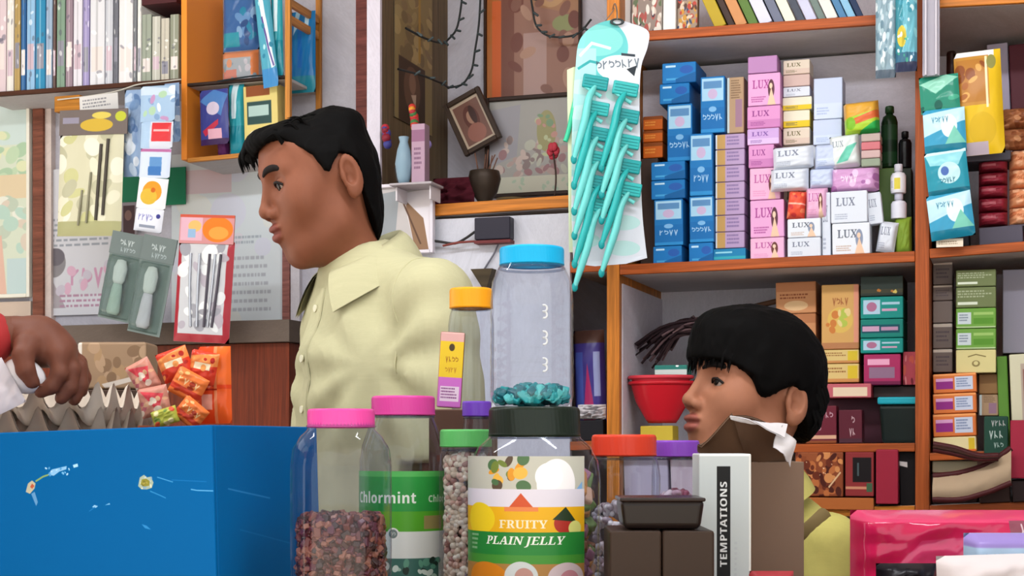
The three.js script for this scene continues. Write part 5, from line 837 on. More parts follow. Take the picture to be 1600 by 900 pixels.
// a plastic jar: outline given as [half width in pixels, y in pixels] from the bottom up; lid likewise
function jar(label, cx, d, prof, lid, o = {}) {
  const s = d / F, base = o.base ?? CT, p = foot(cx, d, base), t = thing('candy_jar', label, 'jar', p, YAW, o.group);
  const y = (py) => yAt(py, d) - base - 0.0004;
  const body = prof.map(([hw, py]) => [hw * s, py === 'b' ? 0 : y(py)]);
  const out = [[0, 0.001], [body[0][0] * 0.9, 0]];
  body.forEach((q, i) => out.push(i ? q : [q[0], 0.006]));
  mesh('body', lathe(out, 56), o.mat || plastic, t);
  const top = out[out.length - 1];
  mesh('neck_ring', new THREE.TorusGeometry(top[0] * 1.01, 0.0014, 8, 48).rotateX(Math.PI / 2).translate(0, top[1] - 0.004, 0), plasticRim, t);
  if (lid) {
    const [hw, y0, y1, col, ribs = 60] = lid, r = hw * s, h = y(y0) - y(y1), yb = y(y1), g = lathe([[r * 0.9, 0], [r, 0.0008], [r, h * 0.1], [r * 0.985, h * 0.14], [r * 0.985, h * 0.86], [r * 0.96, h * 0.97], [r * 0.9, h], [0, h * 0.985]], ribs * 2), q = g.attributes.position;
    for (let i = 0; i < q.count; i++) { const yy = q.getY(i); if (yy > h * 0.12 && yy < h * 0.9) { const a = Math.atan2(q.getZ(i), q.getX(i)), k = 1 + 0.006 * (Math.round((a + Math.PI) / (Math.PI / ribs)) % 2 ? 1 : -1); q.setX(i, q.getX(i) * k); q.setZ(i, q.getZ(i) * k); } }
    g.computeVertexNormals(); const m = mesh('lid', g, M(col, 0.32), t); m.position.y = yb;
    if (o.lidLabel) m.userData.label = o.lidLabel;
  }
  if (o.label) { const [key, hw, a0, a1, y0, y1] = o.label, r = hw * s + 0.0007; mesh('label', setUV(new THREE.CylinderGeometry(r, r, y(y0) - y(y1), 48, 1, true, a0, a1 - a0), (u, v) => into(A(key), u, v)).translate(0, (y(y0) + y(y1)) / 2, 0), paper(A(key).s, 0.35), t); }
  return { t, y, s, p };
}
// loose sweets in a jar: too many and too small to count
function filling(name, label, cat, j, hw, yTop, geo, cols, n, rough = 0.4, sc = 1) {
  const im = shade(new THREE.InstancedMesh(geo, new THREE.MeshStandardMaterial({ color: 0xffffff, roughness: rough }), n)), m4 = new THREE.Matrix4(), q = new THREE.Quaternion(), e = new THREE.Euler(), R = hw * j.s - 0.0075 * (sc > 1 ? 1.5 : 1), H = j.y(yTop);
  im.name = numbered(name); const c = new THREE.Color();
  for (let i = 0; i < n; i++) { const a = rr(0, 6.283), wall = rnd() < 0.72, r = wall ? R * rr(0.9, 1) : R * Math.sqrt(rnd()) * 0.9, y = wall ? 0.008 + (H - 0.01) * rnd() : H - 0.012 * rnd() + 0.006 * noise(a, r * 30, 1); e.set(rr(0, 6), rr(0, 6), rr(0, 6)); const k = sc * rr(0.85, 1.15); m4.compose(V(r * Math.cos(a), y, r * Math.sin(a)), q.setFromEuler(e), V(k, k, k)); im.setMatrixAt(i, m4); im.setColorAt(i, c.set(cols[i % cols.length])); }
  im.position.copy(j.p); scene.add(im); tag(im, label, cat, null, 'stuff');
  return im;
}
const candy = new THREE.CapsuleGeometry(0.004, 0.007, 3, 8), pebble = new THREE.SphereGeometry(0.0052, 8, 6), choc = new RoundedBoxGeometry(0.014, 0.008, 0.01, 1, 0.002);
// left pair with pink lids
const j1 = jar('candy jar with pink lid and brown sweets beside the blue crate', 533, 1.50, [[76, 'b'], [79, 860], [79, 730], [76, 702], [64, 682], [53, 672], [52, 660]], [53, 639, 669, '#e04a9e'], {});
filling('sweets', 'reddish brown wrapped sweets filling the pink lidded jar beside the blue crate', 'sweets', j1, 77, 806, choc, ['#4a221f', '#6a302a', '#7f453b', '#351818', '#94604f', '#5a2434'], 2400, 0.35, 0.66);
art('chlor', 420, 380, '#2f9a44', (c) => { c.R(0, 0, 1, 0.05, '#57b85e'); c.R(0, 0.36, 1, 0.18, '#57ab2e'); c.R(0, 0.54, 1, 0.46, '#dfe5e4'); c.T('Chlormint', 0.375, 0.24, 0.135, '#eef4ee'); c.T('Chlor', 0.88, 0.25, 0.085, '#d3e8d4'); c.E(0.48, 0.56, 0.05, 0.055, '#e6e8e8'); c.E(0.48, 0.56, 0.036, 0.04, '#6f7f80'); c.Q(2, 0.48, 0.56, 0.04, '#e9eeee'); c.R(0.2, 0.78, 0.7, 0.22, '#3f6f66'); c.S(26, ['#cfe0da', '#5f9c86', '#22362f', '#a9c9bb'], 0.2, 0.8, 0.9, 1, 12); c.R(0.74, 0.4, 0.2, 0.12, '#9a8f5a'); });
const j2 = jar('candy jar with pink lid and a green mint label behind the brown sweets', 630, 1.80, [[66, 'b'], [68, 860], [68, 720], [64, 695], [55, 670], [49, 656], [48, 646]], [50, 619, 650, '#d9459c'], { label: ['chlor', 68, -1.45, 1.25, 735, 905] });
filling('sweets', 'pale mint sweets inside the green labelled jar', 'sweets', j2, 66, 760, candy, ['#cfe0d4', '#9fc4b0', '#e6ece8'], 420);
// small jars between
const j3 = jar('small jar with purple lid behind the green lidded jar', 745, 1.87, [[25, 'b'], [27, 860], [27, 690], [22, 668], [20, 648]], [23, 627, 651, '#6f42b8', 40]);
filling('sweets', 'lilac sweets in the small purple lidded jar', 'sweets', j3, 25, 720, candy, ['#b79ac9', '#d6c6de', '#8f6fb0'], 160);
const j4 = jar('jar with pale green lid full of cream speckled sweets', 728, 1.75, [[40, 'b'], [42, 880], [42, 735], [40, 712], [37, 698]], [41, 671, 699, '#5fb866', 48]);
filling('sweets', 'cream and pink speckled sweets filling the green lidded jar', 'sweets', j4, 41, 712, pebble, ['#e6d8c2', '#dcc4ac', '#efe4d2', '#a3766a', '#ddcab0', '#cfa692'], 1500, 0.5, 0.8);
// the large jelly jar
art('jelly', 620, 560, '#e4dfe6', (c) => {
  c.R(0, 0, 1, 0.32, '#b9b9ae'); c.S(16, ['#4f6f4a', '#d8922a', '#6f7f3a', '#e2b04a', '#5a4a3a'], 0.34, 0.02, 0.6, 0.24, 22); c.E(0.79, 0.22, 0.13, 0.2, '#eceaee'); c.E(0.74, 0.16, 0.09, 0.11, '#f4f4f6'); c.P([[0.9, 0.3], [0.98, 0.2], [0.98, 0.36]], '#7aa7d6');
  c.R(0, 0.26, 1, 0.18, '#d6d1de'); c.R(0, 0.4, 1, 0.22, '#e0aa1c'); c.E(0.24, 0.5, 0.14, 0.13, '#e6c824'); c.P([[0.47, 0.42], [0.56, 0.29], [0.65, 0.42]], '#c9532c'); c.R(0.45, 0.4, 0.22, 0.035, '#dd824a'); c.E(0.84, 0.53, 0.07, 0.08, '#a8342a'); c.P([[0.76, 0.5], [0.85, 0.4], [0.93, 0.52]], '#2a3a26'); c.E(0.92, 0.57, 0.05, 0.06, '#cfd07a');
  c.R(0, 0.6, 1, 0.25, '#2a8238'); c.R(0, 0.78, 1, 0.07, '#468f36'); c.T('FRUITY', 0.57, 0.535, 0.092, '#ece2c8', 'bold', 0, 'serif'); c.T('PLAIN JELLY', 0.57, 0.665, 0.09, '#ececE6', 'bold italic', 0, 'serif'); c.lines(0.14, 0.62, 0.1, 0.14, 4, '#94bd94');
  c.R(0, 0.85, 1, 0.15, '#a87c42'); c.E(0.3, 0.98, 0.18, 0.14, '#d08020'); c.E(0.56, 0.95, 0.11, 0.12, '#c9d0d2'); c.E(0.58, 0.95, 0.06, 0.07, '#b98c84'); c.E(0.86, 0.96, 0.13, 0.12, '#c9b8be'); c.E(0.88, 0.98, 0.07, 0.08, '#bb808c');
});
const j5 = jar('large jelly jar with black lid and fruit label at the centre', 835, 1.64, [[98, 'b'], [103, 880], [103, 750], [100, 722], [88, 698], [72, 684], [70, 678]], [72, 636, 683, '#182219', 64], { label: ['jelly', 103, -1.5, 0.8, 712, 902] });
filling('sweets', 'coloured jelly cups inside the large fruit labelled jar', 'sweets', j5, 100, 745, choc, ['#8a5a3c', '#c98a4a', '#a8708a', '#6f8a4a', '#d0a890'], 520, 0.3, 1.4);
// the tall clear jar with a blue lid, standing on it
{ const base = j5.p.y - 0.0004 + j5.y(636) + 0.001;
  const j6 = jar('tall clear jar with bright blue lid standing on the black lid', 831, 1.64, [[63, 'b'], [65, 618], ...Array.from({ length: 25 }, (_, i) => [65 - (i % 4 === 2 ? 0.9 : i % 2 ? 0.3 : 0), 608 - i * 5.6]), [62, 440], [54, 422], [50, 414]], [51, 387, 416, '#12a8dc', 64], { base });
  const zf = 65 * j6.s + 0.0006;
  const num = M('#d3d7dc', 0.5);                               // small raised numerals, one above the other
  [492, 532, 573].forEach((py) => { const arc = (dy) => new THREE.TorusGeometry(0.0034, 0.0011, 6, 16, Math.PI * 1.25).rotateZ(-Math.PI * 0.62).translate(0, dy, 0), m = mesh('gauge_mark', mergeGeometries([arc(0.0034), arc(-0.0034)]), num, j6.t); m.position.set(0.012, j6.y(py), Math.sqrt(zf * zf - 0.000144)); m.rotation.y = 0.27; });
  filling('sweets', 'teal wrapped sweets at the bottom of the tall clear jar', 'sweets', { ...j6 }, 62, 610, choc, ['#1f8f94', '#2fb0b0', '#146a74', '#5fc8c4'], 170, 0.3); }
// riser with the orange lidded jar and a yellow and pink carton
{ const d = 1.96, a = at(672, CY, 1.92), b = at(778, CY, 1.92), w = a.distanceTo(b), h = yAt(640, 1.92) - CT, c = foot(725, d);
  const m = mesh('carton', boxGeo(w, h, 0.09, { f: 'riser', all: '#5a4034' }), paper(art('riser', 120, 260, '#6a4a3c', (q) => { q.R(0, 0, 1, 0.1, '#3a2a26'); q.P([[0, 0.1], [0.4, 0.08], [0.5, 0.3], [0, 0.34]], '#a98a86'); q.R(0.5, 0.14, 0.5, 0.2, '#b5a0a4'); }).s, 0.6)); m.position.copy(c); m.rotation.y = YAW; tag(m, 'brown carton behind the small jars carrying the orange lidded jar', 'box');
  const base = CT + h + 0.001;
  const j7 = jar('clear jar with an orange lid in front of the yellow shirt', 736, 1.965, [[33, 'b'], [36, 625], [36, 510], [34, 495], [31, 484], [30, 478]], [34, 451, 483, '#f0a018', 50], { base });
  art('yellowPink', 80, 200, '#e2c02a', (q) => { q.R(0, 0, 1, 0.12, '#d8a9a4'); q.E(0.5, 0.2, 0.12, 0.05, '#4a3a20'); q.Q(4, 0.52, 0.36, 0.09, '#8a4a10'); q.Q(4, 0.5, 0.5, 0.08, '#a5641a'); q.R(0, 0.6, 1, 0.4, '#c56ac0'); q.R(0.1, 0.72, 0.8, 0.2, '#e0c9dc'); q.lines(0.14, 0.74, 0.7, 0.16, 4, '#7a3a78'); });
  const cw = 38 * 1.925 / F, chh = 118 * 1.925 / F, bx = mesh('carton', boxGeo(cw, chh, 0.012, { f: 'yellowPink', r: '#7a3a3c', all: '#a5566a' }), paper(A('yellowPink').s, 0.35)); bx.position.copy(foot(701, 1.926, base + 0.001)); bx.rotation.order = 'YXZ'; bx.rotation.y = YAW; bx.rotation.z = -0.06; tag(bx, 'yellow and pink carton leaning in front of the orange lidded jar', 'box');
}
// right pair of jars
const j8 = jar('squat jar with a red orange lid right of the jelly jar', 975, 1.86, [[54, 'b'], [57, 880], [57, 745], [54, 724], [48, 712]], [51, 679, 713, '#e4452c', 50], {});
filling('sweets', 'pale wrapped sweets low in the red orange lidded jar', 'sweets', j8, 55, 790, candy, ['#d6cbd0', '#b5a3ad', '#e4dfe2'], 240);
const j9 = jar('jar with a purple lid between the red lid and white box', 1056, 1.93, [[36, 'b'], [38, 880], [38, 742], [37, 722], [34, 712]], [37, 688, 714, '#8a4ac0', 44], {});
filling('sweets', 'pinkish sweets in the purple lidded jar beside the white box', 'sweets', j9, 36, 770, candy, ['#c9a0b0', '#a85a70', '#e0ccd4'], 200);

// dark tub on a dark brown box
{ const d = 1.5, s = d / F, w = 166 * s, h = yAt(830, d) - CT - 0.0004, p = foot(1027, d + 0.06);
  const m = thing('chocolate_box', 'dark brown square box at the front right of the counter', 'box', p, YAW);
  for (const k of [-1, 1]) { const q = mesh('front_panel', boxGeo(w / 2 - 0.0006, h, 0.1, { all: '#34261f', f: '#38291f' }, 0.003), paper(0, 0.45), m); q.position.x = k * w / 4; }
  const t = thing('tub', 'black brown plastic tub on the dark brown box', 'tub', foot(1030, d + 0.05, CT + h + 0.001), YAW), th = 50 * s, tw = 134 * s;
  const g = new RoundedBoxGeometry(tw, th - 0.002, 0.075, 3, 0.006), a = g.attributes.position; for (let i = 0; i < a.count; i++) { const k = 0.9 + 0.1 * (a.getY(i) / th + 0.5); a.setX(i, a.getX(i) * k); a.setZ(i, a.getZ(i) * k); } g.computeVertexNormals(); g.translate(0, th / 2 - 0.001, 0);
  mesh('tub', g, M('#1d1513', 0.28), t);
  const rm = mesh('rim', new RoundedBoxGeometry(tw * 1.01, 0.004, 0.077, 2, 0.0018), M('#2a1f1c', 0.25), t); rm.position.y = th - 0.002;
}
// white box with the upright black name strip
{ const d = 1.63, s = d / F, w = 82 * s, h = yAt(709, d) - CT - 0.0004;
  art('tempt', 164, 420, '#bfc7c9', (c) => { c.R(0.34, 0.07, 0.26, 0.86, '#0c0c0e'); c.T('TEMPTATIONS', 0.475, 0.4, 0.072, '#dfe2e4', 'bold', -Math.PI / 2); c.R(0.34, 0.9, 0.26, 0.1, '#0c0c0e'); c.lines(0.68, 0.5, 0.06, 0.3, 10, '#b5bcc2'); c.R(0, 0, 1, 0.012, '#e9ecee'); c.R(0.96, 0, 0.04, 1, '#e2e4e0'); });
  art('temptSide', 80, 420, '#cdb99a', (c) => { c.R(0, 0, 0.3, 1, '#d8d4c0'); c.S(24, ['#b5383c', '#e0c9a0', '#8a5a3c', '#d8b56a'], 0.1, 0.3, 1, 1, 7); });
  const m = mesh('chocolate_box', boxGeo(w, h, 0.06, { f: 'tempt', r: 'temptSide', all: '#cfd4d6' }, 0.0016), paper(A('tempt').s, 0.45)); m.position.copy(foot(1127, d + 0.03)); m.rotation.y = YAW; tag(m, 'white upright box with a black vertical name strip', 'box');
}
// open brown carton with torn flap
{ const t = thing('open_carton', 'open brown cardboard carton with a raised torn flap', 'box', foot(1205, 1.80), YAW), s = 1.76 / F;
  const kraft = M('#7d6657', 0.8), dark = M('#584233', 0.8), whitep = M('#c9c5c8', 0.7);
  const W = 82 * s, H = yAt(722, 1.76) - CT, D = 0.085, th = 0.004;
  const wall = (name, w, h, d, x, z, m) => { const q = mesh(name, new RoundedBoxGeometry(w, h, d, 1, 0.001), m, t); q.position.set(x, h / 2, z); return q; };
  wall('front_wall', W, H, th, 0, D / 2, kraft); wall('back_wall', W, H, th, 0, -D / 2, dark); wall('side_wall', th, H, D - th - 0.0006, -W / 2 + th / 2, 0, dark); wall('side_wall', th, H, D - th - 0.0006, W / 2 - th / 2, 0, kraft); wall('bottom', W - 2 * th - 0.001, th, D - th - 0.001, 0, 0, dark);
  const loc = (px, py, d) => { const p = at(px, py, d).sub(t.position); return p.applyAxisAngle(V(0, 1, 0), -YAW); };
  const quad = (name, pts, m, nu = 8, nv = 5, bend = 0.004, thick = 0.003, tear = 0) => { const pos = [], idx = [], P = pts, N = P[1].clone().sub(P[0]).cross(P[3].clone().sub(P[0])).normalize();
    for (const sd of [0, 1]) for (let j = 0; j <= nv; j++) for (let i = 0; i <= nu; i++) { const u = i / nu, v = j / nv, a = P[0].clone().lerp(P[1], u), b = P[3].clone().lerp(P[2], u), vv = v * (1 - (tear ? tear * Math.abs(noise(u * 9, 3.3, 1)) : 0)), q = a.lerp(b, vv); q.addScaledVector(N, bend * Math.sin(u * 5 + v * 3) - sd * thick); pos.push(q.x, q.y, q.z); }
    const o = (nu + 1) * (nv + 1), tri = (a, b, c, f) => f ? idx.push(a, c, b) : idx.push(a, b, c);
    for (const sd of [0, 1]) for (let j = 0; j < nv; j++) for (let i = 0; i < nu; i++) { const a = sd * o + j * (nu + 1) + i; tri(a, a + 1, a + nu + 2, sd); tri(a, a + nu + 2, a + nu + 1, sd); }
    const side = (a, b) => { idx.push(a, a + o, b, b, a + o, b + o); };
    for (let i = 0; i < nu; i++) { side(i + 1, i); side(nv * (nu + 1) + i, nv * (nu + 1) + i + 1); } for (let j = 0; j < nv; j++) { side(j * (nu + 1), (j + 1) * (nu + 1)); side((j + 1) * (nu + 1) + nu, j * (nu + 1) + nu); }
    const g = new THREE.BufferGeometry(); g.setAttribute('position', new THREE.Float32BufferAttribute(pos, 3)); g.setIndex(idx); g.computeVertexNormals(); return mesh(name, g, m, t); };
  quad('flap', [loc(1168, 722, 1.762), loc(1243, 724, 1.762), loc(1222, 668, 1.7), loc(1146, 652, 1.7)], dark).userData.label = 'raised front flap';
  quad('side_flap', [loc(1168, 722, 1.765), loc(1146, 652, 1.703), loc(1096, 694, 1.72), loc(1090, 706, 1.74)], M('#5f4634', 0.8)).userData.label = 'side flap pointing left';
  quad('torn_paper', [loc(1146, 654, 1.698), loc(1230, 668, 1.698), loc(1226, 682, 1.69), loc(1140, 650, 1.69)], whitep, 12, 3, 0.003, 0.0012, 0.5).userData.label = 'white torn paper edge';
  quad('torn_paper', [loc(1222, 664, 1.696), loc(1240, 690, 1.70), loc(1238, 730, 1.70), loc(1208, 700, 1.69)], whitep, 8, 8, 0.005, 0.0012, 0.2).userData.label = 'white crumpled paper lining';
}
// magenta pack and its neighbours at the lower right
{ art('magPack', 420, 150, '#c81f52', (c) => { c.R(0, 0, 1, 0.1, '#d8446e'); c.P([[0.05, 0.9], [0.3, 0.3], [0.6, 0.25], [0.4, 0.7]], '#d13a6a'); c.R(0.72, 0.08, 0.28, 0.2, '#8a4a5a'); c.Q(5, 0.86, 0.18, 0.16, '#eadfe4'); c.P([[0.4, 1], [0.7, 0.4], [1, 0.5], [1, 1]], '#cf2436'); });
  const d = 1.86, s = d / F, h = yAt(800, d) - CT - 0.0006, m = mesh('sanitary_pack', softGeo(330 * s, h, 0.1, 'magPack', '#a81f48', { p: 7, q: 0.32, wr: 0.05, ends: 'x', crimp: 0.03, nx: 30, ny: 16, sd: 4 }), paper(A('magPack').s, 0.16, { clearcoat: 0.5, clearcoatRoughness: 0.1 })); m.position.copy(foot(1488, d + 0.06)); m.rotation.y = YAW; tag(m, 'large glossy crimson pink pack lying at the right end of the counter', 'pack');
  art('mauveTop', 200, 40, '#7c2a48', (c) => { c.R(0, 0.5, 1, 0.3, '#a5506a'); });
  art('bluePackR', 200, 90, '#a9c4e0', (c) => { c.P([[0, 0.5], [0.4, 0.3], [0.9, 1], [0, 1]], '#8fd3d0'); c.Q(4, 0.36, 0.36, 0.34, '#4a5a6a'); c.R(0, 0, 1, 0.14, '#9a86c8'); c.P([[0.5, 1], [1, 0.3], [1, 1]], '#d9d0dc'); });
  const d2 = 1.7, h2 = yAt(834, d2) - CT - 0.0006; const b = mesh('tissue_pack', softGeo(135 * d2 / F, h2, 0.05, 'bluePackR', '#9fb8d2', { p: 7, q: 0.32, wr: 0.05, ends: 'x', crimp: 0.03, sd: 2 }), paper(A('bluePackR').s, 0.25)); b.position.copy(foot(1572, d2 + 0.02)); b.rotation.y = YAW; tag(b, 'pale blue tissue pack before the crimson pack', 'pack');
  const d3 = 1.55, h3 = yAt(868, d3) - CT - 0.0006; const w = mesh('paper_bag', softGeo(190 * d3 / F, h3, 0.05, '#d6cccd', '#c9bfc1', { p: 3, q: 0.5, wr: 0.12, ends: 'x', sd: 6 }), paper(0, 0.7)); w.position.copy(foot(1560, d3 + 0.02)); w.rotation.order = 'YXZ'; w.rotation.y = YAW; w.rotation.z = 0.03; tag(w, 'crumpled white paper bag at the bottom right corner', 'bag');
  const d4 = 1.7, h4 = yAt(882, d4) - CT - 0.0006; const k = mesh('plastic_bag', softGeo(96 * d4 / F, h4, 0.05, '#15121a', '#15121a', { p: 3, q: 0.5, wr: 0.2, ends: 'x', sd: 8 }), paper(0, 0.3)); k.position.copy(foot(1416, d4 + 0.02)); k.rotation.y = YAW; tag(k, 'small black plastic bag before the crimson pack', 'bag');
  const d5 = 1.62, h5 = yAt(893, d5) - CT - 0.0006; const r = mesh('snack_pack', softGeo(70 * d5 / F, h5, 0.03, '#a83a40', '#8a2a30', { p: 4, q: 0.5, wr: 0.1, ends: 'x', sd: 5 }), paper(0, 0.3)); r.position.copy(foot(1205, d5 + 0.01)); r.rotation.y = YAW; tag(r, 'small red packet at the foot of the white upright box', 'snack pack');
}
// blue crate
{ const d = 1.46, s = d / F, W = 0.34, D = 0.24, H = yAt(664, d) - CT - 0.0105, th = 0.006, turn = YAW - 0.30;
  art('crate', 1000, 560, '#005c9c', (c) => {
    // torn sticker, scuffs and scratches
    c.P([[0.762, 0.275], [0.768, 0.235], [0.782, 0.222], [0.79, 0.235], [0.803, 0.232], [0.812, 0.26], [0.806, 0.285], [0.79, 0.292], [0.772, 0.29]], '#9fb0a0'); c.S(12, ['#cfd0b8', '#b5c2c0', '#7f9fb8'], 0.766, 0.235, 0.806, 0.288, 4);
    c.P([[0.77, 0.268], [0.774, 0.244], [0.788, 0.24], [0.8, 0.252], [0.798, 0.274], [0.782, 0.278]], '#8a8636'); c.S(6, ['#6f6c30', '#a39a4a'], 0.773, 0.246, 0.797, 0.272, 4);
    c.P([[0.39, 0.29], [0.398, 0.25], [0.412, 0.235], [0.424, 0.25], [0.42, 0.275], [0.404, 0.3]], '#b5b09a'); c.P([[0.405, 0.266], [0.412, 0.25], [0.42, 0.262], [0.412, 0.276]], '#b5583f'); c.P([[0.408, 0.3], [0.42, 0.29], [0.43, 0.34], [0.424, 0.36]], '#5f93c4'); c.L([[0.424, 0.24], [0.45, 0.218], [0.468, 0.21]], '#7f9f6a', 5);
    c.P([[0.466, 0.21], [0.48, 0.185], [0.51, 0.176], [0.53, 0.17], [0.528, 0.186], [0.505, 0.196], [0.486, 0.215]], '#86bbe6'); c.P([[0.55, 0.166], [0.566, 0.16], [0.568, 0.175], [0.553, 0.18]], '#a6d6f6'); c.S(14, ['#6fb0e0', '#a9d2f0', '#4f96cf'], 0.46, 0.168, 0.545, 0.214, 3);
    c.P([[0.61, 0.37], [0.618, 0.36], [0.63, 0.366], [0.622, 0.374]], '#8fc2ea'); c.P([[0.652, 0.362], [0.668, 0.352], [0.67, 0.36]], '#6fb0e0');
    c.L([[0.824, 0.235], [0.85, 0.248], [0.874, 0.26]], '#3f90cc', 3); c.L([[0.93, 0.296], [0.95, 0.302], [1, 0.306]], '#5aa6de', 3); c.L([[0.8, 0.3], [0.83, 0.32], [0.85, 0.334]], '#2f86c4', 3); c.P([[0.77, 0.455], [0.786, 0.462], [0.8, 0.482], [0.78, 0.474]], '#2f86c8'); c.L([[0.87, 0.25], [0.98, 0.262]], '#1470b6', 2); c.L([[0.6, 0.39], [0.62, 0.37]], '#2378bd', 2);
  });
  art('crateSide', 300, 420, '#005c9c', (c) => {  c.L([[0.1, 0.3], [0.5, 0.36]], '#2a7ab8', 3); c.L([[0.2, 0.5], [0.7, 0.6]], '#1a6cae', 2);  });
  const corner = foot(340, d), t = thing('crate', 'large scratched blue crate at the front left of the counter', 'crate', corner, turn); t.rotation.z = 0.03; t.position.y += 0.0104;
  const wall = (name, w, h, dd, x, z, faces, sh) => { const q = mesh(name, boxGeo(w, h, dd, faces, 0.002, 2), paper(sh, 0.5, { specularIntensity: 0.12 }), t); q.position.set(x, 0, z); return q; };
  wall('front_wall', W, H, th, -W / 2, -th / 2, { f: 'crate', all: '#005c9c' }, A('crate').s); wall('back_wall', W, H, th, -W / 2, -D + th / 2, { all: '#005c9c' }, 0);
  wall('side_wall', th, H, D - 2 * th, -th / 2, -D / 2, { r: 'crateSide', all: '#005c9c' }, A('crateSide').s); wall('side_wall', th, H, D - 2 * th, -W + th / 2, -D / 2, { all: '#005c9c' }, 0);
  wall('bottom', W - 2 * th, th, D - 2 * th, -W / 2, -D / 2, { all: '#005c9c' }, 0);
}
// egg trays, stacked
{ const p = 0.041, nx = 6, nz = 5, W = nx * p, Dp = nz * p, sub = 10;
  const tray = (() => { const pos = [], idx = [], NX = nx * sub, NZ = nz * sub, o = (NX + 1) * (NZ + 1);
    for (const sd of [0, 1]) for (let j = 0; j <= NZ; j++) for (let i = 0; i <= NX; i++) { const x = i / sub, z = j / sub, c = (Math.cos(x * 6.2832) + Math.cos(z * 6.2832)) / 2, up = Math.max(0, c), h = 0.031 * Math.pow(up, 1.35) - 0.02 * Math.pow(Math.max(0, -c), 0.55) + 0.0012 * noise(x * 5, z * 5, sd); pos.push((x - nx / 2) * p, h - sd * 0.0022, (z - nz / 2) * p); }
    for (const sd of [0, 1]) for (let j = 0; j < NZ; j++) for (let i = 0; i < NX; i++) { const a = sd * o + j * (NX + 1) + i, b = a + NX + 1; sd ? idx.push(a, a + 1, b, b, a + 1, b + 1) : idx.push(a, b, a + 1, b, b + 1, a + 1); }
    const g = new THREE.BufferGeometry(); g.setAttribute('position', new THREE.Float32BufferAttribute(pos, 3)); g.setIndex(idx); g.computeVertexNormals(); return g; })();
  const pulp = M('#d9cdbf', 0.95), pulp2 = M('#b3a598', 0.95), d = 1.86, c = foot(72, d + 0.1), turn = YAW - 0.2;
  const mk = (y, m, label, dx) => { const t = thing('egg_tray', label, 'egg tray', V(c.x + dx, y, c.z), turn, 'pulp egg trays stacked behind the blue crate'); mesh('tray', tray, m, t);  };
  const y0 = yAt(637, d);
  mk(y0, pulp, 'topmost pale pulp egg tray of the stack behind the blue crate', 0); mk(y0 - 0.03, pulp2, 'greyish pulp egg tray just below the topmost one', 0.004); mk(y0 - 0.06, pulp, 'pulp egg tray third from the top behind the blue crate', -0.003);
  const bx = mesh('carton', boxGeo(W * 0.95, y0 - 0.06 - 0.022 - CT - 0.002, Dp * 0.95, { all: '#6a543f' }), paper(0, 0.8)); bx.position.set(c.x, CT + 0.0005, c.z); bx.rotation.y = turn; tag(bx, 'brown carton carrying the pulp egg trays', 'box');
  // folded sheet of pale paper at the far left
  const pp = at(6, 645, 1.74), sh = mesh('paper_sheet', softGeo(0.055, 0.06, 0.004, '#c9c2c8', '#b9b2b8', { p: 8, q: 0.2, wr: 0.6, crimp: 0, ends: 'n', sd: 2 }), paper(0, 0.8)); sh.position.copy(pp); sh.rotation.order = 'YXZ'; sh.rotation.y = YAW + 0.2; sh.rotation.z = 0.5; sh.rotation.x = -0.25; tag(sh, 'pale folded paper sheet at the far left on the egg trays', 'paper');
}
// brown paper wrapped pack behind the trays
{ const d = 2.02, s = d / F, y = yAt(604, d), c = foot(185, d + 0.14), st = mesh('carton', boxGeo(0.11, y - CT - 0.001, 0.075, { all: '#4a3930' }), paper(0, 0.7)); st.position.copy(c); st.rotation.y = YAW; tag(st, 'dark brown carton behind the egg trays carrying the wrapped pack', 'box');
  art('bread', 180, 110, '#9c8268', (c2) => { c2.R(0, 0, 0.06, 1, '#d8d2c8'); c2.S(20, ['#b09478', '#846a52', '#a88a68'], 0.06, 0, 1, 1, 14); c2.P([[0.35, 0.9], [0.9, 0.7], [0.9, 0.8], [0.4, 1]], '#cfc6bc'); });
  const m = mesh('wrapped_pack', boxGeo(114 * s, 78 * s, 0.07, { f: 'bread', all: '#8a7058', l: '#d3ccc2' }, 0.004), paper(A('bread').s, 0.6)); m.position.set(st.position.x, y, st.position.z); m.rotation.order = 'YXZ'; m.rotation.y = YAW; tag(m, 'brown paper wrapped pack with a white edge behind the egg trays', 'pack'); }
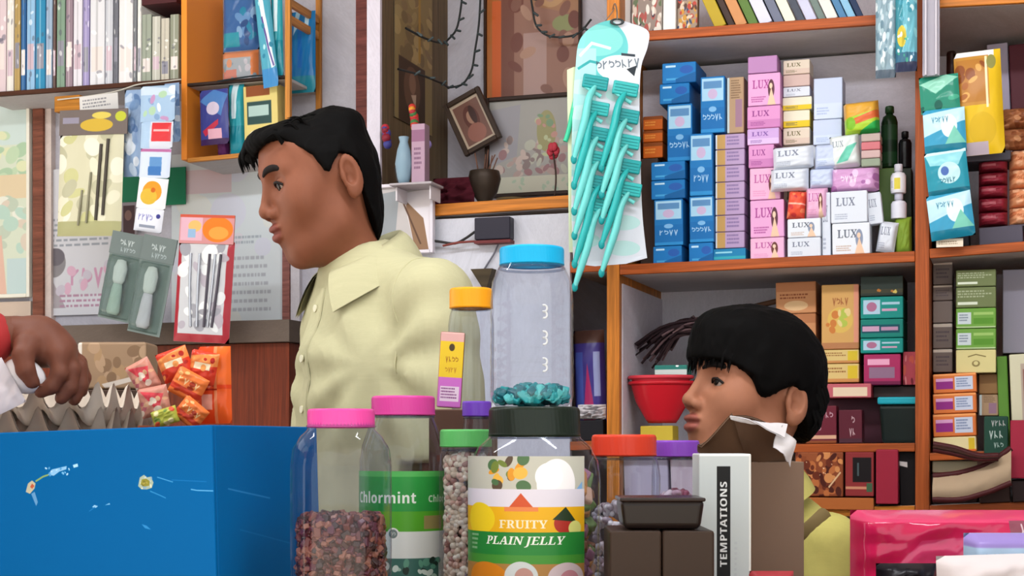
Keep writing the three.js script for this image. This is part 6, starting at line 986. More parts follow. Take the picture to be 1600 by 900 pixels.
// red and orange snack packets heaped beside the crate
{ const d = 1.86, s = d / F, y0 = yAt(664, d), c = foot(300, d + 0.055), bx = mesh('carton', boxGeo(146 * s, y0 - CT - 0.001, 0.1, { all: '#8f4a2c' }), paper(0, 0.7)); bx.position.copy(c); bx.rotation.y = YAW; tag(bx, 'reddish carton under the heap of red and orange packets', 'box');
  art('snackA', 80, 100, '#d5402a', (q) => { q.P([[0, 0.2], [1, 0], [1, 0.4], [0, 0.6]], '#e88a4a'); q.R(0.2, 0.36, 0.6, 0.2, '#f2e2c0'); q.S(8, ['#b52a22', '#f0a05a'], 0, 0, 1, 1, 8); });
  art('snackB', 80, 100, '#e2763a', (q) => { q.Q(4, 0.5, 0.4, 0.24, '#f6e6b0'); q.R(0, 0.6, 1, 0.2, '#c9402a'); q.S(6, ['#f0b070', '#a83a24'], 0, 0, 1, 1, 7); });
  art('snackC', 80, 100, '#c98a78', (q) => { q.P([[0.1, 0.1], [0.9, 0.3], [0.6, 0.9]], '#d84a54'); q.S(10, ['#e6d6c4', '#b5606a', '#dfae8a'], 0, 0, 1, 1, 9); });
  art('snackD', 90, 170, '#e6481f', (q) => { q.R(0.5, 0, 0.1, 1, '#f08a5a'); q.E(0.3, 0.2, 0.16, 0.08, '#f4c9b0'); q.E(0.32, 0.46, 0.14, 0.08, '#ef7f5f'); q.R(0, 0.55, 1, 0.02, '#a8281a'); q.R(0.1, 0.62, 0.34, 0.2, '#f2a08a'); q.R(0.6, 0, 0.4, 0.5, '#ea6a2a'); q.R(0.6, 0.55, 0.4, 0.45, '#f0622a'); });
  const pk = (label, px, py, w, h, rot, key, dz, k = '#a8321f') => { const q = mesh('snack_pack', softGeo(w * s, h * s, 0.014, key, k, { p: 4, q: 0.5, wr: 0.14, sd: px }), paper(A(key).s, 0.22)); q.position.copy(at(px, py, d + dz)); q.rotation.order = 'YXZ'; q.rotation.y = YAW; q.rotation.z = rot; tag(q, label, 'snack pack'); };
  pk('tall red orange packet standing at the right of the heap', 337, 662, 52, 122, 0.02, 'snackD', 0.02);
  pk('red packet with a pale band at the top of the heap', 282, 592, 50, 48, 0.35, 'snackA', 0.0); pk('orange packet in the middle of the heap of packets', 284, 622, 52, 44, -0.5, 'snackB', -0.014);
  pk('pinkish packet at the left of the heap of packets', 236, 610, 40, 50, 0.5, 'snackC', 0.0); pk('red and cream packet at the lower left of the heap', 246, 650, 46, 46, 0.2, 'snackC', -0.016); pk('small orange packet low in the middle of the heap', 286, 660, 44, 38, -0.7, 'snackB', -0.03);
  pk('bright red packet leaning at the upper right of the heap', 312, 600, 44, 52, -0.2, 'snackA', 0.002); pk('yellow green packet at the foot of the heap of packets', 262, 664, 40, 26, 0.3, 'snackE', -0.034, art('snackE', 70, 50, '#b5b84a', (q) => q.S(9, ['#7f9a4a', '#e2d8a0', '#d85a3a'], 0, 0, 1, 1, 7)) ? '#8a8a3a' : '');
}
// ---------------------------------------------------------------- people: bodies are distance fields meshed into one surface each
const ell = (x, y, z, cx, cy, cz, rx, ry, rz) => { const a = (x - cx) / rx, b = (y - cy) / ry, c = (z - cz) / rz, k0 = Math.sqrt(a * a + b * b + c * c), d = a / rx, e = b / ry, f = c / rz, k1 = Math.sqrt(d * d + e * e + f * f); return k1 < 1e-9 ? -Math.min(rx, ry, rz) : k0 * (k0 - 1) / k1; };
const cap = (x, y, z, ax, ay, az, bx, by, bz, ra, rb) => { const dx = bx - ax, dy = by - ay, dz = bz - az, t = Math.max(0, Math.min(1, ((x - ax) * dx + (y - ay) * dy + (z - az) * dz) / (dx * dx + dy * dy + dz * dz))); return Math.hypot(x - ax - dx * t, y - ay - dy * t, z - az - dz * t) - (ra + (rb - ra) * t); };
const smin = (a, b, k) => { const h = Math.max(0, k - Math.abs(a - b)) / k; return Math.min(a, b) - h * h * k / 4; };
const smax = (a, b, k) => -smin(-a, -b, k);
// surface nets
function skin(f, lo, hi, h) {
  const n = [0, 1, 2].map((i) => Math.ceil((hi[i] - lo[i]) / h) + 1), [nx, ny, nz] = n, v = new Float32Array(nx * ny * nz);
  for (let k = 0, i = 0; k < nz; k++) for (let j = 0; j < ny; j++) for (let q = 0; q < nx; q++, i++) v[i] = (q === 0 || j === 0 || k === 0 || q === nx - 1 || j === ny - 1 || k === nz - 1) ? Math.max(1e-4, f(lo[0] + q * h, lo[1] + j * h, lo[2] + k * h)) : f(lo[0] + q * h, lo[1] + j * h, lo[2] + k * h);
  const cell = new Int32Array(nx * ny * nz).fill(-1), pos = [], idx = [], sx = 1, sy = nx, sz = nx * ny;
  for (let k = 0; k < nz - 1; k++) for (let j = 0; j < ny - 1; j++) for (let q = 0; q < nx - 1; q++) {
    const i = q + j * sy + k * sz; let m = 0; const c = [];
    for (let b = 0; b < 8; b++) { c[b] = v[i + (b & 1) + ((b >> 1) & 1) * sy + (b >> 2) * sz]; if (c[b] < 0) m |= 1 << b; }
    if (m === 0 || m === 255) continue;
    let x = 0, y = 0, z = 0, s = 0;
    for (let a = 0; a < 3; a++) for (let b = 0; b < 8; b++) if (!(b & (1 << a))) { const e = b | (1 << a), va = c[b], vb = c[e]; if (va < 0 !== vb < 0) { const t = va / (va - vb); x += (b & 1) + (a === 0 ? t : 0); y += ((b >> 1) & 1) + (a === 1 ? t : 0); z += (b >> 2) + (a === 2 ? t : 0); s++; } }
    cell[i] = pos.length / 3; pos.push(lo[0] + (q + x / s) * h, lo[1] + (j + y / s) * h, lo[2] + (k + z / s) * h);
  }
  for (let k = 1; k < nz - 1; k++) for (let j = 1; j < ny - 1; j++) for (let q = 1; q < nx - 1; q++) {
    const i = q + j * sy + k * sz;
    [[sx, sy, sz], [sy, sz, sx], [sz, sx, sy]].forEach(([a, b, c]) => { const p = v[i] < 0, r = v[i + a] < 0; if (p !== r) { const A0 = cell[i], B = cell[i - b], C = cell[i - b - c], D = cell[i - c]; p ? idx.push(A0, B, C, A0, C, D) : idx.push(A0, C, B, A0, D, C); } });
  }
  const g = new THREE.BufferGeometry(); g.setAttribute('position', new THREE.Float32BufferAttribute(pos, 3)); g.setIndex(idx); g.computeVertexNormals(); return g;
}
function paint(g, fn) { const p = g.attributes.position, c = new Float32Array(p.count * 3), col = new THREE.Color(); for (let i = 0; i < p.count; i++) { fn(col, p.getX(i), p.getY(i), p.getZ(i)); c[i * 3] = col.r; c[i * 3 + 1] = col.g; c[i * 3 + 2] = col.b; } g.setAttribute('color', new THREE.BufferAttribute(c, 3)); return g; }

// head: origin midway between the ears, facing +z
function headField(x, y, z) {
  const ax = Math.abs(x);
  let d = ell(x, y, z, 0, 0.022, 0.03, 0.072, 0.076, 0.093);
  d = smin(d, ell(x, y, z, 0, 0.046, 0.078, 0.055, 0.046, 0.048), 0.02);
  d = smin(d, ell(x, y, z, 0, -0.035, 0.068, 0.054, 0.074, 0.052), 0.025);
  d = smin(d, cap(ax, y, z, 0.0455, -0.062, 0.024, 0.016, -0.096, 0.082, 0.019, 0.016), 0.042);
  d = smin(d, ell(x, y, z, 0, -0.098, 0.09, 0.019, 0.014, 0.016), 0.016);
  d = smin(d, ell(x, y, z, 0, -0.059, 0.099, 0.029, 0.024, 0.024), 0.016);
  d = smin(d, ell(ax, y, z, 0.041, -0.02, 0.08, 0.028, 0.03, 0.026), 0.03);
  d = smin(d, cap(ax, y, z, 0.01, 0.027, 0.12, 0.046, 0.026, 0.099, 0.0085, 0.007), 0.014);
  d = smax(d, -ell(ax, y, z, 0.033, 0.006, 0.123, 0.017, 0.0145, 0.0155), 0.014);
  d = smin(d, cap(x, y, z, 0, 0.014, 0.121, 0, -0.026, 0.1345, 0.0065, 0.0085), 0.012);
  d = smin(d, ell(x, y, z, 0, -0.031, 0.1345, 0.0105, 0.0088, 0.0105), 0.008);
  d = smin(d, ell(ax, y, z, 0.0125, -0.035, 0.1235, 0.0078, 0.0082, 0.0115), 0.007);
  d = smax(d, -ell(ax, y, z, 0.0065, -0.043, 0.13, 0.0036, 0.003, 0.005), 0.003);
  d = smin(d, ell(ax, y, z, 0.031, 0.004, 0.1015, 0.0142, 0.0142, 0.0142), 0.004);
  d = smax(d, -ell(ax, y, z, 0.0325, 0.002, 0.118, 0.0155, 0.0052, 0.0125), 0.0016);
  d = smin(d, ell(x, y, z, 0, -0.0556, 0.1218, 0.0232, 0.0066, 0.0108), 0.004);
  d = smin(d, ell(x, y, z, 0, -0.0688, 0.1195, 0.02, 0.0079, 0.0108), 0.004);
  d = smax(d, -ell(x, y, z, 0, -0.0622, 0.133, 0.025, 0.0016, 0.011), 0.0025);
  // ear, tilted back
  const ex = ax - 0.073, ey = y * 0.97 + z * 0.24, ez = z * 0.97 - y * 0.24;
  let e = ell(ex, ey, ez, 0.004, 0, -0.002, 0.0068, 0.031, 0.0185);
  e = smin(e, ell(ex, ey, ez, 0.002, -0.024, 0.003, 0.006, 0.010, 0.0095), 0.006);
  e = smax(e, -ell(ex, ey, ez, 0.0115, 0.004, 0.0, 0.0085, 0.0195, 0.0115), 0.003);
  e = smax(e, -ell(ex, ey, ez, 0.006, -0.004, 0.002, 0.0055, 0.009, 0.0075), 0.003);
  e = smin(e, ell(ex, ey, ez, 0.004, 0.002, 0.012, 0.004, 0.007, 0.004), 0.004);
  d = smin(d, e, 0.007);
  return smin(d, cap(x, y, z, 0, -0.045, 0.012, 0, -0.17, -0.022, 0.047, 0.05), 0.04);
}
const headGeo = skin(headField, [-0.1, -0.2, -0.09], [0.1, 0.125, 0.165], 0.0024);
const eyeGeo = new THREE.SphereGeometry(0.0127, 24, 18);
const pwl = (pts, z) => { if (z <= pts[0][0]) return pts[0][1]; for (let i = 1; i < pts.length; i++) if (z <= pts[i][0]) { const [a, b] = pts[i - 1], [c, d] = pts[i]; return b + (d - b) * (z - a) / (c - a); } return pts[pts.length - 1][1]; };

// a relaxed hand hanging down from its wrist at the origin, palm to -x; fingers towards -y
const HANDF = (x, y, z) => {
  let d = ell(x, y, z, 0, -0.05, 0.002, 0.015, 0.048, 0.038);
  d = smin(d, cap(x, y, z, 0, 0.03, 0, 0, -0.02, 0, 0.025, 0.022), 0.02);
  [[0.028, 0.036, 0.024], [0.010, 0.042, 0.028], [-0.009, 0.038, 0.026], [-0.026, 0.028, 0.02]].forEach(([fz, a, b], i) => {
    const q = 0.006 + i * 0.002, y0 = -0.085 - (i === 1 ? 0.004 : i === 3 ? -0.008 : 0);
    let f = cap(x, y, z, 0, y0, fz, -q, y0 - a, fz * 1.08, 0.0098, 0.0086); f = smin(f, cap(x, y, z, -q, y0 - a, fz * 1.08, -q * 3.4, y0 - a - b, fz * 1.04, 0.0086, 0.0074), 0.004);
    d = smin(d, f, 0.006);
  });
  let t = cap(x, y, z, 0, -0.025, 0.028, -0.012, -0.058, 0.05, 0.013, 0.0105); t = smin(t, cap(x, y, z, -0.012, -0.058, 0.05, -0.02, -0.088, 0.05, 0.0105, 0.0085), 0.004);
  return smin(d, t, 0.01);
};
const handGeo = skin(HANDF, [-0.06, -0.19, -0.06], [0.04, 0.05, 0.08], 0.0035);
const clothMap = grain(256, 256, (x, y) => { const n = per(x, y, 3, 3, 4), q = per(x, y, 24, 24, 8), k = 0.97 + 0.015 * n + 0.02 * q; return [255 * k, 255 * k, 255 * k]; });

function makePerson(o) {
  const t = thing('person', o.label, 'person', o.pos, o.turn), S = o.scale || 1;
  t.updateMatrixWorld(true);
  const inv = t.matrixWorld.clone().invert();
  // head placed in the world by the photograph, then taken into the body's own frame
  const hm = new THREE.Matrix4().makeTranslation(o.head.x, o.head.y, o.head.z).multiply(new THREE.Matrix4().makeRotationFromEuler(new THREE.Euler(o.pitch, o.headTurn, o.roll || 0, 'YXZ'))).multiply(new THREE.Matrix4().makeScale(...[].concat(o.hs, o.hs, o.hs).slice(0, 3)));
  const hl = inv.clone().multiply(hm), base = new THREE.Color(o.skin), lip = new THREE.Color(o.lip), parts = [];
  const g = headGeo.clone();
  paint(g, (c, x, y, z) => {
    c.copy(base);
    const l = ell(x, y, z, 0, -0.0622, 0.127, 0.0245, 0.0155, 0.013); if (l < 0.002) c.lerp(lip, Math.min(1, (0.002 - l) / 0.003) * 0.8);
    const n = noise(x * 60, y * 60, z * 60) * 0.04 + noise(x * 170, y * 170, z * 170) * 0.03; c.multiplyScalar(1 + n);
  });
  g.applyMatrix4(hl); parts.push(g);
  const N = V(0, -0.13, -0.012).applyMatrix4(hl), J = o.joints;
  const bodyF = (x, y, z) => {
    let d = cap(x, y, z, N.x, N.y, N.z, J.chest[0], J.chest[1], J.chest[2], 0.045 * S, 0.085 * S);
    d = smin(d, cap(x, y, z, J.chest[0], J.chest[1], J.chest[2], 0, J.hip, 0, 0.09 * S, 0.09 * S), 0.05);
    for (const k of ['l', 'r']) { const a = J[k]; d = smin(d, cap(x, y, z, J.chest[0], J.chest[1], J.chest[2], ...a.sh, 0.05 * S, 0.045 * S), 0.04); d = smin(d, cap(x, y, z, ...a.sh, ...a.el, 0.043 * S, 0.036 * S), 0.02); d = smin(d, cap(x, y, z, ...a.el, ...a.wr, 0.036 * S, 0.024 * S), 0.012); }
    for (const s of [-1, 1]) { d = smin(d, cap(x, y, z, s * 0.075 * S, J.hip, 0, s * 0.085 * S, J.hip * 0.52, 0.015, 0.07 * S, 0.05 * S), 0.04); d = smin(d, cap(x, y, z, s * 0.085 * S, J.hip * 0.52, 0.015, s * 0.09 * S, 0.07, -0.01, 0.048 * S, 0.033 * S), 0.015); d = smin(d, cap(x, y, z, s * 0.09 * S, 0.035, -0.02, s * 0.1 * S, 0.026, 0.11, 0.032, 0.025), 0.02); }
    return d;
  };
  const B = skin(bodyF, o.lo, o.hi, 0.012); paint(B, (c) => c.copy(base)); parts.push(B);
  for (const k of ['l', 'r']) if (!J[k].noHand) { const a = J[k], h = handGeo.clone(); if (k === 'r') { h.scale(-1, 1, 1); const ix = h.index.array; for (let i = 0; i < ix.length; i += 3) { const q = ix[i]; ix[i] = ix[i + 1]; ix[i + 1] = q; } h.computeVertexNormals(); } h.scale(S, S, S); const dir = V(...a.wr).sub(V(...a.el)).normalize(); h.applyQuaternion(new THREE.Quaternion().setFromUnitVectors(V(0, -1, 0), dir)); h.translate(...a.wr); paint(h, (c) => c.copy(base)); parts.push(h); }
  if (o.extra) for (const q of o.extra(inv)) { paint(q, (c, x, y, z) => c.copy(base).multiplyScalar(1 + 0.08 * noise(x * 80, y * 80, z * 80))); parts.push(q); }
  const body = mesh('body', mergeGeometries(parts.map((q) => { q.deleteAttribute('uv'); return q; })), new THREE.MeshPhysicalMaterial({ color: 0xffffff, vertexColors: true, roughness: 0.52, specularIntensity: 0.4, side: THREE.DoubleSide }), t);
  // eyes, brows
  const face = new THREE.Group(); // only a frame to place parts with; its children move to the person
  for (const s of [-1, 1]) {
    const e = mesh('eye', eyeGeo.clone().translate(s * 0.031, 0.004, 0.1015).applyMatrix4(hl), M('#a3948a', 0.25), t);
    const look = V(o.look[0], o.look[1], 1).normalize().multiplyScalar(0.0121), ir = mesh('iris', new THREE.SphereGeometry(0.0066, 16, 12).scale(1, 1, 0.35).applyQuaternion(new THREE.Quaternion().setFromUnitVectors(V(0, 0, 1), look.clone().normalize())).translate(s * 0.031 + look.x, 0.004 + look.y, 0.1015 + look.z).applyMatrix4(hl), M('#140c0a', 0.15), e);
    const lash = mesh('eyelash', tube([V(s * 0.018, 0.003, 0.1125), V(s * 0.0255, 0.0072, 0.1172), V(s * 0.0365, 0.0074, 0.1162), V(s * 0.0455, 0.002, 0.1085)], 0.0019, 16, 6).applyMatrix4(hl), M('#120c0b', 0.6), t);
    const bp = [V(s * 0.009, 0.0215, 0.1295), V(s * 0.022, 0.027, 0.1265), V(s * 0.038, 0.0285, 0.1155), V(s * 0.054, 0.021, 0.0965)], bg = tube(bp, 0.0054, 20, 8), bpz = bg.attributes.position; const bc = new THREE.CatmullRomCurve3(bp);
    for (let i = 0; i < bpz.count; i++) { const u = Math.floor(i / 9) / 20, c = bc.getPoint(u), k = Math.sin(Math.PI * (0.12 + 0.86 * u)) ** 0.7; bpz.setXYZ(i, c.x + (bpz.getX(i) - c.x) * k, c.y + (bpz.getY(i) - c.y) * k, c.z + (bpz.getZ(i) - c.z) * k * 0.7); }
    mesh('eyebrow', bg.applyMatrix4(hl), M('#17100e', 0.8), t);
  }
  // hair: one mass with loose tufts rooted in it
  const strands = [skin(o.hair, [-0.115, -0.13, -0.115], [0.115, 0.165, 0.185], 0.0028)];
  for (const [a, b, c, r] of o.tufts || []) { const pts = [V(...a), V(...b), V(...c)], gg = tube(pts, r, 10, 6), p = gg.attributes.position, cv = new THREE.CatmullRomCurve3(pts); for (let i = 0; i < p.count; i++) { const u = Math.floor(i / 7) / 10, q = cv.getPoint(u), k = 1 - 0.93 * u; p.setXYZ(i, q.x + (p.getX(i) - q.x) * k, q.y + (p.getY(i) - q.y) * k, q.z + (p.getZ(i) - q.z) * k); } gg.deleteAttribute('uv'); strands.push(gg); }
  mesh('hair', mergeGeometries(strands).applyMatrix4(hl), M('#060505', 0.72, { specularIntensity: 0.15 }), t);
  return { t, inv, hl, N };
}
// shirt cloth from a field, with folds
const fold = (x, y, z, k) => k * (noise(x * 14 + y * 9, y * 5 - x * 4, z * 12) + 0.5 * noise(x * 30 + y * 22, y * 9, z * 26));
function uvByAngle(g, cx, cz) { const p = g.attributes.position, u = new Float32Array(p.count * 2); for (let i = 0; i < p.count; i++) { u[2 * i] = (p.getX(i) + p.getZ(i)) * 8; u[2 * i + 1] = p.getY(i) * 8; } g.setAttribute('uv', new THREE.BufferAttribute(u, 2)); return g; }
const clothMat = (c) => new THREE.MeshPhysicalMaterial({ color: c, map: clothMap, roughness: 0.85, sheen: 0.3, sheenRoughness: 0.6, sheenColor: c, side: THREE.DoubleSide });
function collar(t, C, o, mat) { // flap falling from the top of a stand round the neck; phi 0 at the back
  const n = 60, m = 10, pos = [], idx = [], th = 0.0028;
  for (const sd of [0, 1]) for (let i = 0; i <= n; i++) { const phi = (i / n * 2 - 1) * o.end, a = Math.abs(phi) / o.end, s = Math.sin(phi), c = -Math.cos(phi);
    const topY = C.y + o.back - (o.back - o.front) * (1 - Math.cos(phi)) / 2, w = o.width * (0.8 + 0.5 * a ** 3);
    for (let j = 0; j <= m; j++) { let r, y; if (j <= 3) { r = o.r * (0.96 + 0.03 * j / 3); y = topY - 0.03 * (1 - j / 3); } else { const v = (j - 3) / (m - 3); r = o.r * (1.02 + (o.flare + 0.1 * a) * v ** 0.8); y = topY + 0.003 * Math.sin(Math.PI * v) - w * v; }
      r -= sd * th; const turn = j > 3 ? o.lean * a * a * (j - 3) / (m - 3) : 0, ph = phi - Math.sign(phi) * turn, sx = Math.sin(ph), cz = -Math.cos(ph); pos.push(C.x + sx * r * o.ax, y - sd * 0.0006, C.z + cz * r); } }
  const o2 = (n + 1) * (m + 1); for (const sd of [0, 1]) for (let i = 0; i < n; i++) for (let j = 0; j < m; j++) { const a = sd * o2 + i * (m + 1) + j, b = a + m + 1; sd ? idx.push(a, b, a + 1, b, b + 1, a + 1) : idx.push(a, a + 1, b, b, a + 1, b + 1); }
  const g = new THREE.BufferGeometry(); g.setAttribute('position', new THREE.Float32BufferAttribute(pos, 3)); g.setIndex(idx); g.computeVertexNormals(); uvByAngle(g); return mesh('collar', g, mat, t);
}
const TH = (beta) => Math.atan2(-cs, sn) + THREE.MathUtils.degToRad(beta);
function dress(p, shirtF, lo, hi, col, o) {
  const mat = clothMat(col), g = uvByAngle(skin(shirtF, lo, hi, 0.007)); mesh('shirt', g, mat, p.t);
  const surf = (x, y) => { let z = 0.3; for (let i = 0; i < 60; i++) { const d = shirtF(x, y, z); if (d < 0.0006) break; z -= Math.max(0.001, d * 0.8); } return z; };
  const pl = []; for (let i = 0; i <= 24; i++) pl.push(o.top - (o.top - o.bottom) * i / 24);
  const pos = [], idx = []; pl.forEach((y) => { for (const [dx, dz] of [[-0.016, 0], [-0.015, 0.0022], [0.015, 0.0022], [0.016, 0]]) pos.push(dx, y, surf(dx, y) + dz); });
  for (let i = 0; i < 24; i++) for (let j = 0; j < 3; j++) { const a = i * 4 + j; idx.push(a, a + 4, a + 1, a + 1, a + 4, a + 5); }
  const pg = new THREE.BufferGeometry(); pg.setAttribute('position', new THREE.Float32BufferAttribute(pos, 3)); pg.setIndex(idx); pg.computeVertexNormals(); const pk = mesh('placket', uvByAngle(pg), mat, p.t);
  for (let i = 0; i < 5; i++) { const y = o.top - 0.03 - i * 0.075; if (y < o.bottom) break; const b = mesh('button', cyl(0.0055, 0.0055, 0.002, 16).rotateX(Math.PI / 2), M('#d9d5b8', 0.35), pk); b.position.set(0, y, surf(0, y) + 0.0032); }
  collar(p.t, o.c, o.collar, mat);
  if (o.seam) for (const s of [-1, 1]) { const q = []; for (let i = 0; i < 28; i++) { const a = i / 28 * 6.2832, dir = V(s * -0.12 * Math.sin(a), Math.sin(a), Math.cos(a)).normalize(); let r = 0.02; const c = V(s * o.seam[0], o.seam[1], o.seam[2]); for (let k = 0; k < 60; k++) { const d = shirtF(c.x + dir.x * r, c.y + dir.y * r, c.z + dir.z * r); if (d > -0.0005) break; r += Math.max(0.0008, -d * 0.8); } if (r < 0.105) q.push(c.clone().addScaledVector(dir, r)); } if (q.length > 6) mesh('armhole_seam', uvByAngle(tube(q, 0.0016, 80, 5, q.length === 28)), mat, p.t); }
  const H = o.hip, tr = skin((x, y, z) => { let d = ell(x, y, z, 0, H, 0, 0.145 * o.s, 0.1 * o.s, 0.108 * o.s); for (const s of [-1, 1]) { d = smin(d, cap(x, y, z, s * 0.075 * o.s, H, 0, s * 0.085 * o.s, H * 0.52, 0.015, 0.085 * o.s, 0.068 * o.s), 0.02); d = smin(d, cap(x, y, z, s * 0.085 * o.s, H * 0.52, 0.015, s * 0.09 * o.s, 0.06, -0.01, 0.066 * o.s, 0.06 * o.s), 0.02); } return smax(smax(d, 0.05 - y, 0.01), y - H - 0.06, 0.01); }, [-0.22, 0.02, -0.16], [0.22, H + 0.12, 0.16], 0.013); mesh('trousers', uvByAngle(tr), clothMat(o.trousers), p.t);
}

// the older boy
{ const pos = at(588, CY, 2.33); pos.y = 0;
  const beta = 32, hb = 22, head = at(526, 285, 2.30);
  const line = [[-0.06, -0.112], [-0.047, -0.105], [-0.04, -0.07], [-0.024, -0.02], [-0.02, 0.018], [-0.008, 0.03], [0.012, 0.034], [0.026, 0.02], [0.034, 0.008], [0.042, 0.012], [0.056, 0.036], [0.075, 0.051], [0.099, 0.066], [0.118, 0.066], [0.15, 0.046]];
  const hairF = (x, y, z) => {
    let d = ell(x, y, z, 0, 0.022, 0.026, 0.0815, 0.08, 0.105);
    d = smin(d, ell(x, y, z, -0.008, 0.072, 0.09, 0.062, 0.024, 0.054), 0.02);
    d = smin(d, ell(x, y, z, -0.045, 0.066, 0.108, 0.026, 0.022, 0.036), 0.015);
    d = smin(d, ell(x, y, z, 0.01, 0.078, -0.012, 0.05, 0.032, 0.05), 0.02);
    d = smin(d, ell(x, y, z, 0, -0.04, -0.028, 0.056, 0.068, 0.044), 0.03);
    const st = 0.0016 * noise(x * 240, y * 60, z * 50) + 0.0026 * noise(x * 70, y * 26, z * 26);
    d -= st;
    const yl = pwl(line, z) + (x < 0 ? -0.018 * Math.max(0, (z - 0.09) / 0.05) * Math.min(1, -x / 0.04) : 0);
    return smax(d, (yl - y) * 0.62 + 0.0016 * noise(x * 200, z * 200, 2), 0.004);
  };
  const tufts = []; for (let i = 0; i < 46; i++) { const k = rnd(), z = -0.05 + 0.15 * rnd(), x = rr(-0.05, 0.055), y = 0.088 - 3.4 * x * x - (z - 0.02) ** 2 * 3; tufts.push([[x, y, z], [x + rr(-0.006, 0.006), y + 0.014, z + 0.012], [x + rr(-0.012, 0.012), y + rr(0.008, 0.018), z + rr(0.018, 0.03)], 0.004]); }
  for (let i = 0; i < 16; i++) { const x = rr(-0.065, -0.02), z = 0.115 + rr(-0.01, 0.018); tufts.push([[x, 0.075, z], [x - 0.003, 0.06, z + 0.014], [x - 0.004, 0.046 - 0.01 * rnd(), z + 0.013], 0.006]); }
  const J = { chest: [0, 1.26, -0.005], hip: 0.83, l: { sh: [0.155, 1.335, -0.015], el: [0.205, 1.08, -0.01], wr: [0.21, 0.86, 0.05] }, r: { sh: [-0.155, 1.335, -0.015], el: [-0.205, 1.09, 0.0], wr: [-0.2, 0.87, 0.07] } };
  const p = makePerson({ label: 'older boy in a pale yellow collared shirt looking down to the left', pos, turn: TH(beta), head, headTurn: TH(hb), pitch: 0.19, hs: [0.95, 1, 0.86], skin: '#7f4d38', lip: '#7a3d36', look: [0.1, -0.3], hair: hairF, tufts, joints: J, lo: [-0.32, -0.02, -0.2], hi: [0.32, 1.52, 0.26] });
  const C = p.N;                                              // base of the neck in the body's frame
  const shirtF = (x, y, z) => {
    const ax = Math.abs(x), s = Math.sign(x) || 1;
    let d = ell(x, y, z, 0, 1.2, 0.004, 0.162, 0.2, 0.112);
    d = smin(d, ell(x, y, z, 0, 1.0, 0.008, 0.158, 0.24, 0.112), 0.05);
    d = smin(d, cap(ax, y, z, 0.04, 1.375, C.z * 0.5 - 0.012, 0.152, 1.34, -0.015, 0.044, 0.048), 0.05);
    d = smin(d, cap(x, y, z, C.x, C.y - 0.015, C.z - 0.004, 0, 1.25, 0.0, 0.062, 0.1), 0.04);
    const sl = cap(ax, y, z, 0.156, 1.335, -0.015, 0.207, 1.06, -0.008, 0.054, 0.063);
    d = smin(d, sl, 0.018);
    d += fold(x, y * 0.6, z, 0.0075) * Math.min(1, Math.max(0, (1.42 - y) * 6)) + 0.004 * Math.sin((ax * 1.4 + y) * 42 + 3 * noise(x * 7, y * 7, z * 7)) * Math.max(0, 1 - Math.abs(ax - 0.15) / 0.07) * Math.max(0, 1 - Math.abs(y - 1.2) / 0.16);
    // drape: upright folds below the chest, creases running out from the armpit
    d += 0.0055 * Math.sin(Math.atan2(x, z) * 10 + 2.2 * noise(x * 5, y * 3, z * 5) + y * 4) * Math.min(1, Math.max(0, (1.3 - y) * 4)) * (ax < 0.17 ? 1 : 0.2);
    { const q = Math.hypot(ax - 0.12, y - 1.24), th = Math.atan2(y - 1.24, ax - 0.12); d += 0.005 * Math.sin(th * 8 + 4 * q) * Math.exp(-(((q - 0.09) / 0.05) ** 2)) * (z > -0.03 ? 1 : 0.3); }
    // open at the neck, hems at sleeves and waist
    d = smax(d, -cap(x, y, z, C.x, C.y + 0.06, C.z + 0.004, C.x, C.y + 0.2, C.z + 0.05, 0.05, 0.08), 0.006);
    return smax(smax(d, 0.78 - y, 0.01), ax > 0.15 ? 1.1 - y - (ax < 0.165 ? 0.4 * (0.165 - ax) / 0.015 : 0) : -1, 0.008);
  };
  dress(p, shirtF, [-0.3, 0.76, -0.16], [0.3, 1.47, 0.18], '#b9b58f', { top: C.y - 0.035, bottom: 0.82, c: V(C.x, C.y + 0.002, C.z - 0.002), collar: { end: 2.78, back: 0.058, front: -0.012, width: 0.052, r: 0.062, flare: 0.5, lean: 0.34, ax: 1.02 }, hip: 0.83, s: 1, seam: [0.146, 1.3, -0.012], trousers: '#3a3f4c' });
}
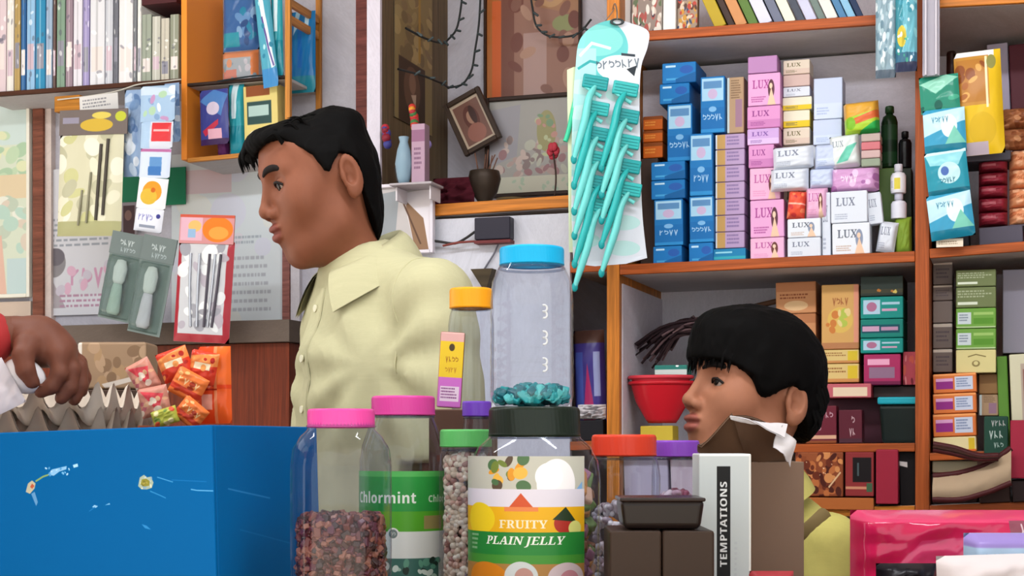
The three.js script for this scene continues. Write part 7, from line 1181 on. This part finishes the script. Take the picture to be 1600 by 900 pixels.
// the younger boy
{ const pos = at(1212, CY, 2.24); pos.y = 0;
  const head = at(1203, 632, 2.2), hs = 0.93;
  const line = [[-0.08, -0.05], [-0.05, -0.038], [-0.038, -0.03], [-0.016, -0.006], [-0.012, 0.016], [0.014, 0.024], [0.03, 0.012], [0.046, -0.004], [0.06, -0.004], [0.078, 0.02], [0.1, 0.03], [0.122, 0.034], [0.17, 0.03]];
  const hairF = (x, y, z) => {
    let d = ell(x, y, z, 0, 0.046, 0.032, 0.09, 0.098, 0.11);
    d = smin(d, ell(x, y, z, 0, 0.08, 0.085, 0.068, 0.046, 0.064), 0.025);
    d = smin(d, ell(x, y, z, 0, 0.045, 0.115, 0.052, 0.024, 0.028), 0.02);
    d = smin(d, ell(x, y, z, 0, -0.01, -0.03, 0.066, 0.055, 0.05), 0.03);
    d -= 0.0016 * noise(x * 240, y * 60, z * 50) + 0.003 * noise(x * 60, y * 24, z * 24);
    return smax(d, (pwl(line, z) - y) * 0.65 + 0.0022 * noise(x * 190, z * 190, 2), 0.004);
  };
  const tufts = []; for (let i = 0; i < 30; i++) { const x = rr(-0.06, 0.06), z = rr(0.125, 0.142); tufts.push([[x, 0.06, z - 0.012 - x * x * 5], [x, 0.042, z - x * x * 6], [x - 0.003, 0.026 - 0.012 * rnd(), z - 0.002 - x * x * 6], 0.006]); }
  for (let i = 0; i < 30; i++) { const a = rr(-0.6, 2.4), y = rr(-0.03, 0.02), x = 0.083 * Math.cos(a * 0.4), z = -0.05 + 0.02 * rnd(); tufts.push([[x * 0.8, y + 0.03, z], [x * 0.84, y + 0.01, z - 0.012], [x * 0.78, y - 0.004, z - 0.008], 0.006]); }
  const J = { chest: [0, 0.93, -0.005], hip: 0.62, l: { sh: [0.118, 0.985, -0.012], el: [0.15, 0.78, 0.0], wr: [0.14, 0.62, 0.06] }, r: { sh: [-0.118, 0.985, -0.012], el: [-0.15, 0.79, 0.0], wr: [-0.14, 0.63, 0.07] } };
  const p = makePerson({ label: 'younger boy with thick black hair and yellow shirt, looking up left', pos, turn: TH(22), head, headTurn: TH(20), pitch: -0.26, hs, scale: 0.82, skin: '#a06a50', lip: '#8f4a44', look: [0.05, 0.02], hair: hairF, tufts, joints: J, lo: [-0.26, -0.02, -0.18], hi: [0.26, 1.2, 0.22] });
  const C = p.N;
  const shirtF = (x, y, z) => {
    const ax = Math.abs(x);
    let d = ell(x, y, z, 0, 0.87, 0, 0.13, 0.16, 0.095);
    d = smin(d, ell(x, y, z, 0, 0.72, 0.004, 0.125, 0.19, 0.095), 0.05);
    d = smin(d, cap(ax, y, z, 0.03, 1.015, -0.01, 0.115, 0.985, -0.012, 0.036, 0.042), 0.04);
    d = smin(d, cap(x, y, z, C.x, C.y - 0.015, C.z, 0, 0.9, 0, 0.054, 0.085), 0.04);
    d = smin(d, cap(ax, y, z, 0.118, 0.985, -0.012, 0.152, 0.8, 0, 0.046, 0.054), 0.016);
    d += fold(x, y, z, 0.004);
    d = smax(d, -cap(x, y, z, C.x, C.y + 0.055, C.z, C.x, C.y + 0.16, C.z + 0.03, 0.046, 0.07), 0.006);
    return smax(smax(d, 0.57 - y, 0.01), ax > 0.11 ? 0.8 - y - (ax < 0.125 ? 0.4 * (0.125 - ax) / 0.015 : 0) : -1, 0.008);
  };
  dress(p, shirtF, [-0.24, 0.55, -0.14], [0.24, 1.12, 0.16], '#c2b864', { top: C.y - 0.03, bottom: 0.62, c: V(C.x, C.y, C.z), collar: { end: 2.75, back: 0.035, front: -0.012, width: 0.038, r: 0.054, flare: 0.45, lean: 0.3, ax: 1.02 }, hip: 0.62, s: 0.82, trousers: '#4a4038' });
  // bag strap over the near upper arm
  const hitsOf = (pts) => pts.map(([px, py]) => { const o = V(0, EYE, 0).applyMatrix4(p.inv), e = at(px, py, 2).applyMatrix4(p.inv), dir = e.sub(o).normalize(); let t = 1.7; for (let k = 0; k < 160; k++) { const q = o.clone().addScaledVector(dir, t), d = shirtF(q.x, q.y, q.z); if (d < 0.0025 || t > 2.6) break; t += Math.max(0.0012, d * 0.7); } return o.clone().addScaledVector(dir, t); });
  const line2 = []; for (let i = 0; i <= 12; i++) { const u = i / 12; line2.push([1186 + 112 * u, 884 - 90 * u + 6 * Math.sin(u * 3.1)]); }
  const sp = hitsOf(line2).filter((q, i, a) => i === 0 || q.distanceTo(a[i - 1]) < 0.05), sc = new THREE.CatmullRomCurve3(sp), sg = new THREE.TubeGeometry(sc, 50, 0.0105, 10), sP = sg.attributes.position;
  const view = V(0, EYE, 0).applyMatrix4(p.inv).sub(sp[Math.floor(sp.length / 2)]).normalize();
  for (let i = 0; i < sP.count; i++) { const u = sc.getPointAt(Math.min(1, Math.floor(i / 11) / 50)), d = V(sP.getX(i), sP.getY(i), sP.getZ(i)).sub(u), k = d.dot(view); d.addScaledVector(view, -0.8 * k); sP.setXYZ(i, u.x + d.x, u.y + d.y, u.z + d.z); }
  sg.computeVertexNormals(); mesh('bag_strap', sg, M('#75633f', 0.8), p.t);
}
// a customer at the far left, of whom the photograph shows the hand taking an egg
{ const D = 1.80, W = (px, py, dz = 0) => at(px, py, D + dz);
  const foot0 = V(0, 0, 0).addScaledVector(RIGHT, -0.98).addScaledVector(FWD, 1.22); foot0.y = 0;
  const turn = Math.atan2(FWD.x + 0.25 * RIGHT.x, FWD.z + 0.25 * RIGHT.z);
  const wrist = W(24, 524, 0.0), elbow = at(-330, 570, 1.68);
  const probe = new THREE.Matrix4().compose(foot0, new THREE.Quaternion().setFromEuler(new THREE.Euler(0, turn, 0)), V(1, 1, 1)).invert();
  const wl = wrist.clone().applyMatrix4(probe).toArray(), elb = elbow.clone().applyMatrix4(probe).toArray();
  const fingers = (inv) => {
    const L = (px, py, dz) => W(px, py, dz).applyMatrix4(inv).toArray();
    const w = wl, palm = L(62, 534, 0.0), k = [L(90, 556, -0.022), L(98, 548, -0.004), L(100, 544, 0.014), L(96, 542, 0.030)];
    const chains = [[k[0], L(93, 584, -0.03), L(80, 604, -0.032), L(64, 612, -0.03)], [k[1], L(112, 578, -0.012), L(108, 606, -0.016), L(96, 622, -0.018)], [k[2], L(124, 574, 0.008), L(126, 602, 0.004), L(116, 624, 0.0)], [k[3], L(124, 566, 0.03), L(132, 590, 0.028), L(128, 612, 0.024)]];
    const thumb = [L(44, 540, -0.03), L(36, 556, -0.046), L(40, 578, -0.05), L(50, 596, -0.046)];
    const f = (x, y, z) => {
      let d = smin(cap(x, y, z, ...w, ...palm, 0.023, 0.024), cap(x, y, z, ...palm, ...k[1], 0.023, 0.016), 0.02);
      d = smin(d, cap(x, y, z, ...palm, ...k[0], 0.02, 0.0125), 0.018); d = smin(d, cap(x, y, z, ...palm, ...k[2], 0.02, 0.0125), 0.018); d = smin(d, cap(x, y, z, ...palm, ...k[3], 0.018, 0.011), 0.018);
      chains.forEach((c, i) => { const r = [0.0098, 0.01, 0.0096, 0.0085][i]; let q = cap(x, y, z, ...c[0], ...c[1], r * 1.08, r); q = smin(q, cap(x, y, z, ...c[1], ...c[2], r, r * 0.92), 0.003); q = smin(q, cap(x, y, z, ...c[2], ...c[3], r * 0.92, r * 0.78), 0.003); d = smin(d, q, 0.005); });
      let q = cap(x, y, z, ...palm, ...thumb[0], 0.02, 0.015); q = smin(q, cap(x, y, z, ...thumb[0], ...thumb[1], 0.015, 0.0122), 0.006); q = smin(q, cap(x, y, z, ...thumb[1], ...thumb[2], 0.0122, 0.0108), 0.003); q = smin(q, cap(x, y, z, ...thumb[2], ...thumb[3], 0.0108, 0.0085), 0.003);
      return smin(d, q, 0.008);
    };
    const all = [w, palm, ...chains.flat(), ...thumb], lo = [0, 1, 2].map((i) => Math.min(...all.map((a) => a[i])) - 0.035), hi = [0, 1, 2].map((i) => Math.max(...all.map((a) => a[i])) + 0.035);
    return [skin(f, lo, hi, 0.0028)];
  };
  const line = [[-0.06, -0.08], [-0.02, -0.01], [0.01, 0.034], [0.04, 0.012], [0.1, 0.066], [0.15, 0.06]];
  const hairF = (x, y, z) => smax(ell(x, y, z, 0, 0.03, 0.02, 0.082, 0.088, 0.102) - 0.0024 * noise(x * 90, y * 40, z * 40), (pwl(line, z) - y) * 0.6, 0.005);
  const J = { chest: [0, 1.3, 0], hip: 0.88, l: { sh: [0.17, 1.38, 0], el: [0.22, 1.12, 0], wr: [0.22, 0.9, 0.06] }, r: { sh: [-0.17, 1.38, 0], el: elb, wr: wl, noHand: true } };
  const head = V(0, 1.58, 0.03).applyMatrix4(probe.clone().invert());
  const p = makePerson({ label: 'customer in a red sleeve at the far left edge, hand taking an egg', pos: foot0, turn, head, headTurn: turn, pitch: 0.2, hs: 1, skin: '#6d4132', lip: '#5a2c28', look: [0, -0.2], hair: hairF, joints: J, lo: [-0.7, -0.02, -0.25], hi: [0.34, 1.62, 0.75], extra: fingers });
  const C = p.N, cut = V(...elb).lerp(V(...wl), 0.86);
  const shirtF = (x, y, z) => { let d = smin(ell(x, y, z, 0, 1.22, 0, 0.175, 0.22, 0.115), ell(x, y, z, 0, 1.0, 0, 0.165, 0.22, 0.115), 0.05); d = smin(d, cap(Math.abs(x), y, z, 0.05, 1.41, -0.01, 0.16, 1.38, 0, 0.045, 0.05), 0.05); d = smin(d, cap(x, y, z, ...J.l.sh, ...J.l.el, 0.058, 0.05), 0.02); d = smin(d, cap(x, y, z, ...J.r.sh, ...elb, 0.058, 0.048), 0.02); d = smin(d, cap(x, y, z, ...elb, ...cut.toArray(), 0.046, 0.034), 0.02); d += fold(x, y, z, 0.004); return smax(smax(d, -cap(x, y, z, C.x, C.y + 0.075, C.z + 0.02, C.x, C.y + 0.22, C.z + 0.05, 0.05, 0.07), 0.006), 0.8 - y, 0.01); };
  dress(p, shirtF, [-0.7, 0.78, -0.2], [0.3, 1.5, 0.72], '#b02a2c', { top: C.y - 0.04, bottom: 0.84, c: V(C.x, C.y, C.z), collar: { end: 2.8, back: 0.04, front: -0.012, width: 0.045, r: 0.062, flare: 0.5, lean: 0.3, ax: 1.02 }, hip: 0.88, s: 1.03, trousers: '#2c2e36' });
  const e = mesh('egg', lathe(Array.from({ length: 25 }, (_, i) => { const a = i / 24 * Math.PI; return [0.0205 * Math.sin(a) * (1 - 0.12 * Math.cos(a)), -0.027 * Math.cos(a)]; }), 32), M('#ddd9dc', 0.45)); e.position.copy(W(38, 588, -0.028)); e.rotation.set(0.2, 0, 1.25); tag(e, 'white egg held between thumb and fingers at the far left', 'egg');
}
renderer.render(scene, camera);
